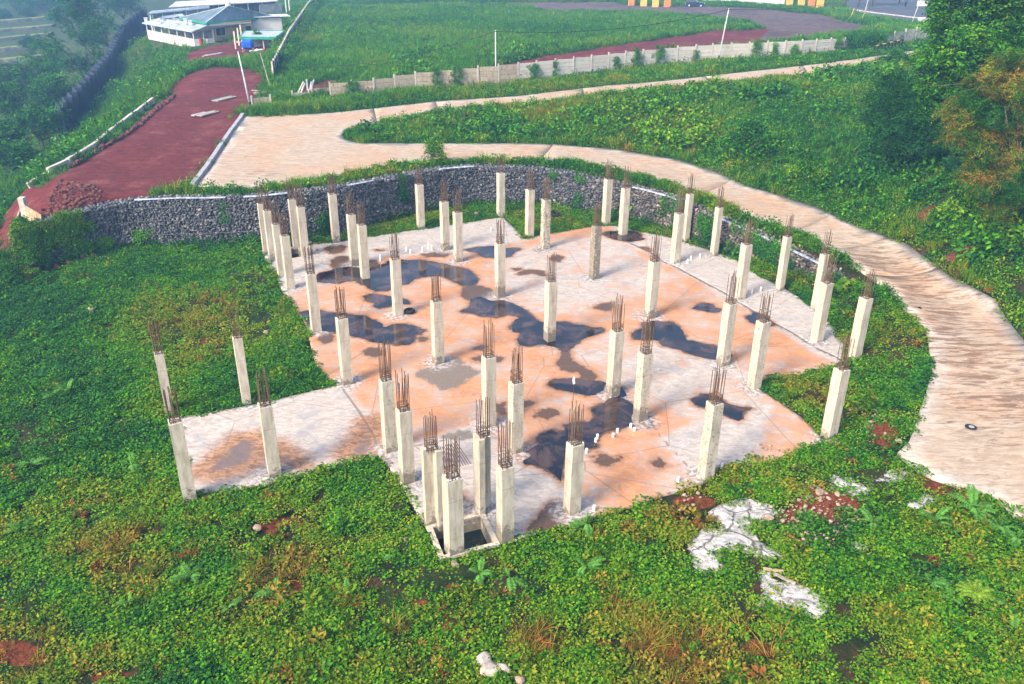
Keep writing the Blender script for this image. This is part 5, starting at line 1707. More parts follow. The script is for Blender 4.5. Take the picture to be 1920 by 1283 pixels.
for i, (u, v, lab) in enumerate([(538, 18, 'red topped white pipe riser right of the annex, left one'), (544, 16, 'red topped white pipe riser right of the annex, right one')]):
    p = G(u, v + 12, 3.0)
    root = thing('pipe_riser', lab, 'pipe', p)
    MB().tube([(0, 0, 0), (0, 0, 3.6)], .12, 8).build('pipe', M['white_plastic'], root)
    MB().box((0, 0, 3.8), (.5, .5, .5)).build('cap', M['red'], root, bevel=.06)
# ivy-grown grey fence running back from the plaza corner past the house
root = thing('grey_fence', 'grey concrete fence running away beside the house up to the top edge', 'fence', (0, 0, 0))
fp = [(513, 148, 3.9), (524, 126, 3.8), (545, 78, 3.4), (566, 44, 3.2), (578, 24, 3.0), (590, 8, 2.9), (598, -4, 2.9)]
fpw = np.array([G(*p) for p in fp])
fr, ft = resample(fpw, 2.6)
for i, (a, b) in enumerate(zip(fr[:-1], fr[1:])):
    if i in (1, 2):
        pass
    MB().wall(a, b, a[2] - .3, a[2] + 1.75, .1).build('panel', M['panel_grey'] if i > 4 else M['dark_wall'], root)
    MB().box((a[0], a[1], a[2] + .8), (.2, .2, 2.4)).build('post', M['kerb_light'], root)

# ------------------------------------------------------------------ far lot: car, painted wall piers, road
def suv(p, rz, label, mat):
    root = thing('parked_car', label, 'car', p, rz)
    bm = bmesh.new()
    prof = [(-2.2, .35), (-2.25, .95), (-2.1, 1.05), (-1.95, 1.68), (-.2, 1.72), (.62, 1.12), (1.95, 1.0), (2.2, .75), (2.2, .35)]
    P = []
    for s_, w in ((-1, .88), (1, .88)):
        P.append([bm.verts.new((x, s_ * (w if z < 1.15 else w - .16), z)) for x, z in prof])
    n_ = len(prof)
    for k in range(n_):
        bm.faces.new((P[0][k], P[0][(k + 1) % n_], P[1][(k + 1) % n_], P[1][k]))
    bm.faces.new(P[0][::-1])
    bm.faces.new(P[1])
    bmesh.ops.recalc_face_normals(bm, faces=bm.faces)
    me = bpy.data.meshes.new('body')
    bm.to_mesh(me)
    bm.free()
    me.materials.append(M[mat])
    link('body', me, root)
    for s_ in (-1, 1):
        mb = MB().add([(-1.85, s_ * .80, 1.16), (-1.05, s_ * .80, 1.16), (-1.05, s_ * .755, 1.58), (-1.8, s_ * .755, 1.58)], [(0, 1, 2, 3)])
        mb.build('side_window', M['glass'], root)
        MB().add([(-.98, s_ * .80, 1.16), (.35, s_ * .80, 1.16), (-.22, s_ * .755, 1.58), (-.98, s_ * .755, 1.58)], [(0, 1, 2, 3)]).build('side_window', M['glass'], root)
        for x in (-1.4, 1.4):
            w = MB().tube([(x, s_ * .70, .36), (x, s_ * .93, .36)], .36, 16).build('wheel', M['rubber'], root)
            MB().tube([(x, s_ * .925, .36), (x, s_ * .945, .36)], .2, 12).build('rim', M['chrome'], w)
        MB().box((2.19, s_ * .62, .82), (.06, .34, .16)).build('headlight', M['white_plastic'], root)
        MB().box((-2.24, s_ * .7, .95), (.05, .18, .3)).build('tail_light', M['red'], root)
    MB().add([(-.17, -.68, 1.70), (.60, -.72, 1.15), (.60, .72, 1.15), (-.17, .68, 1.70)], [(0, 1, 2, 3)]).build('windscreen', M['glass'], root)
    MB().add([(-2.04, -.68, 1.62), (-2.11, -.72, 1.1), (-2.11, .72, 1.1), (-2.04, .68, 1.62)], [(3, 2, 1, 0)]).build('rear_window', M['glass'], root)
    MB().box((-2.27, 0, .52), (.10, 1.6, .2)).build('bumper', M['chrome'], root)
    return root
suv(gpos(1303, 13, 3.5), rad(-12), 'dark blue off-road car parked at the edge of the gravel lot', 'car')
suv(gpos(717, 5, 2.6), rad(4), 'dark van at the top edge beyond the grass field', 'car')
root = thing('roadside_wall', 'white boundary wall with yellow and orange piers beyond the gravel lot', 'wall', (0, 0, 0))
zl = 3.6
wpt = [G(1316, 3, 3.1), G(1390, 6, 3.2), G(1470, 11.5, 3.5)]
for a, b in zip(wpt[:-1], wpt[1:]):
    MB().wall(a, b, 2.4, max(a[2], b[2]) + 2.6, .3).build('wall', M['wall_white'], root)
for i, (u, v) in enumerate([(1183, 11), (1206, 12), (1228, 13.5), (1250, 14), (1478, 14), (1500, 15), (1519, 17), (1535, 18)]):
    p = gpos(u, v, 3.4)
    MB().box((p[0], p[1] - .4, p[2] + 1.4), (1.5, .8, 3.4)).build('pier', M['yellow'] if i % 3 else M['orange'], root, bevel=.03)
ar = [(1588, 14), (1640, 30), (1700, 47), (1745, 58), (1800, 66), (1860, 50), (1830, 20), (1800, -2), (1740, -18), (1640, -16), (1600, -8), (1540, -14), (1480, -12)]
# far asphalt road
apoly = PW([(1596, 18), (1640, 32), (1700, 46), (1760, 56), (1860, 62), (1900, 30), (1800, -10), (1640, -14), (1580, -4)], 4.3)
av, af = cdt(apoly, (), (), 4.0)
link('asphalt_road', make_mesh('asphalt_road', np.c_[av, height(av[:, 0], av[:, 1]) + .12], af, [M['asphalt']]), kind='structure')
m1 = [gpos(u, v, 4.2) for u, v in [(1600, 20), (1650, 27), (1700, 33), (1740, 38), (1790, 44)]]
strip('median_kerb', 'pale kerb of the strip between the two lanes of the far road', 'kerb', [p + [0, 0, .12] for p in m1], .7, .18, 'kerb_light', 3.5)
e1 = [gpos(u, v, 4.4) for u, v in [(1592, 19), (1640, 32.5), (1700, 46), (1740, 54)]]
strip('road_kerb', 'pale kerb on the near side of the far road', 'kerb', [p + [0, 0, .1] for p in e1], .4, .15, 'kerb_light', 3.5)
def motorbike(p, rz, label, shirt):
    root = thing('motorbike', label, 'motorbike', p, rz)
    for x in (-.62, .62):
        V, F = [], []
        MB().tube([(x, -.06, .3), (x, .06, .3)], .3, 14).build('wheel', M['rubber'], root)
    MB().bar((-.7, 0, .55), (.35, 0, .6), .28, .25).build('body', M['car'], root, bevel=.04)
    MB().bar((.62, 0, .3), (.45, 0, 1.0), .07).build('fork', M['chrome'], root)
    MB().bar((.45, -.35, 1.0), (.45, .35, 1.0), .05).build('handlebar', M['black'], root)
    MB().box((-.25, 0, .78), (.7, .26, .1)).build('seat', M['black'], root, bevel=.03)
    return root
def rider(p, rz, label, shirt):
    """Seated rider: one skinned body, helmet and shirt colours by material."""
    J = {'pel': (-.25, 0, .88), 'che': (-.12, 0, 1.32), 'nec': (-.06, 0, 1.46), 'hea': (-.02, 0, 1.64), 'ls': (-.1, .2, 1.38), 'le': (.14, .27, 1.14), 'lh': (.42, .3, 1.03), 'rs': (-.1, -.2, 1.38), 're': (.14, -.27, 1.14), 'rh': (.42, -.3, 1.03),
         'lk': (.22, .2, .82), 'lf': (.1, .2, .36), 'lt': (.27, .2, .32), 'rk': (.22, -.2, .82), 'rf': (.1, -.2, .36), 'rt': (.27, -.2, .32)}
    R = dict(pel=.17, che=.17, nec=.07, hea=.12, ls=.08, le=.055, lh=.045, rs=.08, re=.055, rh=.045, lk=.085, lf=.055, lt=.05, rk=.085, rf=.055, rt=.05)
    E_ = [('pel', 'che'), ('che', 'nec'), ('nec', 'hea'), ('che', 'ls'), ('ls', 'le'), ('le', 'lh'), ('che', 'rs'), ('rs', 're'), ('re', 'rh'), ('pel', 'lk'), ('lk', 'lf'), ('lf', 'lt'), ('pel', 'rk'), ('rk', 'rf'), ('rf', 'rt')]
    ks = list(J)
    me = bpy.data.meshes.new('person')
    me.from_pydata([J[k] for k in ks], [(ks.index(a), ks.index(b)) for a, b in E_], [])
    me.materials.append(M[shirt])
    o = thing('person', label, 'person', p, rz, me=me)
    md = o.modifiers.new('skin', 'SKIN')
    for i, k in enumerate(ks):
        me.skin_vertices[0].data[i].radius = (R[k], R[k])
    me.skin_vertices[0].data[0].use_root = True
    o.modifiers.new('sub', 'SUBSURF').levels = 1
    o.modifiers['sub'].render_levels = 1
    MB().tube([(-.02, 0, 1.56), (-.02, 0, 1.66), (-.02, 0, 1.78)], [.13, .15, .07], 12).build('helmet', M['white_plastic' if shirt == 'cream' else 'black'], o, smooth_=True)
    return o
for (u, v, bl, pl, sh) in [(1685, 8, 'motorbike riding away on the far road, the left one', 'rider in a pale top on the left motorbike', 'cream'), (1697, 14, 'motorbike riding on the far road, the right one', 'rider in a dark top on the right motorbike', 'car')]:
    p = gpos(u, v, 4.2) + [0, 0, .13]
    motorbike(p, rad(70), bl, sh)
    rider(p, rad(70), pl, sh)
for i, (u, v, lab) in enumerate([(1728, 42, 'white concrete block at the far road edge, left'), (1745, 43, 'white concrete block at the far road edge, right')]):
    p = gpos(u, v, 4.6)
    root = thing('road_block', lab, 'block', p, .2)
    MB().box((0, 0, .45), (1.6, .8, .9)).build('block', M['wall_white'], root, bevel=.12)
p = gpos(1727, 18, 4.3)
root = thing('vendor_sign', 'pale panel board standing beside the far road', 'board', p)
MB().box((0, 0, 1.3), (2.4, .12, 1.2)).build('board', M['wall_white'], root)
for x in (-.9, .9):
    MB().box((x, 0, .4), (.1, .1, .9)).build('leg', M['black'], root)
root = thing('bamboo_frame', 'dark frame of thin poles beside the yellow piers', 'frame', gpos(1560, 20, 4.0))
for k in range(5):
    MB().bar((k * .9 - 2, 0, 0), (k * .9 - 1.8, .2, 3.2), .1).build('pole', M['bark'], root)
for z in (1.2, 2.4):
    MB().bar((-2.2, 0, z), (2, .1, z), .09).build('rail', M['bark'], root)

# ------------------------------------------------------------------ plants
def node_group(K):
    ng = bpy.data.node_groups.new('scatter_%d' % K, 'GeometryNodeTree')
    ng.interface.new_socket('Geometry', in_out='INPUT', socket_type='NodeSocketGeometry')
    ng.interface.new_socket('Geometry', in_out='OUTPUT', socket_type='NodeSocketGeometry')
    N = ng.nodes
    gi, go = N.new('NodeGroupInput'), N.new('NodeGroupOutput')
    def named(nm, ty):
        a = N.new('GeometryNodeInputNamedAttribute')
        a.data_type = ty
        a.inputs['Name'].default_value = nm
        return [o for o in a.outputs if o.enabled][0]
    kid, rot, scl = named('kid', 'INT'), named('rot', 'FLOAT_VECTOR'), named('scl', 'FLOAT')
    e2r = N.new('FunctionNodeEulerToRotation')
    ng.links.new(rot, e2r.inputs[0])
    join = N.new('GeometryNodeJoinGeometry')
    def eq(v):
        c = N.new('FunctionNodeCompare')
        c.data_type, c.operation = 'INT', 'EQUAL'
        ins = [i for i in c.inputs if i.type == 'INT']
        ng.links.new(kid, ins[0])
        ins[1].default_value = v
        return c.outputs[0]
    def sep(v):
        s_ = N.new('GeometryNodeSeparateGeometry')
        s_.domain = 'POINT'
        ng.links.new(gi.outputs[0], s_.inputs[0])
        ng.links.new(eq(v), s_.inputs['Selection'])
        return s_.outputs[0]
    for k in range(K):
        ip = N.new('GeometryNodeInstanceOnPoints')
        ng.links.new(sep(k), ip.inputs['Points'])
        ng.links.new(sep(-1 - k), ip.inputs['Instance'])
        ng.links.new(e2r.outputs[0], ip.inputs['Rotation'])
        ng.links.new(scl, ip.inputs['Scale'])
        ng.links.new(ip.outputs[0], join.inputs[0])
    ng.links.new(join.outputs[0], go.inputs[0])
    return ng
_NG = {}

def scatter(name, protos, P, kid, rot, scl, tint, parent=None, mat=None, **props):
    """One object: its mesh holds the sprig shapes and one loose point per plant; geometry nodes set the plants on the points."""
    K = len(protos)
    if K not in _NG:
        _NG[K] = node_group(K)
    VV, FF, kk, lv = [], [], [], []
    nb = 0
    for k, (v, f, l) in enumerate(protos):
        VV.append(v)
        FF.append(np.asarray(f) + nb)
        kk.append(np.full(len(v), -1 - k))
        lv.append(l)
        nb += len(v)
    V = np.vstack(VV + [P])
    F = np.vstack(FF)
    me = make_mesh(name, V, F, [mat or M['leaf']], dict(leafv=np.r_[np.concatenate(lv), np.zeros(len(P))], scl=np.r_[np.ones(nb), scl], tint=np.r_[np.zeros(nb), tint]))
    a = me.attributes.new('kid', 'INT', 'POINT')
    a.data.foreach_set('value', np.r_[np.concatenate(kk), kid].astype(np.int32))
    a = me.attributes.new('rot', 'FLOAT_VECTOR', 'POINT')
    a.data.foreach_set('vector', np.vstack([np.zeros((nb, 3)), rot]).astype(np.float32).ravel())
    o = link(name, me, parent, **props)
    md = o.modifiers.new('scatter', 'NODES')
    md.node_group = _NG[K]
    return o

def bake(name, protos, P, kid, rot, scl, tint, parent=None, mat=None, **props):
    """The same as real triangles: for crowns and creepers that are things of their own."""
    VV, FF, LL, TT = [], [], [], []
    nb = 0
    cx, sx_ = np.cos(rot[:, 0]), np.sin(rot[:, 0])
    cy_, sy_ = np.cos(rot[:, 1]), np.sin(rot[:, 1])
    cz, sz2 = np.cos(rot[:, 2]), np.sin(rot[:, 2])
    Rm = np.empty((len(P), 3, 3))
    Rm[:, 0, 0], Rm[:, 0, 1], Rm[:, 0, 2] = cy_ * cz, sx_ * sy_ * cz - cx * sz2, cx * sy_ * cz + sx_ * sz2
    Rm[:, 1, 0], Rm[:, 1, 1], Rm[:, 1, 2] = cy_ * sz2, sx_ * sy_ * sz2 + cx * cz, cx * sy_ * sz2 - sx_ * cz
    Rm[:, 2, 0], Rm[:, 2, 1], Rm[:, 2, 2] = -sy_, sx_ * cy_, cx * cy_
    for k, (v, f, l) in enumerate(protos):
        i = np.where(kid == k)[0]
        if not len(i):
            continue
        w = np.einsum('nij,vj->nvi', Rm[i] * scl[i, None, None], v) + P[i][:, None, :]
        FF.append((f[None] + (np.arange(len(i)) * len(v))[:, None, None] + nb).reshape(-1, 3))
        VV.append(w.reshape(-1, 3))
        LL.append(np.tile(l, len(i)))
        TT.append(np.repeat(tint[i], len(v)))
        nb += w.shape[0] * w.shape[1]
    me = make_mesh(name, np.vstack(VV), np.vstack(FF), [mat or M['leaf']], dict(leafv=np.concatenate(LL), tintv=np.concatenate(TT)))
    return link(name, me, parent, **props)

def leaf(r, c, d, nrm, L, W, V, F, Lv, fold=.25, lv=None):
    """One leaf: two triangles folded along the midrib (4 vertices, as two tris)."""
    d = d / (np.linalg.norm(d) + 1e-9)
    s_ = np.cross(nrm, d)
    s_ /= (np.linalg.norm(s_) + 1e-9)
    up = np.cross(d, s_)
    b = len(V)
    V += [c, c + d * L * .45 + s_ * W / 2 + up * W * fold, c + d * L - up * L * .12, c + d * L * .45 - s_ * W / 2 + up * W * fold]
    F += [(b, b + 2, b + 1), (b, b + 3, b + 2)]
    Lv += [r.rand() if lv is None else lv] * 4

def creeper(seed, n=88, R=.42, H=.24, L0=.055, L1=.115):
    r = np.random.RandomState(seed)
    V, F, Lv = [], [], []
    for i in range(n):
        rr, a = R * math.sqrt(r.rand()), r.uniform(0, 6.283)
        z = H * (1 - (rr / R) ** 2) * r.uniform(.3, 1.1) + .02
        d = np.array([math.cos(a + r.normal() * 1.2), math.sin(a + r.normal() * 1.2), r.uniform(-.35, .35)])
        nr = np.array([r.normal() * .35, r.normal() * .35, 1])
        L = r.uniform(L0, L1)
        leaf(r, np.array([rr * math.cos(a), rr * math.sin(a), z]), d, nr, L, L * r.uniform(.75, .95), V, F, Lv, .15)
    return np.array(V), np.array(F), np.array(Lv)

def tuft(seed, n=34, R=.16, h0=.3, h1=.65, w=.022, lean=.5):
    r = np.random.RandomState(seed)
    V, F, Lv = [], [], []
    for i in range(n):
        rr, a = R * math.sqrt(r.rand()), r.uniform(0, 6.283)
        h = r.uniform(h0, h1)
        l = r.uniform(.1, lean) * h
        dx, dy = math.cos(a + r.normal() * .5), math.sin(a + r.normal() * .5)
        c = np.array([rr * math.cos(a), rr * math.sin(a), 0])
        s_ = np.array([-dy, dx, 0]) * w * .5
        b = len(V)
        m = c + np.array([dx * l * .35, dy * l * .35, h * .6])
        t = c + np.array([dx * l, dy * l, h])
        V += [c - s_, c + s_, m + s_ * .8, m - s_ * .8, t]
        F += [(b, b + 1, b + 2), (b, b + 2, b + 3), (b + 3, b + 2, b + 4)]
        Lv += [r.rand()] * 5
    return np.array(V), np.array(F), np.array(Lv)

def bushlet(seed, n=80, R=.55, H=.7, L0=.12, L1=.24):
    r = np.random.RandomState(seed)
    V, F, Lv = [], [], []
    for i in range(n):
        a, t = r.uniform(0, 6.283), math.acos(r.uniform(-.15, 1))
        q = r.uniform(.55, 1.05)
        dirv = np.array([math.sin(t) * math.cos(a), math.sin(t) * math.sin(a), math.cos(t)])
        c = dirv * np.array([R, R, H]) * q
        c[2] = max(c[2], .02)
        d = dirv + r.normal(size=3) * .6
        d[2] -= .25
        nr = dirv * .6 + np.array([0, 0, .8]) + r.normal(size=3) * .3
        L = r.uniform(L0, L1)
        leaf(r, c, d, nr, L, L * r.uniform(.45, .7), V, F, Lv, .2)
    return np.array(V), np.array(F), np.array(Lv)

def spray(seed, n=46, R=.6, L0=.14, L1=.26, slim=.5, droop=.3):
    """A leafy twig cluster for a tree crown."""
    r = np.random.RandomState(seed)
    V, F, Lv = [], [], []
    tw = 5
    for k in range(tw):
        a = 2 * math.pi * k / tw + r.uniform(-.4, .4)
        el = r.uniform(-.1, .6)
        dirv = np.array([math.cos(a) * math.cos(el), math.sin(a) * math.cos(el), math.sin(el)])
        for i in range(n // tw):
            t = (i + 1) / (n // tw)
            c = dirv * R * t + np.array([0, 0, -droop * R * t * t]) + r.normal(size=3) * .05
            side = np.cross(dirv, [0, 0, 1]) * (1 if i % 2 else -1)
            d = side * .9 + dirv * .7 + np.array([0, 0, r.uniform(-.5, .1)])
            L = r.uniform(L0, L1)
            leaf(r, c, d, np.array([r.normal() * .3, r.normal() * .3, 1]), L, L * slim, V, F, Lv, .2)
    return np.array(V), np.array(F), np.array(Lv)

CREEP = [creeper(i) for i in range(5)]
TUFT = [tuft(20 + i) for i in range(4)]
TALL = [tuft(30 + i, 60, .45, .3, .8, .035, .9) for i in range(4)]
LOW = [bushlet(46 + i, 90, .5, .34, .07, .16) for i in range(4)]
BUSH = [bushlet(40 + i) for i in range(5)]
HERB = [bushlet(90 + i, 46, .4, .6, .16, .30) for i in range(3)]
for _v in HERB:
    pass
SPRAY = [spray(50 + i) for i in range(5)]
SPRAY_FINE = [spray(60 + i, 80, .8, .12, .2, .34, .45) for i in range(4)]

SUNP = None
def visible(x, y, z, mx=130, my=110):
    u, v = PX(x, y, z)
    return (u > -mx) & (u < 1920 + mx) & (v > -60) & (v < 1283 + my)

def candidates(x0, x1, y0, y1, dens):
    n_ = int((x1 - x0) * (y1 - y0) * dens)
    return RS.uniform(x0, x1, n_), RS.uniform(y0, y1, n_)

# bare areas where nothing grows: road, slab, lot, pit
YARD = PW([(262, 45), (278, 70), (366, 90), (380, 116), (440, 122), (480, 112), (520, 100), (542, 60), (530, 20), (300, 10)], 3.1)
SHOR = PW([(10, 455), (15, 405), (30, 375), (60, 380), (90, 410), (60, 440), (36, 460)], 0.8)
def open_ground(x, y, road_m=.0, slab_m=.0):
    k = sd_poly(x, y, ROAD) > road_m
    k &= sd_poly(x, y, SLAB) > slab_m
    k &= sd_poly(x, y, apoly) > .3
    k &= sd_poly(x, y, SHOR) > 0
    k &= (sd_poly(x, y, YARD) > -.3) | (RS.rand(*np.shape(x)) < .10)
    for p in GRAV:
        k &= sd_poly(x, y, p) > .2
    return k

# patches of colour in the plant cover: photograph pixel, radius in metres, tint, weight
TINT_PX = [(320, 620, 5, .66, .7), (470, 600, 4, .62, .55), (250, 560, 4, .60, .5), (560, 640, 3, .58, .4), (290, 740, 2.5, .72, .6), (390, 560, 3, .62, .5), (500, 520, 3, .62, .55), (300, 690, 2.2, .72, .5), (350, 760, 2, .6, .4),
           (220, 1040, 2.2, .74, .75), (150, 1030, 1.5, .76, .7), (250, 1090, 1.6, .72, .6), (100, 960, 1.6, .70, .5), (560, 1090, 2.0, .74, .75), (470, 1180, 1.6, .70, .5), (540, 1000, 2.2, .68, .6), (620, 1220, 2.5, .66, .7), (760, 1270, 2.5, .66, .8), (690, 1250, 2.0, .66, .7), (520, 1180, 2, .66, .5),
           (740, 930, 1.8, .62, .6), (720, 1000, 1.5, .60, .5), (770, 890, 1.2, .60, .5), (1010, 1190, 1.2, .80, .85), (1150, 1150, 1.2, .76, .7), (1200, 1200, 1.8, .80, .8), (1250, 1240, 1.8, .78, .8), (1330, 1230, 2.5, .74, .8), (1400, 1240, 2.0, .74, .7), (1290, 960, 1.6, .74, .8), (1310, 920, 1.2, .7, .7), (1480, 880, 2, .62, .6), (1500, 930, 1.4, .64, .6),
           (1540, 740, 2.4, .68, .8), (1480, 720, 1.5, .62, .6), (1600, 780, 1.6, .60, .5), (1560, 640, 1.5, .6, .5), (1430, 490, 2.0, .56, .6), (1480, 520, 2.0, .60, .6), (1250, 430, 2.0, .56, .7), (1040, 425, 4.0, .56, .5), (970, 410, 2.5, .58, .5),
           (1700, 1180, 2, .62, .5), (1850, 1050, 2, .62, .5), (1780, 1000, 1.5, .64, .5), (1680, 1230, 2, .64, .6), (40, 1220, 1.6, .76, .6), (180, 1250, 1.5, .74, .6), (70, 1180, 1.2, .72, .5), (1650, 600, 2, .55, .5), (1700, 640, 2, .56, .5), (340, 1180, 2, .6, .4),
           (1160, 1100, 3, .45, .6), (900, 1130, 4, .47, .7), (640, 1150, 3, .46, .7), (760, 1200, 3, .48, .7), (1000, 1240, 4, .5, .6), (1500, 1240, 4, .46, .6), (1850, 1240, 3, .44, .6), (100, 1100, 3, .44, .5), (60, 800, 6, .26, .6), (150, 700, 5, .25, .6), (60, 600, 6, .2, .6), (400, 840, 3, .34, .5), (560, 690, 3, .34, .6), (420, 720, 2.5, .32, .6),
           (1000, 215, 4, .6, .5), (1200, 215, 6, .62, .45), (1330, 240, 5, .64, .5), (1280, 270, 3, .62, .5), (900, 225, 3, .42, .5), (1500, 250, 8, .3, .6), (1600, 300, 8, .24, .6), (1480, 330, 6, .36, .5), (1640, 230, 4, .5, .4), (1560, 400, 6, .38, .6), (1700, 430, 5, .42, .6), (1380, 170, 4, .52, .5), (1480, 150, 4, .5, .5),
           (800, 60, 14, .5, .5), (700, 80, 8, .36, .5), (1000, 40, 15, .44, .5), (1100, 70, 10, .38, .5), (1060, 35, 10, .56, .5), (900, 110, 6, .36, .5), (620, 110, 6, .4, .5), (1250, 45, 10, .42, .4), (250, 170, 8, .38, .5), (330, 100, 6, .36, .4), (190, 240, 8, .44, .5), (130, 300, 5, .4, .5)]
TINTW = [(*gpos(u, v, 1.0)[:2], r, t, w) for u, v, r, t, w in TINT_PX]

def tint_at(x, y):
    t = .435 + (fnoise(x, y, 4.5, 21, 4) - .5) * .50 + (fnoise(x, y, 1.1, 26, 3) - .5) * .22
    far = smooth(60, 100, y)
    t = t * (1 - far) + (.42 + (fnoise(x, y, 10, 22, 4) - .5) * .36) * far
    left = smooth(-8, -30, x) * smooth(30, 55, y) * (1 - far)
    t = t - .10 * left
    for tx, ty, r, tt, w in TINTW:
        k = w * smooth(r * 1.35, r * .3, np.hypot(x - tx, y - ty))
        t = t * (1 - k) + tt * k
    return t

def rots(n_, tilt=.15):
    return np.c_[RS.normal(size=n_) * tilt, RS.normal(size=n_) * tilt, RS.uniform(0, 6.283, n_)]

def surf(x, y):
    z = height(x, y)
    s_ = sd_poly(x, y, SLAB)
    return np.where(s_ < .9, -.06 * smooth(.9, .1, s_) + z * (1 - smooth(.9, .1, s_)), z) - .02

def cover(name, x0, x1, y0, y1, dens, protos, sc, keep=None, dt=0.0, jt=.05, road_m=.05, slab_m=.05, tilt=.15, soil_w=1.0, **props):
    x, y = candidates(x0, x1, y0, y1, dens)
    z = surf(x, y)
    k = visible(x, y, z)
    x, y, z = x[k], y[k], z[k]
    k = open_ground(x, y, road_m, slab_m)
    x, y, z = x[k], y[k], z[k]
    k = RS.rand(len(x)) > soil_w * np.maximum(soil_mask(x, y), poly_mask(x, y, WHITE, .45)) * 1.06
    x, y, z = x[k], y[k], z[k]
    d = dist_line(x, y, GAB_XY)
    k = ~((d[3] > 0) & (d[0] < 1.0) & (height(x, y) > 1.0))
    x, y, z = x[k], y[k], z[k]
    if keep is not None:
        k = keep(x, y)
        x, y, z = x[k], y[k], z[k]
    n_ = len(x)
    t = tint_at(x, y) + dt + RS.normal(size=n_) * jt
    s_ = RS.uniform(sc[0], sc[1], n_)
    return scatter(name, protos, np.c_[x, y, z], RS.randint(0, len(protos), n_), rots(n_, tilt), s_, t, **props)

is_low = lambda x, y: site_side(x, y)[0] < .1
is_high = lambda x, y: site_side(x, y)[0] > 0
def dry(x, y):
    return smooth(.50, .66, tint_at(x, y) + (fnoise(x, y, 1.5, 61) - .5) * .25)
# 1 creeping cover of the building site and the foreground
cover('ground_cover', -48, 36, 15, 72, 11.0, CREEP, (.6, 1.3), lambda x, y: is_low(x, y) & (RS.rand(len(x)) > dry(x, y) * .72) & (fnoise(x, y, .9, 71, 3) > .27), kind='stuff')
cover('weeds', -46, 34, 15, 70, 1.6, BUSH, (.28, .62), lambda x, y: is_low(x, y) & (fnoise(x, y, 3.2, 31, 4) > .50) & (dist_line(x, y, GAB_XY)[0] > 1.6) & (RS.rand(len(x)) > dry(x, y) * .7), dt=.02, jt=.09, kind='stuff')
cover('herbs', -46, 34, 15, 70, 1.8, HERB, (.35, .95), lambda x, y: is_low(x, y) & (fnoise(x, y, 2.6, 35, 4) > .55) & (dist_line(x, y, GAB_XY)[0] > 1.6), dt=.06, jt=.10, slab_m=.3, kind='stuff')
cover('dead_growth', -46, 34, 15, 70, 2.4, HERB + TUFT, (.22, .6), lambda x, y: is_low(x, y) & (fnoise(x, y, 1.7, 37, 4) > .60), dt=.34, jt=.09, slab_m=.1, kind='stuff')
cover('grass', -46, 34, 15, 72, 6.5, TUFT, (.25, .62), lambda x, y: is_low(x, y) & (RS.rand(len(x)) < .10 + .9 * dry(x, y) + .7 * (fnoise(x, y, 2.2, 39, 3) > .60)), dt=.04, jt=.08, kind='stuff')
# 2 rough growth on the embankments and verges
emb = lambda x, y: is_high(x, y) & (y < 136)
nearwall = lambda x, y: dist_line(x, y, wp)[0] < 2.2
cover('undergrowth', -26, 75, 30, 136, 2.2, BUSH, (.5, 1.1), lambda x, y: emb(x, y) & ~nearwall(x, y) & (x > -30) & (sd_poly(x, y, RED[0]) > .1), dt=-.04, jt=.07, road_m=.25, kind='stuff')
cover('embankment_grass', -26, 75, 30, 136, 2.2, TALL, (.5, 1.2), lambda x, y: emb(x, y) & (sd_poly(x, y, RED[0]) > .1) & (fnoise(x, y, 5, 33) > .5 + .2 * smooth(22, 36, x)), dt=.10, jt=.07, road_m=.2, kind='stuff')
cover('slope_bushes', -15, 75, 40, 125, .8, BUSH, (1.1, 2.4), lambda x, y: emb(x, y) & (dist_line(x, y, wp)[0] > 6) & (fnoise(x, y, 6, 52, 4) > .55) & (sd_poly(x, y, ROAD) > 1.6), dt=-.07, jt=.06, road_m=1.2, kind='stuff')
cover('low_growth', -26, 75, 30, 136, 4.5, LOW, (.6, 1.3), emb, dt=-.02, jt=.07, road_m=.15, kind='stuff')
cover('field_weeds', -125, 95, 95, 300, .9, LOW, (1.2, 2.6), lambda x, y: is_high(x, y) & (sd_poly(x, y, RED[0]) > .1) & (x > -60 + (200 - y) * .15) & (dist_line(x, y, wp)[3] > 0) & (fnoise(x, y, 8, 47) > .45), jt=.07, dt=-.04, kind='stuff')
# 3 tall grass of the field and of the left slope
fld = lambda x, y: is_high(x, y) & (sd_poly(x, y, RED[0]) > .1)
cover('field_grass', -125, 95, 95, 300, 1.7, TALL, (.7, 1.5), lambda x, y: fld(x, y) & (dist_line(x, y, wp)[3] > 0) & (x > -60 + (200 - y) * .15), jt=.06, dt=.0, kind='stuff')
cover('slope_grass', -75, -15, 45, 160, 2.6, TALL + LOW, (.6, 1.35), lambda x, y: fld(x, y) & (height(x, y) > -4.2) & (sd_poly(x, y, ROAD) > 1) & ~in_poly(x, y, PW([(266, 43), (360, 86), (545, 80), (560, 30), (300, 0)], 3.0)), jt=.06, dt=-.02, kind='stuff')
cover('valley_grass', -190, -38, 50, 300, .9, TALL + LOW, (.6, 1.3), lambda x, y: fld(x, y) & (height(x, y) <= -4.0) & ((fnoise(x, y, 9, 44) > .42) | (y < 150)) & (PX(x, y, height(x, y))[1] > 128), jt=.06, dt=.06, kind='stuff')
cover('shrubs_on_slope', -75, -15, 45, 160, .30, BUSH, (1.0, 2.2), lambda x, y: fld(x, y) & (height(x, y) > -4.5) & (height(x, y) < 3.1) & (fnoise(x, y, 7, 45) > .5), jt=.06, dt=-.05, kind='stuff')

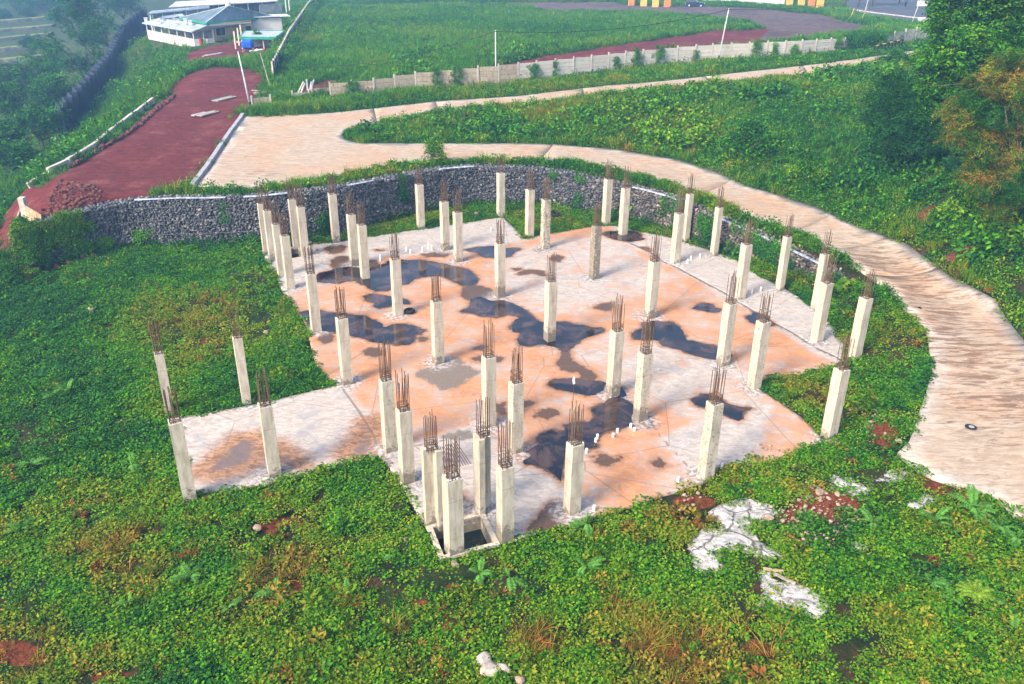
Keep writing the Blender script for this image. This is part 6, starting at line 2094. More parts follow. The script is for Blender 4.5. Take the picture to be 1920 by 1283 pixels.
def strip_scatter(name, line, n_, spread, protos, sc, zoff=0, dt=0, jt=.06, tilt=.15, **props):
    L, t_ = resample(np.asarray(line), .2)
    i = RS.randint(0, len(L), n_)
    x = L[i, 0] + RS.normal(size=n_) * spread
    y = L[i, 1] + RS.normal(size=n_) * spread
    z = surf(x, y) + zoff
    return (scatter if 'kind' in props else bake)(name, protos, np.c_[x, y, z], RS.randint(0, len(protos), n_), rots(n_, tilt), RS.uniform(sc[0], sc[1], n_), tint_at(x, y) + dt + RS.normal(size=n_) * jt, **props)
# verge between the stone wall's top and the road
i0 = 8
vx = GAB_XY[i0:-3] + np.array([[0.15, 1.3]])
Lr, _ = resample(GAB_XY[i0:], .2)
tn = np.gradient(Lr, axis=0)
tn /= np.hypot(tn[:, 0], tn[:, 1])[:, None]
nb_ = np.c_[-tn[:, 1], tn[:, 0]]
def verge(n_, lo, hi, pr, sc, name, dt, near0=0, gate=None):
    i = RS.randint(near0, len(Lr), n_)
    q = RS.uniform(lo, hi, n_)
    x, y = Lr[i, 0] + nb_[i, 0] * q, Lr[i, 1] + nb_[i, 1] * q
    k = sd_poly(x, y, ROAD) > .1
    if gate is not None:
        k &= fnoise(x, y, 2.6, 77) > gate
    x, y, q = x[k], y[k], q[k]
    z = np.maximum(height(x, y), np.where(q < 1.0, np.interp(i[k] * .2, gt[:len(gt)], GR[:, 2]) * 0 + height(x, y), -9))
    d = dist_line(x, y, GAB_XY)
    zt = GAB[d[1], 2] * (1 - d[2]) + GAB[np.minimum(d[1] + 1, len(GAB) - 1), 2] * d[2]
    z = np.where(d[0] < 1.0, np.maximum(z, zt), z) - .03
    m = len(x)
    scatter(name, pr, np.c_[x, y, z], RS.randint(0, len(pr), m), rots(m), RS.uniform(sc[0], sc[1], m), tint_at(x, y) + dt + RS.normal(size=m) * .06, kind='stuff')
half = int(len(Lr) * .42)
verge(2200, 1.0, 4.2, BUSH, (.3, .65), 'verge_bushes', -.06, half, .42)
verge(1500, .9, 3.0, TUFT, (.5, 1.1), 'verge_grass', .06, 0, .42)
verge(420, .9, 2.6, BUSH, (.35, .8), 'verge_weeds', .0, 0, .60)

# creepers hanging on the left end of the stone wall and in streaks further along
gpx = PX(GR[:, 0], GR[:, 1], GR[:, 2])[0]
def wall_creeper(n_, dens_of_px, name, label, tint0):
    i = RS.randint(0, len(GR), n_)
    f = RS.rand(n_)
    k = RS.rand(n_) < dens_of_px(gpx[i], f)
    i, f = i[k], f[k]
    z = gbase[i] + .2 + (GR[i, 2] - gbase[i] - .1) * f
    x = GR[i, 0] + nout[i, 0] * .10 + RS.normal(size=len(i)) * .05
    y = GR[i, 1] + nout[i, 1] * .10 + RS.normal(size=len(i)) * .05
    m = len(i)
    r = np.c_[np.full(m, rad(78)) + RS.normal(size=m) * .2, RS.normal(size=m) * .2, np.arctan2(nout[i, 0], -nout[i, 1]) + RS.normal(size=m) * .2]
    o = bake(name, CREEP, np.c_[x, y, z], RS.randint(0, 5, m), r, RS.uniform(.6, 1.2, m), tint0 + RS.normal(size=m) * .06 + (f - .5) * .14)
    o['label'], o['category'] = label, 'creeper'
    return o
def d_left(u, f):
    s_ = smooth(250, 110, u)
    n_ = fnoise(u / 14, f * 3, 2.0, 81, 3)
    return np.clip(s_ * 1.4 + (n_ - .62) * 3 * smooth(420, 200, u), 0, 1)
wall_creeper(3600, d_left, 'wall_creeper', 'thick green creeper smothering the left end of the stone wall', .44)
def d_mid(u, f):
    n_ = fnoise(u / 20, f * 1.4, 1.6, 83, 3)
    b = np.exp(-((u - 742) / 16) ** 2) * (f > .35) + .8 * np.exp(-((u - 600) / 16) ** 2) * (f < .5) + .7 * np.exp(-((u - 1330) / 20) ** 2) + .6 * np.exp(-((u - 1440) / 30) ** 2) + .7 * np.exp(-((u - 1280) / 10) ** 2)
    return np.clip(b * 1.1 * (n_ > .40) + (n_ > .70) * .35 + (f < .14) * .5, 0, 1)
wall_creeper(2600, d_mid, 'wall_creeper', 'thin creeper streaks hanging on the middle and right of the stone wall', .24)
# earth bank end face of the stone wall
e0 = GR[0]
m = 420
q = RS.rand(m)
bake('wall_end_creeper', CREEP, np.c_[e0[0] - RS.uniform(.05, .45, m), e0[1] + q * 1.1 - .1, gbase[0] + RS.rand(m) * (e0[2] - gbase[0] + .2)], RS.randint(0, 5, m), rots(m, .8), RS.uniform(.7, 1.2, m), .44 + RS.normal(size=m) * .06, label='bright green leafy creeper rounding the left corner of the stone wall', category='creeper')

# ivy on the panel wall, in clumps at the posts and a mat on the right
def wall_ivy(us, n_each, spread, hfrac, label, tint0=.30, proto=CREEP, sc=(.35, .75)):
    X = []
    for u, top in zip(us, hfrac):
        k = np.argmin(np.abs(PX(wr[:, 0], wr[:, 1], wr[:, 2])[0] - u))
        a = wr[k]
        d = wr[min(k + 3, len(wr) - 1)] - wr[max(k - 3, 0)]
        d = d[:2] / np.hypot(*d[:2])
        for _ in range(n_each):
            f = RS.rand() ** .8
            X.append((a[0] + d[0] * RS.normal() * spread * (1.3 - f * .5) + d[1] * .14, a[1] + d[1] * RS.normal() * spread - d[0] * RS.uniform(.06, .3), a[2] + f * top * (a[3] - a[2]) * 1.08))
    X = np.array(X)
    m = len(X)
    r = np.c_[np.full(m, rad(60)) + RS.normal(size=m) * .4, RS.normal(size=m) * .4, RS.normal(size=m) * .5]
    o = bake('ivy', proto, X, RS.randint(0, len(proto), m), r, RS.uniform(*sc, m), tint0 + RS.normal(size=m) * .06)
    o['label'], o['category'] = label, 'ivy'
    return o
IVY = [(662, 70, .55, 1.05, 'ivy clump on the leftmost stained part of the panel wall'), (819, 60, .35, 1.1, 'ivy column covering a post in the brown part of the panel wall, left of two'), (858, 60, .4, 1.1, 'ivy column covering a post in the brown part of the panel wall, right of two'), (1000, 70, .5, .85, 'bushy ivy at the left end of the white panels'), (1040, 26, .2, .9, 'thin ivy streak on a post of the white panels'),
       (1153, 30, .25, .7, 'ivy clump low on the white panels, before the tall pair'), (1190, 55, .3, 1.15, 'ivy rising over the top of the white panels, left of the tall pair'), (1232, 60, .4, 1.1, 'ivy rising over the top of the white panels, right of the tall pair'), (1303, 22, .25, .7, 'small ivy low on the white panels before the second pole'), (1415, 60, .3, 1.1, 'bright ivy column on the white panels right of the second pole'), (1450, 34, .22, .85, 'narrow ivy streak right of the bright ivy column'), (1487, 34, .25, .7, 'low ivy tuft at a post near the right end of the white panels'), (1567, 50, .3, 1.2, 'ivy tip sticking up where the white panels end')]
for u, n_e, sp_, top, lab in IVY:
    wall_ivy([u], n_e, sp_, [top], lab, .30 if u < 1300 else .38)
wall_ivy(np.linspace(1592, 1640, 9), 60, .9, [1.1] * 9, 'wide ivy mat hiding the panel wall behind the guard rail', .27, CREEP + BUSH[:2], (.6, 1.2))
wall_ivy(np.linspace(1640, 1690, 5), 9, .6, [1.15] * 5, 'ragged ivy along the top of the grey panels at the right end', .30)
# bushes along the foot of the wall
foot = np.array([[*G(u, v + 3, z)[:2]] for u, v, z, t in WL])
strip_scatter('verge_shrubs', foot - np.array([0, 1.3]), 1500, .55, BUSH, (.3, .7), 0, -.03, kind='stuff')
strip_scatter('wall_foot_grass', np.array([[*G(u, v, 3.6)[:2]] for u, v in [(480, 208), (520, 208), (580, 205), (640, 198), (700, 192), (800, 181)]]), 900, .8, TALL, (.6, 1.3), 0, .08, kind='stuff')
strip_scatter('fence_ivy', fpw[1:], 900, .7, BUSH, (.8, 1.5), .8, -.04, label='green creeper overgrowing the grey fence beside the house', category='ivy')

# ------------------------------------------------------------------ trees
def tree(name, label, base, h, lobes, ns, tint, proto=None, sc=(.9, 1.5), trunk_r=.16, bark='bark', jt=.06, group=None, lean=(0, 0), cat='tree', flower=0.0, seed=0):
    """lobes: (x, y, z, rx, ry, rz) of leaf masses, relative to the base."""
    r = np.random.RandomState(seed + int(abs(base[0] * 13) + abs(base[1] * 7)))
    proto = proto or SPRAY
    root = thing(name, label, cat, base, 0, group)
    lob = np.array(lobes, float)
    top = lob[:, 2].max()
    mb = MB()
    fork = max(.8, lob[:, 2].min() * .62)
    fx, fy = lean[0] * .5, lean[1] * .5
    mb.tube([(0, 0, -.5), (lean[0] * .2, lean[1] * .2, fork * .5), (fx, fy, fork)], [trunk_r * 1.25, trunk_r, trunk_r * .85], 8)
    mb.build('trunk', M[bark], root, smooth_=True)
    for l in lob:
        m2 = MB()
        c = l[:3]
        mid = np.array([fx, fy, fork]) * .45 + c * .55 + np.array([r.normal() * .2, r.normal() * .2, -l[5] * .3])
        m2.tube([(fx, fy, fork - .1), mid, c + [0, 0, l[5] * .3]], [trunk_r * .62, trunk_r * .4, trunk_r * .14], 6)
        for _ in range(4):
            d = r.normal(size=3) * l[3:] * .6
            m2.tube([mid * .5 + c * .5, c + d * .5, c + d], [trunk_r * .25, trunk_r * .15, .012], 5)
        m2.build('limb', M[bark], root, smooth_=True)
    P, tn_, N_ = [], [], []
    vol = np.cbrt(lob[:, 3] * lob[:, 4] * lob[:, 5]) ** 2
    for l, v_ in zip(lob, vol):
        n_ = max(4, int(ns * v_ / vol.sum()))
        d = r.normal(size=(n_, 3))
        d /= np.linalg.norm(d, axis=1)[:, None]
        d[:, 2] = np.where(d[:, 2] < -.35, -d[:, 2], d[:, 2])
        rad_ = r.uniform(.45, 1.08, n_)[:, None] ** .6
        p = l[:3] + d * rad_ * l[3:]
        g = fnoise(p[:, 0] * 1.3 + p[:, 2], p[:, 1] * 1.3 - p[:, 2], 1.1 + l[3] * .3, seed + 5, 3)
        k = g > .46
        P.append(p[k])
        t_ = tint + (g[k] - .55) * .22 + (d[k, 2]) * .03 + r.normal(size=k.sum()) * jt
        if flower:
            fl = r.rand(k.sum()) < flower * (fnoise(p[k, 0], p[k, 2], 1.4, seed + 8, 2) > .34)
            t_ = np.where(fl, r.uniform(.60, .82, k.sum()), t_)
        tn_.append(t_)
        N_.append(d[k])
    P, tn_, N_ = np.vstack(P), np.concatenate(tn_), np.vstack(N_)
    m = len(P)
    rt = np.c_[r.normal(size=m) * .35 - N_[:, 1] * .5, r.normal(size=m) * .35 + N_[:, 0] * .5, r.uniform(0, 6.28, m)]
    bake('crown', proto, P, r.randint(0, len(proto), m), rt, r.uniform(*sc, m), tn_, root)
    return root

def lobes_for(w, h, n_, r, low=.35, d=None):
    out = []
    d = d or w
    for i in range(n_):
        a = 2.4 * i + r.uniform(-.4, .4)
        t = (i + .5) / n_
        q = math.sqrt(r.uniform(.05, 1)) * .62
        z = h * (low + (1 - low) * (t * .85 + .08)) 
        s_ = (.42 + .25 * math.sin(math.pi * min(1, t + .15))) * r.uniform(.8, 1.15)
        k = 1.1 - .7 * max(0, t - .4)
        out.append((math.cos(a) * w / 2 * q * k, math.sin(a) * d / 2 * q * k, z - h * .12, w / 2 * s_, d / 2 * s_, h * .17 * r.uniform(.8, 1.2)))
    return out

rt_ = np.random.RandomState(77)
def spot(u, v, z=None):
    if z is None:
        p = gpos(u, v, 2.0, 14)
        p[2] = float(height(p[0], p[1]))
        return p
    return G(u, v, z)

# left valley: hazy loose trees, tall ones with bare stems
VALLEY = [ # base u,v,z, top v, width m, label
 (168, 132, -6.2, -30, 11, 5, 'tallest loose tree of the left valley, its long bare stem rising from the stepped wall'),
 (184, 146, -6.2, 35, 7, 4, 'slender tree with a thin stem just right of the tallest valley tree'),
 (237, 64, -5.4, -35, 12, 5, 'dense dark tree beside the left end of the white sheds'),
 (205, 100, -5.6, 20, 7, 4, 'small tree between the tallest valley tree and the dense dark one'),
 (168, 180, -6.2, 85, 8, 4, 'leaning tree whose stem meets the middle of the stepped wall'),
 (108, 175, -6.8, 60, 9, 4, 'bushy blue green tree left of the middle of the stepped wall'),
 (75, 215, -6.8, 105, 9, 4, 'broad blue green tree in the middle of the left valley'),
 (20, 210, -7.0, 120, 10, 4, 'tree at the left edge of the picture below the terraces'),
 (32, 245, -6.6, 150, 8, 4, 'pale stemmed tree at the left edge, lower in the valley'),
 (115, 235, -6.2, 140, 8, 5, 'round dense tree next to the lower end of the stepped wall'),
 (85, 290, -5.4, 195, 8, 4, 'low spreading tree below the lower end of the stepped wall'),
 (40, 345, -4.6, 270, 6, 4, 'leafy small tree near the timber shoring'),
 (8, 320, -5.0, 225, 7, 4, 'tree cut by the left edge of the picture above the timber shoring'),
 (52, 94, -7.2, 62, 3.2, 3, 'young lone tree standing on the terraces'),
 (52, 36, -6.6, 15, 5, 3, 'light green small tree at the back rim of the terraces'),
 (105, 46, -6.2, 18, 5, 3, 'small tree at the right end of the terraces'),
 (8, 35, -6.6, 18, 5, 3, 'small tree at the upper left corner of the terraces'),
 (30, 22, -6.4, -20, 14, 4, 'dark tree mass at the upper left corner of the picture, left of three'),
 (85, 24, -6.2, -25, 14, 4, 'dark tree mass at the upper left corner of the picture, middle of three'),
 (135, 22, -5.8, -25, 13, 4, 'dark tree mass at the upper left corner of the picture, right of three'),
]
for i, (u, v, z, tv, w, nl, lab) in enumerate(VALLEY):
    p = spot(u, v, z)
    p[2] = float(height(p[0], p[1]))
    h = min(max(top_z(p[0], p[1], tv) - p[2], 2.5), 24)
    lob = lobes_for(w, h, nl + 3, rt_, .52 if i in (0, 1, 3, 4) else (.42 if i < 13 else .25))
    tree('valley_tree', lab, p, h, lob, int(46 + w * 28), .21 + rt_.uniform(-.04, .06), SPRAY, (1.0, 2.0), .07 + h * .010, jt=.05, group='hazy trees of the left valley', seed=i, bark='bark_pale' if i == 8 else 'bark')

# right: big trees on the slope, leaf masses set one by one
def at_dist(u, v, Y):
    x, y = (u - 960) / FPX, (641.5 - v) / FPX
    x, y = cr * x - sr * y, sr * x + cr * y
    r = np.array([x, cp + sp * y, -sp + cp * y])
    return np.array([0, 0, CAMH]) + r * (Y / r[1])
def placed(base, lob):
    out = []
    for u, v, Y, r in lob:
        p = at_dist(u, v, Y) - base
        p[2] = max(p[2], .8)
        out.append((*p, r * rt_.uniform(.9, 1.15), r * rt_.uniform(.9, 1.15), r * .78))
    return out
b = spot(1835, 268, 6.2)
Yb = b[1]
tree('big_tree', 'big dark green broadleaf tree filling the upper right corner above the slope', b, 12, placed(b, [(1800, 75, Yb + 1, 2.5), (1815, 25, Yb + 2, 2.4), (1850, 40, Yb, 2.6), (1905, 70, Yb - 1, 2.5), (1790, 125, Yb - 1, 2.4), (1820, 110, Yb - 3, 2.6), (1880, 140, Yb - 3, 2.4), (1745, 165, Yb, 1.9), (1775, 180, Yb - 2, 2.4), (1830, 190, Yb - 3, 2.8), (1830, -25, Yb + 1, 2.6), (1880, -25, Yb, 2.8), (1765, 120, Yb + 2, 1.8), (1800, 235, Yb - 2, 2.2)]), 4200, .33, SPRAY, (.75, 1.35), .26, jt=.08, seed=200)
b = spot(1775, 300, 5.4)
Yb = b[1]
tree('feathery_tree', 'dark feathery leaved tree arching over the slope left of the big tree', b, 6, [(l[0], l[1], l[2], l[3], l[4], l[5] * .7) for l in placed(b, [(1700, 165, Yb + 5, 2.0), (1740, 185, Yb + 3, 2.2), (1675, 195, Yb + 4, 1.9), (1715, 220, Yb + 2, 2.2), (1765, 225, Yb, 2.2), (1660, 230, Yb + 3, 1.6), (1690, 255, Yb + 1, 1.8), (1735, 262, Yb, 2.0), (1780, 262, Yb - 1, 1.8), (1710, 285, Yb, 1.5)])], 2200, .17, SPRAY_FINE, (.7, 1.25), .18, jt=.06, seed=201)
b = spot(1925, 450, 3.2)
Yb = b[1]
tree('podded_tree', 'tall tree at the right edge covered with rusty orange pods', b, 9, placed(b, [(1850, 170, Yb + 3, 1.6), (1900, 150, Yb + 2, 2.1), (1830, 215, Yb + 3, 1.8), (1880, 215, Yb + 1, 2.1), (1935, 200, Yb, 2.2), (1815, 265, Yb + 2, 1.5), (1860, 275, Yb + 1, 1.9), (1910, 280, Yb, 2.0), (1850, 330, Yb + 1, 1.5), (1890, 345, Yb, 1.8), (1940, 350, Yb - 1, 2.0), (1900, 400, Yb - .5, 1.4), (1870, 395, Yb + .5, 1.0)]), 5200, .27, SPRAY_FINE, (.45, .85), .2, jt=.08, flower=.5, seed=202)
b = spot(1915, 180, 7.6)
tree('back_tree', 'green tree at the upper right corner behind the big dark green tree', b, 12, lobes_for(13, 12, 7, rt_, .25), 1100, .34, SPRAY, (1.0, 1.7), .22, jt=.07, seed=203)

def umbrella_leaf(seed, R=.42):
    """A round hand-shaped leaf of drooping fingers."""
    r = np.random.RandomState(seed)
    V, F, Lv = [], [], []
    lv = r.rand()
    for k in range(9):
        a = 2 * math.pi * k / 9 + r.uniform(-.1, .1)
        leaf(r, np.zeros(3), np.array([math.cos(a), math.sin(a), -.28]), np.array([0, 0, 1.]), R * r.uniform(.85, 1.1), R * .42, V, F, Lv, .12, lv)
    return np.array(V), np.array(F), np.array(Lv)
UMB = [umbrella_leaf(i) for i in range(3)]
def broad_bush(label, p, w, h, ns, tint, proto, sc, trunk=.06, cat='shrub', name='shrub', bark='bark', seed=0, low=.15):
    return tree(name, label, p, h, lobes_for(w, h, 5, rt_, low), ns, tint, proto, sc, trunk, bark, cat=cat, seed=seed)
p = spot(1838, 380, 3.6)
broad_bush('young umbrella leaved tree with big dark hand shaped leaves on a bare pale stem', p, 5.2, top_z(p[0], p[1], 262) - p[2], 260, .18, UMB, (1.2, 2.1), .09, 'tree', 'umbrella_tree', 'bark_pale', 300, .5)
broad_bush('light green broad leaved shrub at the lower right of the slope beside the road', spot(1850, 440, 2.8), 4.6, 2.6, 240, .47, BUSH, (.8, 1.3), .05, seed=301)
broad_bush('second light green shrub lower down against the right edge', spot(1880, 480, 2.4), 4.0, 2.2, 170, .44, BUSH, (.8, 1.3), .05, seed=302)
broad_bush('pale blue green bush standing out on the embankment', spot(1397, 300, 3.3), 3.6, 3.2, 170, .31, BUSH, (.8, 1.3), .06, seed=303)
broad_bush('round dark clipped looking bush beside the upper road', spot(1677, 130, 5.9), 3.0, 2.0, 170, .28, BUSH, (.6, 1.0), .05, seed=304)
broad_bush('bluish leafy shrub low on the slope right of the road bend', spot(1760, 395, 3.0), 4.0, 2.0, 150, .24, BUSH, (.9, 1.4), .05, seed=305)
broad_bush('yellow green shrub near the road bend at the foot of the slope', spot(1510, 350, 2.6), 3.0, 1.8, 120, .40, BUSH, (.7, 1.1), .05, seed=306)
broad_bush('bushy weed growing around the dark green post above the stone wall', spot(813, 305, 3.4), 1.9, 1.7, 60, .40, BUSH, (.5, .8), .03, seed=307)
broad_bush('glossy heart leaved plant under the right end of the stone wall', spot(1585, 552, .3), 2.0, 1.0, 46, .48, UMB, (.6, .9), .03, cat='plant', name='leafy_plant', seed=308)
broad_bush('climbing bush before the canopy behind the blue tank', spot(487, 90, 3.0), 1.8, 2.6, 60, .24, BUSH, (.5, .9), .05, seed=309)
for i, (u, v, tv, lab) in enumerate([(1584, 14, -22, 'dark bare palm like stem beside the far road, left of three'), (1608, 14, -22, 'dark leaning stem beside the far road, middle of three'), (1633, 13, -22, 'dark slanting stem beside the far road, right of three')]):
    p = gpos(u, v, 4.0)
    tree('street_tree', lab, p, 9, [(1.4 + i * .8, 0, 9, 2.4, 2.4, 1.6), (0.3, .5, 10, 2, 2, 1.4)], 90, .26, SPRAY, (1, 1.8), .17, lean=(1.2 * i, 0), seed=320 + i, group='stems beside the far road')

# ------------------------------------------------------------------ feathery seedlings in the foreground
def frond_mesh(seed, L=1.0, n_=11):
    r = np.random.RandomState(seed)
    V, F, Lv = [], [], []
    for i in range(n_):
        t = .12 + .88 * i / n_
        c = np.array([L * t, 0, L * (.75 * t - .62 * t * t)])
        for s_ in (-1, 1):
            d = np.array([.45, s_ * 1.0, -.12 + r.normal() * .08])
            l = L * .29 * (1 - .45 * abs(2 * t - .9)) * r.uniform(.9, 1.1)
            leaf(r, c, d, np.array([0, 0, 1.]), l, l * .38, V, F, Lv, .1)
    b = len(V)
    for t in np.linspace(0, 1, 5):
        z = L * (.75 * t - .62 * t * t)
        V += [np.array([L * t, -.012, z]), np.array([L * t, .012, z])]
        Lv += [.3, .3]
    F = [tuple(f) for f in F]
    for k in range(4):
        F += [(b + 2 * k, b + 2 * k + 2, b + 2 * k + 3), (b + 2 * k, b + 2 * k + 3, b + 2 * k + 1)]
    return np.array(V), np.array(F), np.array(Lv)
M['frond'] = mat_leaf_obj('seedling_frond_mat', (.10, .27, .045))
M['frond_yellow'] = mat_leaf_obj('yellow_frond_mat', (.20, .34, .03))
fr_me = []
for i in range(4):
    v, f, l = frond_mesh(i)
    fr_me.append(make_mesh('frond', v, f, [M['frond']], dict(leafv=l)))
v, f, l = frond_mesh(9)
fr_y = make_mesh('frond', v, f, [M['frond_yellow']], dict(leafv=l))
stem_mb = MB().tube([(0, 0, -.1), (.02, 0, .5), (0, .03, 1)], [.02, .016, .01], 5)
stem_me = make_mesh('stem', stem_mb.V, stem_mb.F, [M['bark_branch']])
SEED = [(1100, 992, .9, 7, 'feathery weeds at the foot of the front slab edge column nearest the thin rod'), (1078, 1000, .7, 5, 'small feathery weed just left of those at the front slab edge'), (900, 1086, .95, 4, 'feathery seedling below the water pit, left of two'), (955, 1092, .95, 4, 'feathery seedling below the water pit, right of two'),
        (1098, 1072, 1.0, 6, 'feathery seedling in the green right below the front slab edge weeds'), (1820, 965, 1.35, 11, 'large feathery bush overlapping the road edge at the lower right'), (1870, 1000, 1.1, 8, 'feathery bush continuing down the road edge at the lower right'), (1750, 985, 1.0, 7, 'feathery plant left of the large bush at the road edge'),
        (1635, 990, 1.0, 5, 'feathery plant right of the stony bare patch'), (1742, 1105, 1.0, 7, 'pale pinnate seedling in the lower right green'), (1780, 1130, .8, 4, 'little pinnate seedling just right of another in the lower right green'), (1905, 1020, .9, 5, 'feathery plant at the right picture edge under the road'),
        (360, 1090, .95, 6, 'grey green feathery seedling below the two dark soil holes at left'), (60, 880, 1.1, 7, 'feathery weeds at the far left edge beside the green mass'), (45, 1000, 1.0, 6, 'grey feathery seedling at the left edge below dry stalks'), (515, 1120, .9, 5, 'feathery seedling in the left foreground among dry grass'),
        (430, 1147, .7, 4, 'small feathery seedling in the middle of the left foreground'), (245, 1140, .8, 4, 'narrow feathery seedling at lower left'), (655, 1120, .85, 4, 'dark green fern like sprig left of the lowest soil hole'), (735, 1050, .8, 5, 'small fern like weed left of the water pit'), (250, 880, .9, 5, 'bushy sprig beside the leftmost front column'),
        (780, 1000, .6, 5, 'leafy weed at the left rim of the water pit'), (1900, 1160, .9, 5, 'bright leafy sprout at the lower right picture edge'), (1040, 880, .01, 1, ''), (105, 750, 1.0, 6, 'feathery shrub in the left green before the back left wing column'), (130, 740, .9, 5, 'second feathery shrub beside the first in the left green')]
rs2 = np.random.RandomState(9)
for u, v, L, k_, lab in SEED:
    if not lab:
        continue
    p = G(u, v, float(height(*G(u, v, 0)[:2])))
    L *= .72
    hh = .35 * L
    root = thing('feathery_plant', lab, 'plant', (p[0], p[1], p[2] + .05), rs2.uniform(0, 6))
    o = link('stem', stem_me, root)
    o.scale = (1, 1, hh)
    for k in range(k_):
        o = link('frond', fr_me[rs2.randint(4)], root, (0, 0, hh * rs2.uniform(.6, 1.05)))
        o.rotation_euler = (rs2.normal() * .15, rs2.normal() * .4 - .1, 2 * math.pi * k / k_ + rs2.normal() * .7)
        o.scale = (L * rs2.uniform(.5, 1.2),) * 3
p = G(1822, 1130, .05)
root = thing('round_sprout', 'round bright yellow green whorl of leaves at the lower right', 'plant', p)
o = link('stem', stem_me, root)
o.scale = (1, 1, .5)
for k in range(13):
    o = link('frond', fr_y, root, (0, 0, .45))
    o.rotation_euler = (0, rs2.normal() * .15 + .05, 2 * math.pi * k / 13)
    o.scale = (.62, .62, .62)

# ------------------------------------------------------------------ loose stones, rubble, dead stalks
def rock(u, v, size, label, mat='rock', flat=.7, seed=0, z=None):
    p = G(u, v, float(height(*G(u, v, 0)[:2])))
    bm = bmesh.new()
    bmesh.ops.create_icosphere(bm, subdivisions=2, radius=.5)
    r = np.random.RandomState(seed)
    for _ in range(9):
        d = r.normal(size=3)
        d /= np.linalg.norm(d)
        h = r.uniform(.28, .42)
        for q in bm.verts:
            k = q.co.dot(Vector(d))
            if k > h:
                q.co -= Vector(d) * (k - h)
    for q in bm.verts:
        q.co = Vector((q.co.x * size * .95, q.co.y * size * .72, q.co.z * size * flat * .8))
    me = bpy.data.meshes.new('rock')
    bm.to_mesh(me)
    bm.free()
    me.materials.append(M[mat])
    return thing('rock', label, 'rock', (p[0], p[1], p[2] + size * flat * .28), r.uniform(0, 6), me=me)
for i, a in enumerate([(908, 1241, .75, 'pale rock at the bottom edge, uppermost of the group', 'rock_white'), (920, 1262, .85, 'pale rock at the bottom edge, left under the uppermost', 'rock_white'), (944, 1258, .6, 'pale flat rock at the bottom edge, right of the others', 'rock_white'), (974, 1279, .5, 'tan rock cut by the bottom picture edge', 'rock'),
                       (762, 1014, .36, 'pinkish stone in the grass left of the water pit', 'rock'), (852, 1063, .5, 'tan stone at the near corner of the water pit', 'rock'), (482, 993, .45, 'tan stone beside the bare soil left of the slab', 'rock'), (172, 585, .7, 'tan stone in the left green', 'rock'), (486, 940, .25, 'small white stone in the grass under the left wing', 'rock_white'),
                       (1536, 926, .5, 'largest tan stone on the bare red patch at lower right', 'rock'), (1570, 930, .42, 'tan stone right of the largest one on the bare red patch', 'rock'), (1442, 974, .5, 'pale stone left of the red patch beside the white crust', 'rock'), (1540, 908, .4, 'stone at the top rim of the bare red patch', 'rock'), (1735, 964, .6, 'white stone under the road edge at lower right', 'rock_white'),
                       (1685, 830, .4, 'brown stone at the lower corner of the road edge', 'rock'), (700, 905, .3, 'stone at the slab edge left of the front pair', 'rock'), (1857, 925, .4, 'white lump lying on the road at lower right', 'rock_white'), (581, 458, .5, 'white stone at the far left slab edge by the stone wall', 'rock_white'), (500, 625, .45, 'tan stone in the dry grass left of the slab', 'rock'), (893, 403, .55, 'tan stone in the grass below the middle of the stone wall', 'rock'), (1724, 580, .3, 'dark lump on the lower road near its inner edge', 'rubber')]):
    o = rock(*a, seed=i)
    if 'on the' in a[3] and 'road' in a[3] and a[0] in (1857, 1724):
        q = gpos(a[0], a[1], .3)
        o.location = (q[0], q[1], q[2] + .08)
# gravel-size rubble of the bare patch
VV, FF, nb = [], [], 0
rp = BARE[0]
for _ in range(1500):
    x, y = RS.uniform(rp[:, 0].min() - .6, rp[:, 0].max() + .6), RS.uniform(rp[:, 1].min() - .6, rp[:, 1].max() + .6)
    if sd_poly(x, y, rp) > .3:
        continue
    pv, pf = SP[RS.randint(8)]
    s_ = .04 + .17 * RS.rand() ** 4
    VV.append(pv * s_ + (x, y, float(surf(x, y)) + s_ * .2 + .05))
    FF.append(pf + nb)
    nb += len(pv)
for u, v, n_, sp_ in [(590, 462, 50, .8), (480, 350, 0, 1), (1640, 790, 30, .8), (1040, 408, 20, .6), (700, 880, 20, .5), (1430, 870, 60, .7), (1290, 930, 20, .6)]:
    c = G(u, v, 0)
    for _ in range(n_):
        x, y = c[0] + RS.normal() * sp_, c[1] + RS.normal() * sp_
        pv, pf = SP[RS.randint(8)]
        s_ = RS.uniform(.06, .22)
        VV.append(pv * s_ + (x, y, float(surf(x, y)) + s_ * .3 + .02))
        FF.append(pf + nb)
        nb += len(pv)
link('rubble', make_mesh('rubble', np.vstack(VV), np.vstack(FF), [M['rock']]), kind='stuff')
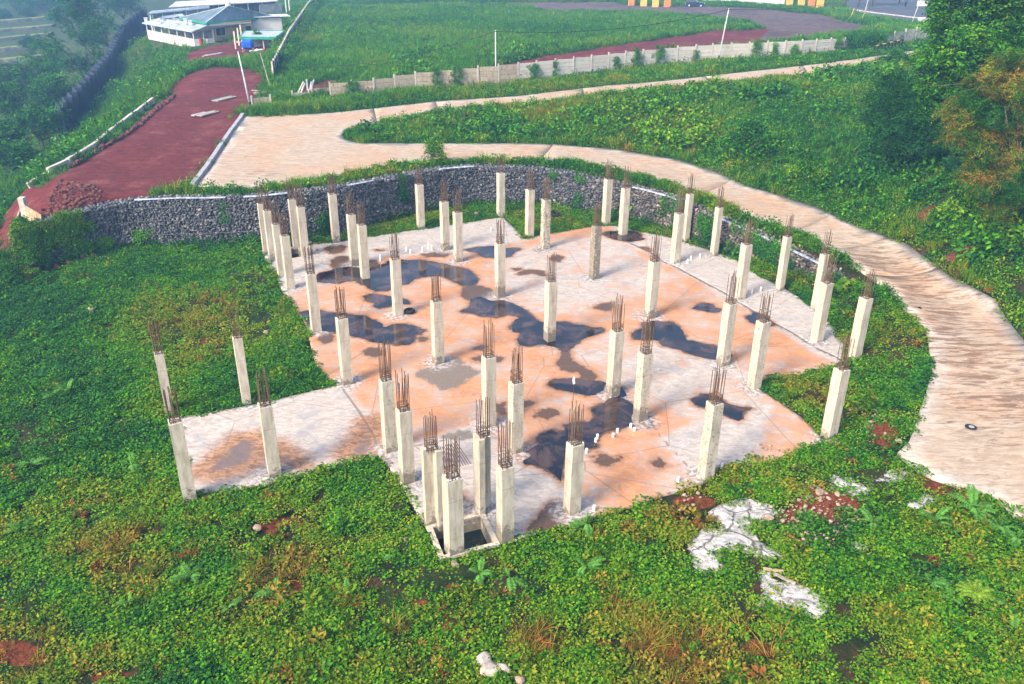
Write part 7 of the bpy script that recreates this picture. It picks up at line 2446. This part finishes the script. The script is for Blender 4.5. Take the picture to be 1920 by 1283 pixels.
# dried cement crust poured on the ground: thick, broken slabs
def mat_crust():
    n = NT('cement_crust_mat')
    a = n.noise(1.6, n.map(n.pos(), (1, 1.6, 1), (0, 0, .8)), 9, .8, .7)
    f = n.noise(9, None, 5, .7)
    c = n.mix(n.ss(a, .34, .6), (.22, .205, .19), (.66, .635, .60))
    ck = n.voro(1.1, n.mix(.3, n.pos(), n.N('ShaderNodeTexNoise').outputs['Color']), 'DISTANCE_TO_EDGE')
    c = n.mix(n.ss(ck, .0, .05, .85, 0), c, (.05, .045, .035))
    c = n.mix(n.ss(f, .6, .78, 0, .6), c, (.20, .15, .11))
    n.bump(n.math('ADD', n.math('MULTIPLY', a, 2), f), .9, .08)
    return n.done(c, .95, .15)
M['crust'] = mat_crust()
for pw_, lab in zip(WHITE[:6], ['large white dried cement spill on the ground right of the front slab edge', 'smaller white dried cement spill below the large one, broken boards on it', 'pale crust at the top of the stony red patch', 'pale curved crust under the inner road corner', 'tan crust below the road edge beside dark soil', 'thin pale crust in the green right of the stony red patch']):
    pw2 = wobble(pw_, .25, .28, 3)
    cv, cf = cdt(pw2, (), (), .22)
    d = -sd_poly(cv[:, 0], cv[:, 1], pw2)
    q = fnoise(cv[:, 0], cv[:, 1], 1.4, 88, 4)
    cz = surf(cv[:, 0], cv[:, 1]) + .02 + smooth(0, .35, d) * (.02 + .34 * np.maximum(q - .34, -.1)) - .05 * (d < .02)
    me = make_mesh('cement_crust', np.c_[cv, cz], cf, [M['crust']])
    o = thing('cement_crust', lab, 'cement crust', (0, 0, 0), me=me)
# charred plank bits on the lower white crust
for i, (u, v, L, a, lab) in enumerate([(1449, 1074, .7, -.2, 'reddish broken board on the white crust, upper of two'), (1470, 1090, .8, -.7, 'pale broken board on the white crust, lower of two')]):
    p = G(u, v, .05)
    root = thing('broken_board', lab, 'board', (p[0], p[1], p[2] + .12), a)
    MB().box((0, 0, 0), (L, .12, .05)).build('board', M['wood'] if not i else M['old_wood'], root)
# dead stalks: sprays of dry stems over the soil holes
DRY = [tuft(80 + i, 22, .35, .4, 1.0, .04, 2.2) for i in range(3)]
dp, dt_ = [], []
for u, v, n_, sp_ in [(1010, 1195, 14, .35), (1230, 1200, 12, .4), (1255, 1245, 8, .4), (1140, 1145, 8, .3), (1190, 1160, 8, .35), (220, 1030, 8, .4), (150, 1020, 6, .35), (480, 1065, 8, .35), (545, 1090, 10, .4), (270, 1075, 6, .3), (1330, 1220, 12, .7), (1290, 1260, 8, .6), (370, 1040, 5, .3), (1440, 1220, 6, .4), (650, 1120, 5, .3), (60, 1225, 8, .6), (1000, 1230, 8, .3), (745, 1185, 5, .3)]:
    c = G(u, v, -.1)
    for _ in range(n_):
        dp.append((c[0] + RS.normal() * sp_, c[1] + RS.normal() * sp_, float(surf(c[0], c[1])) + .05))
        dt_.append(RS.uniform(.72, .86))
m = len(dp)
scatter('dry_stalks', DRY, np.array(dp), RS.randint(0, 3, m), rots(m, .3), RS.uniform(.3, .62, m), np.array(dt_), kind='stuff')
# terraces in the valley: grassy steps with dark risers
for i, (v0, w) in enumerate([(44, 1), (59, 1), (73, 1), (89, 1), (106, 1), (122, 1)]):
    a, b = G(-60, v0 + 4, -7.0), G(100 - i * 4, v0 - 3, -6.7)
    za = float(height(*a[:2]))
    zb = float(height(*b[:2]))
    n_ = 40
    V, F = [], []
    for k in range(n_ + 1):
        s_ = k / n_
        p = a + (b - a) * s_
        z = za + (zb - za) * s_
        wv = (fnoise(p[0], p[1], 5, i) - .5) * 1.6
        V += [(p[0], p[1] + wv, z - .6), (p[0], p[1] + wv + .25, z + .75), (p[0], p[1] + wv + 2.6, z + .85), (p[0], p[1] + wv + 4.2, z - .4)]
    for k in range(n_):
        for q in range(3):
            F.append((4 * k + q, 4 * k + 4 + q, 4 * k + 5 + q, 4 * k + 1 + q))
    nv = len(V)
    lw = np.tile([.2, .6, 1, 1], n_ + 1)
    o = link('terrace', make_mesh('terrace', V, F, [M['terrace']], dict(top=lw), smooth_=False), kind='structure')

# ------------------------------------------------------------------ air
hz = bpy.data.materials.new('haze_mat')
hz.use_nodes = True
t = hz.node_tree
t.nodes.clear()
ov = t.nodes.new('ShaderNodeOutputMaterial')
pv = t.nodes.new('ShaderNodeVolumePrincipled')
pv.inputs['Color'].default_value = (.30, .60, 1.0, 1)
pv.inputs['Density'].default_value = 0.00115
pv.inputs['Anisotropy'].default_value = .2
t.links.new(pv.outputs[0], ov.inputs['Volume'])
link('haze', make_mesh('haze', *(lambda m: (np.array(m.V), np.array(m.F)))(MB().box((0, 600, 9), (3700, 2900, 44))), [hz]), kind='stuff')
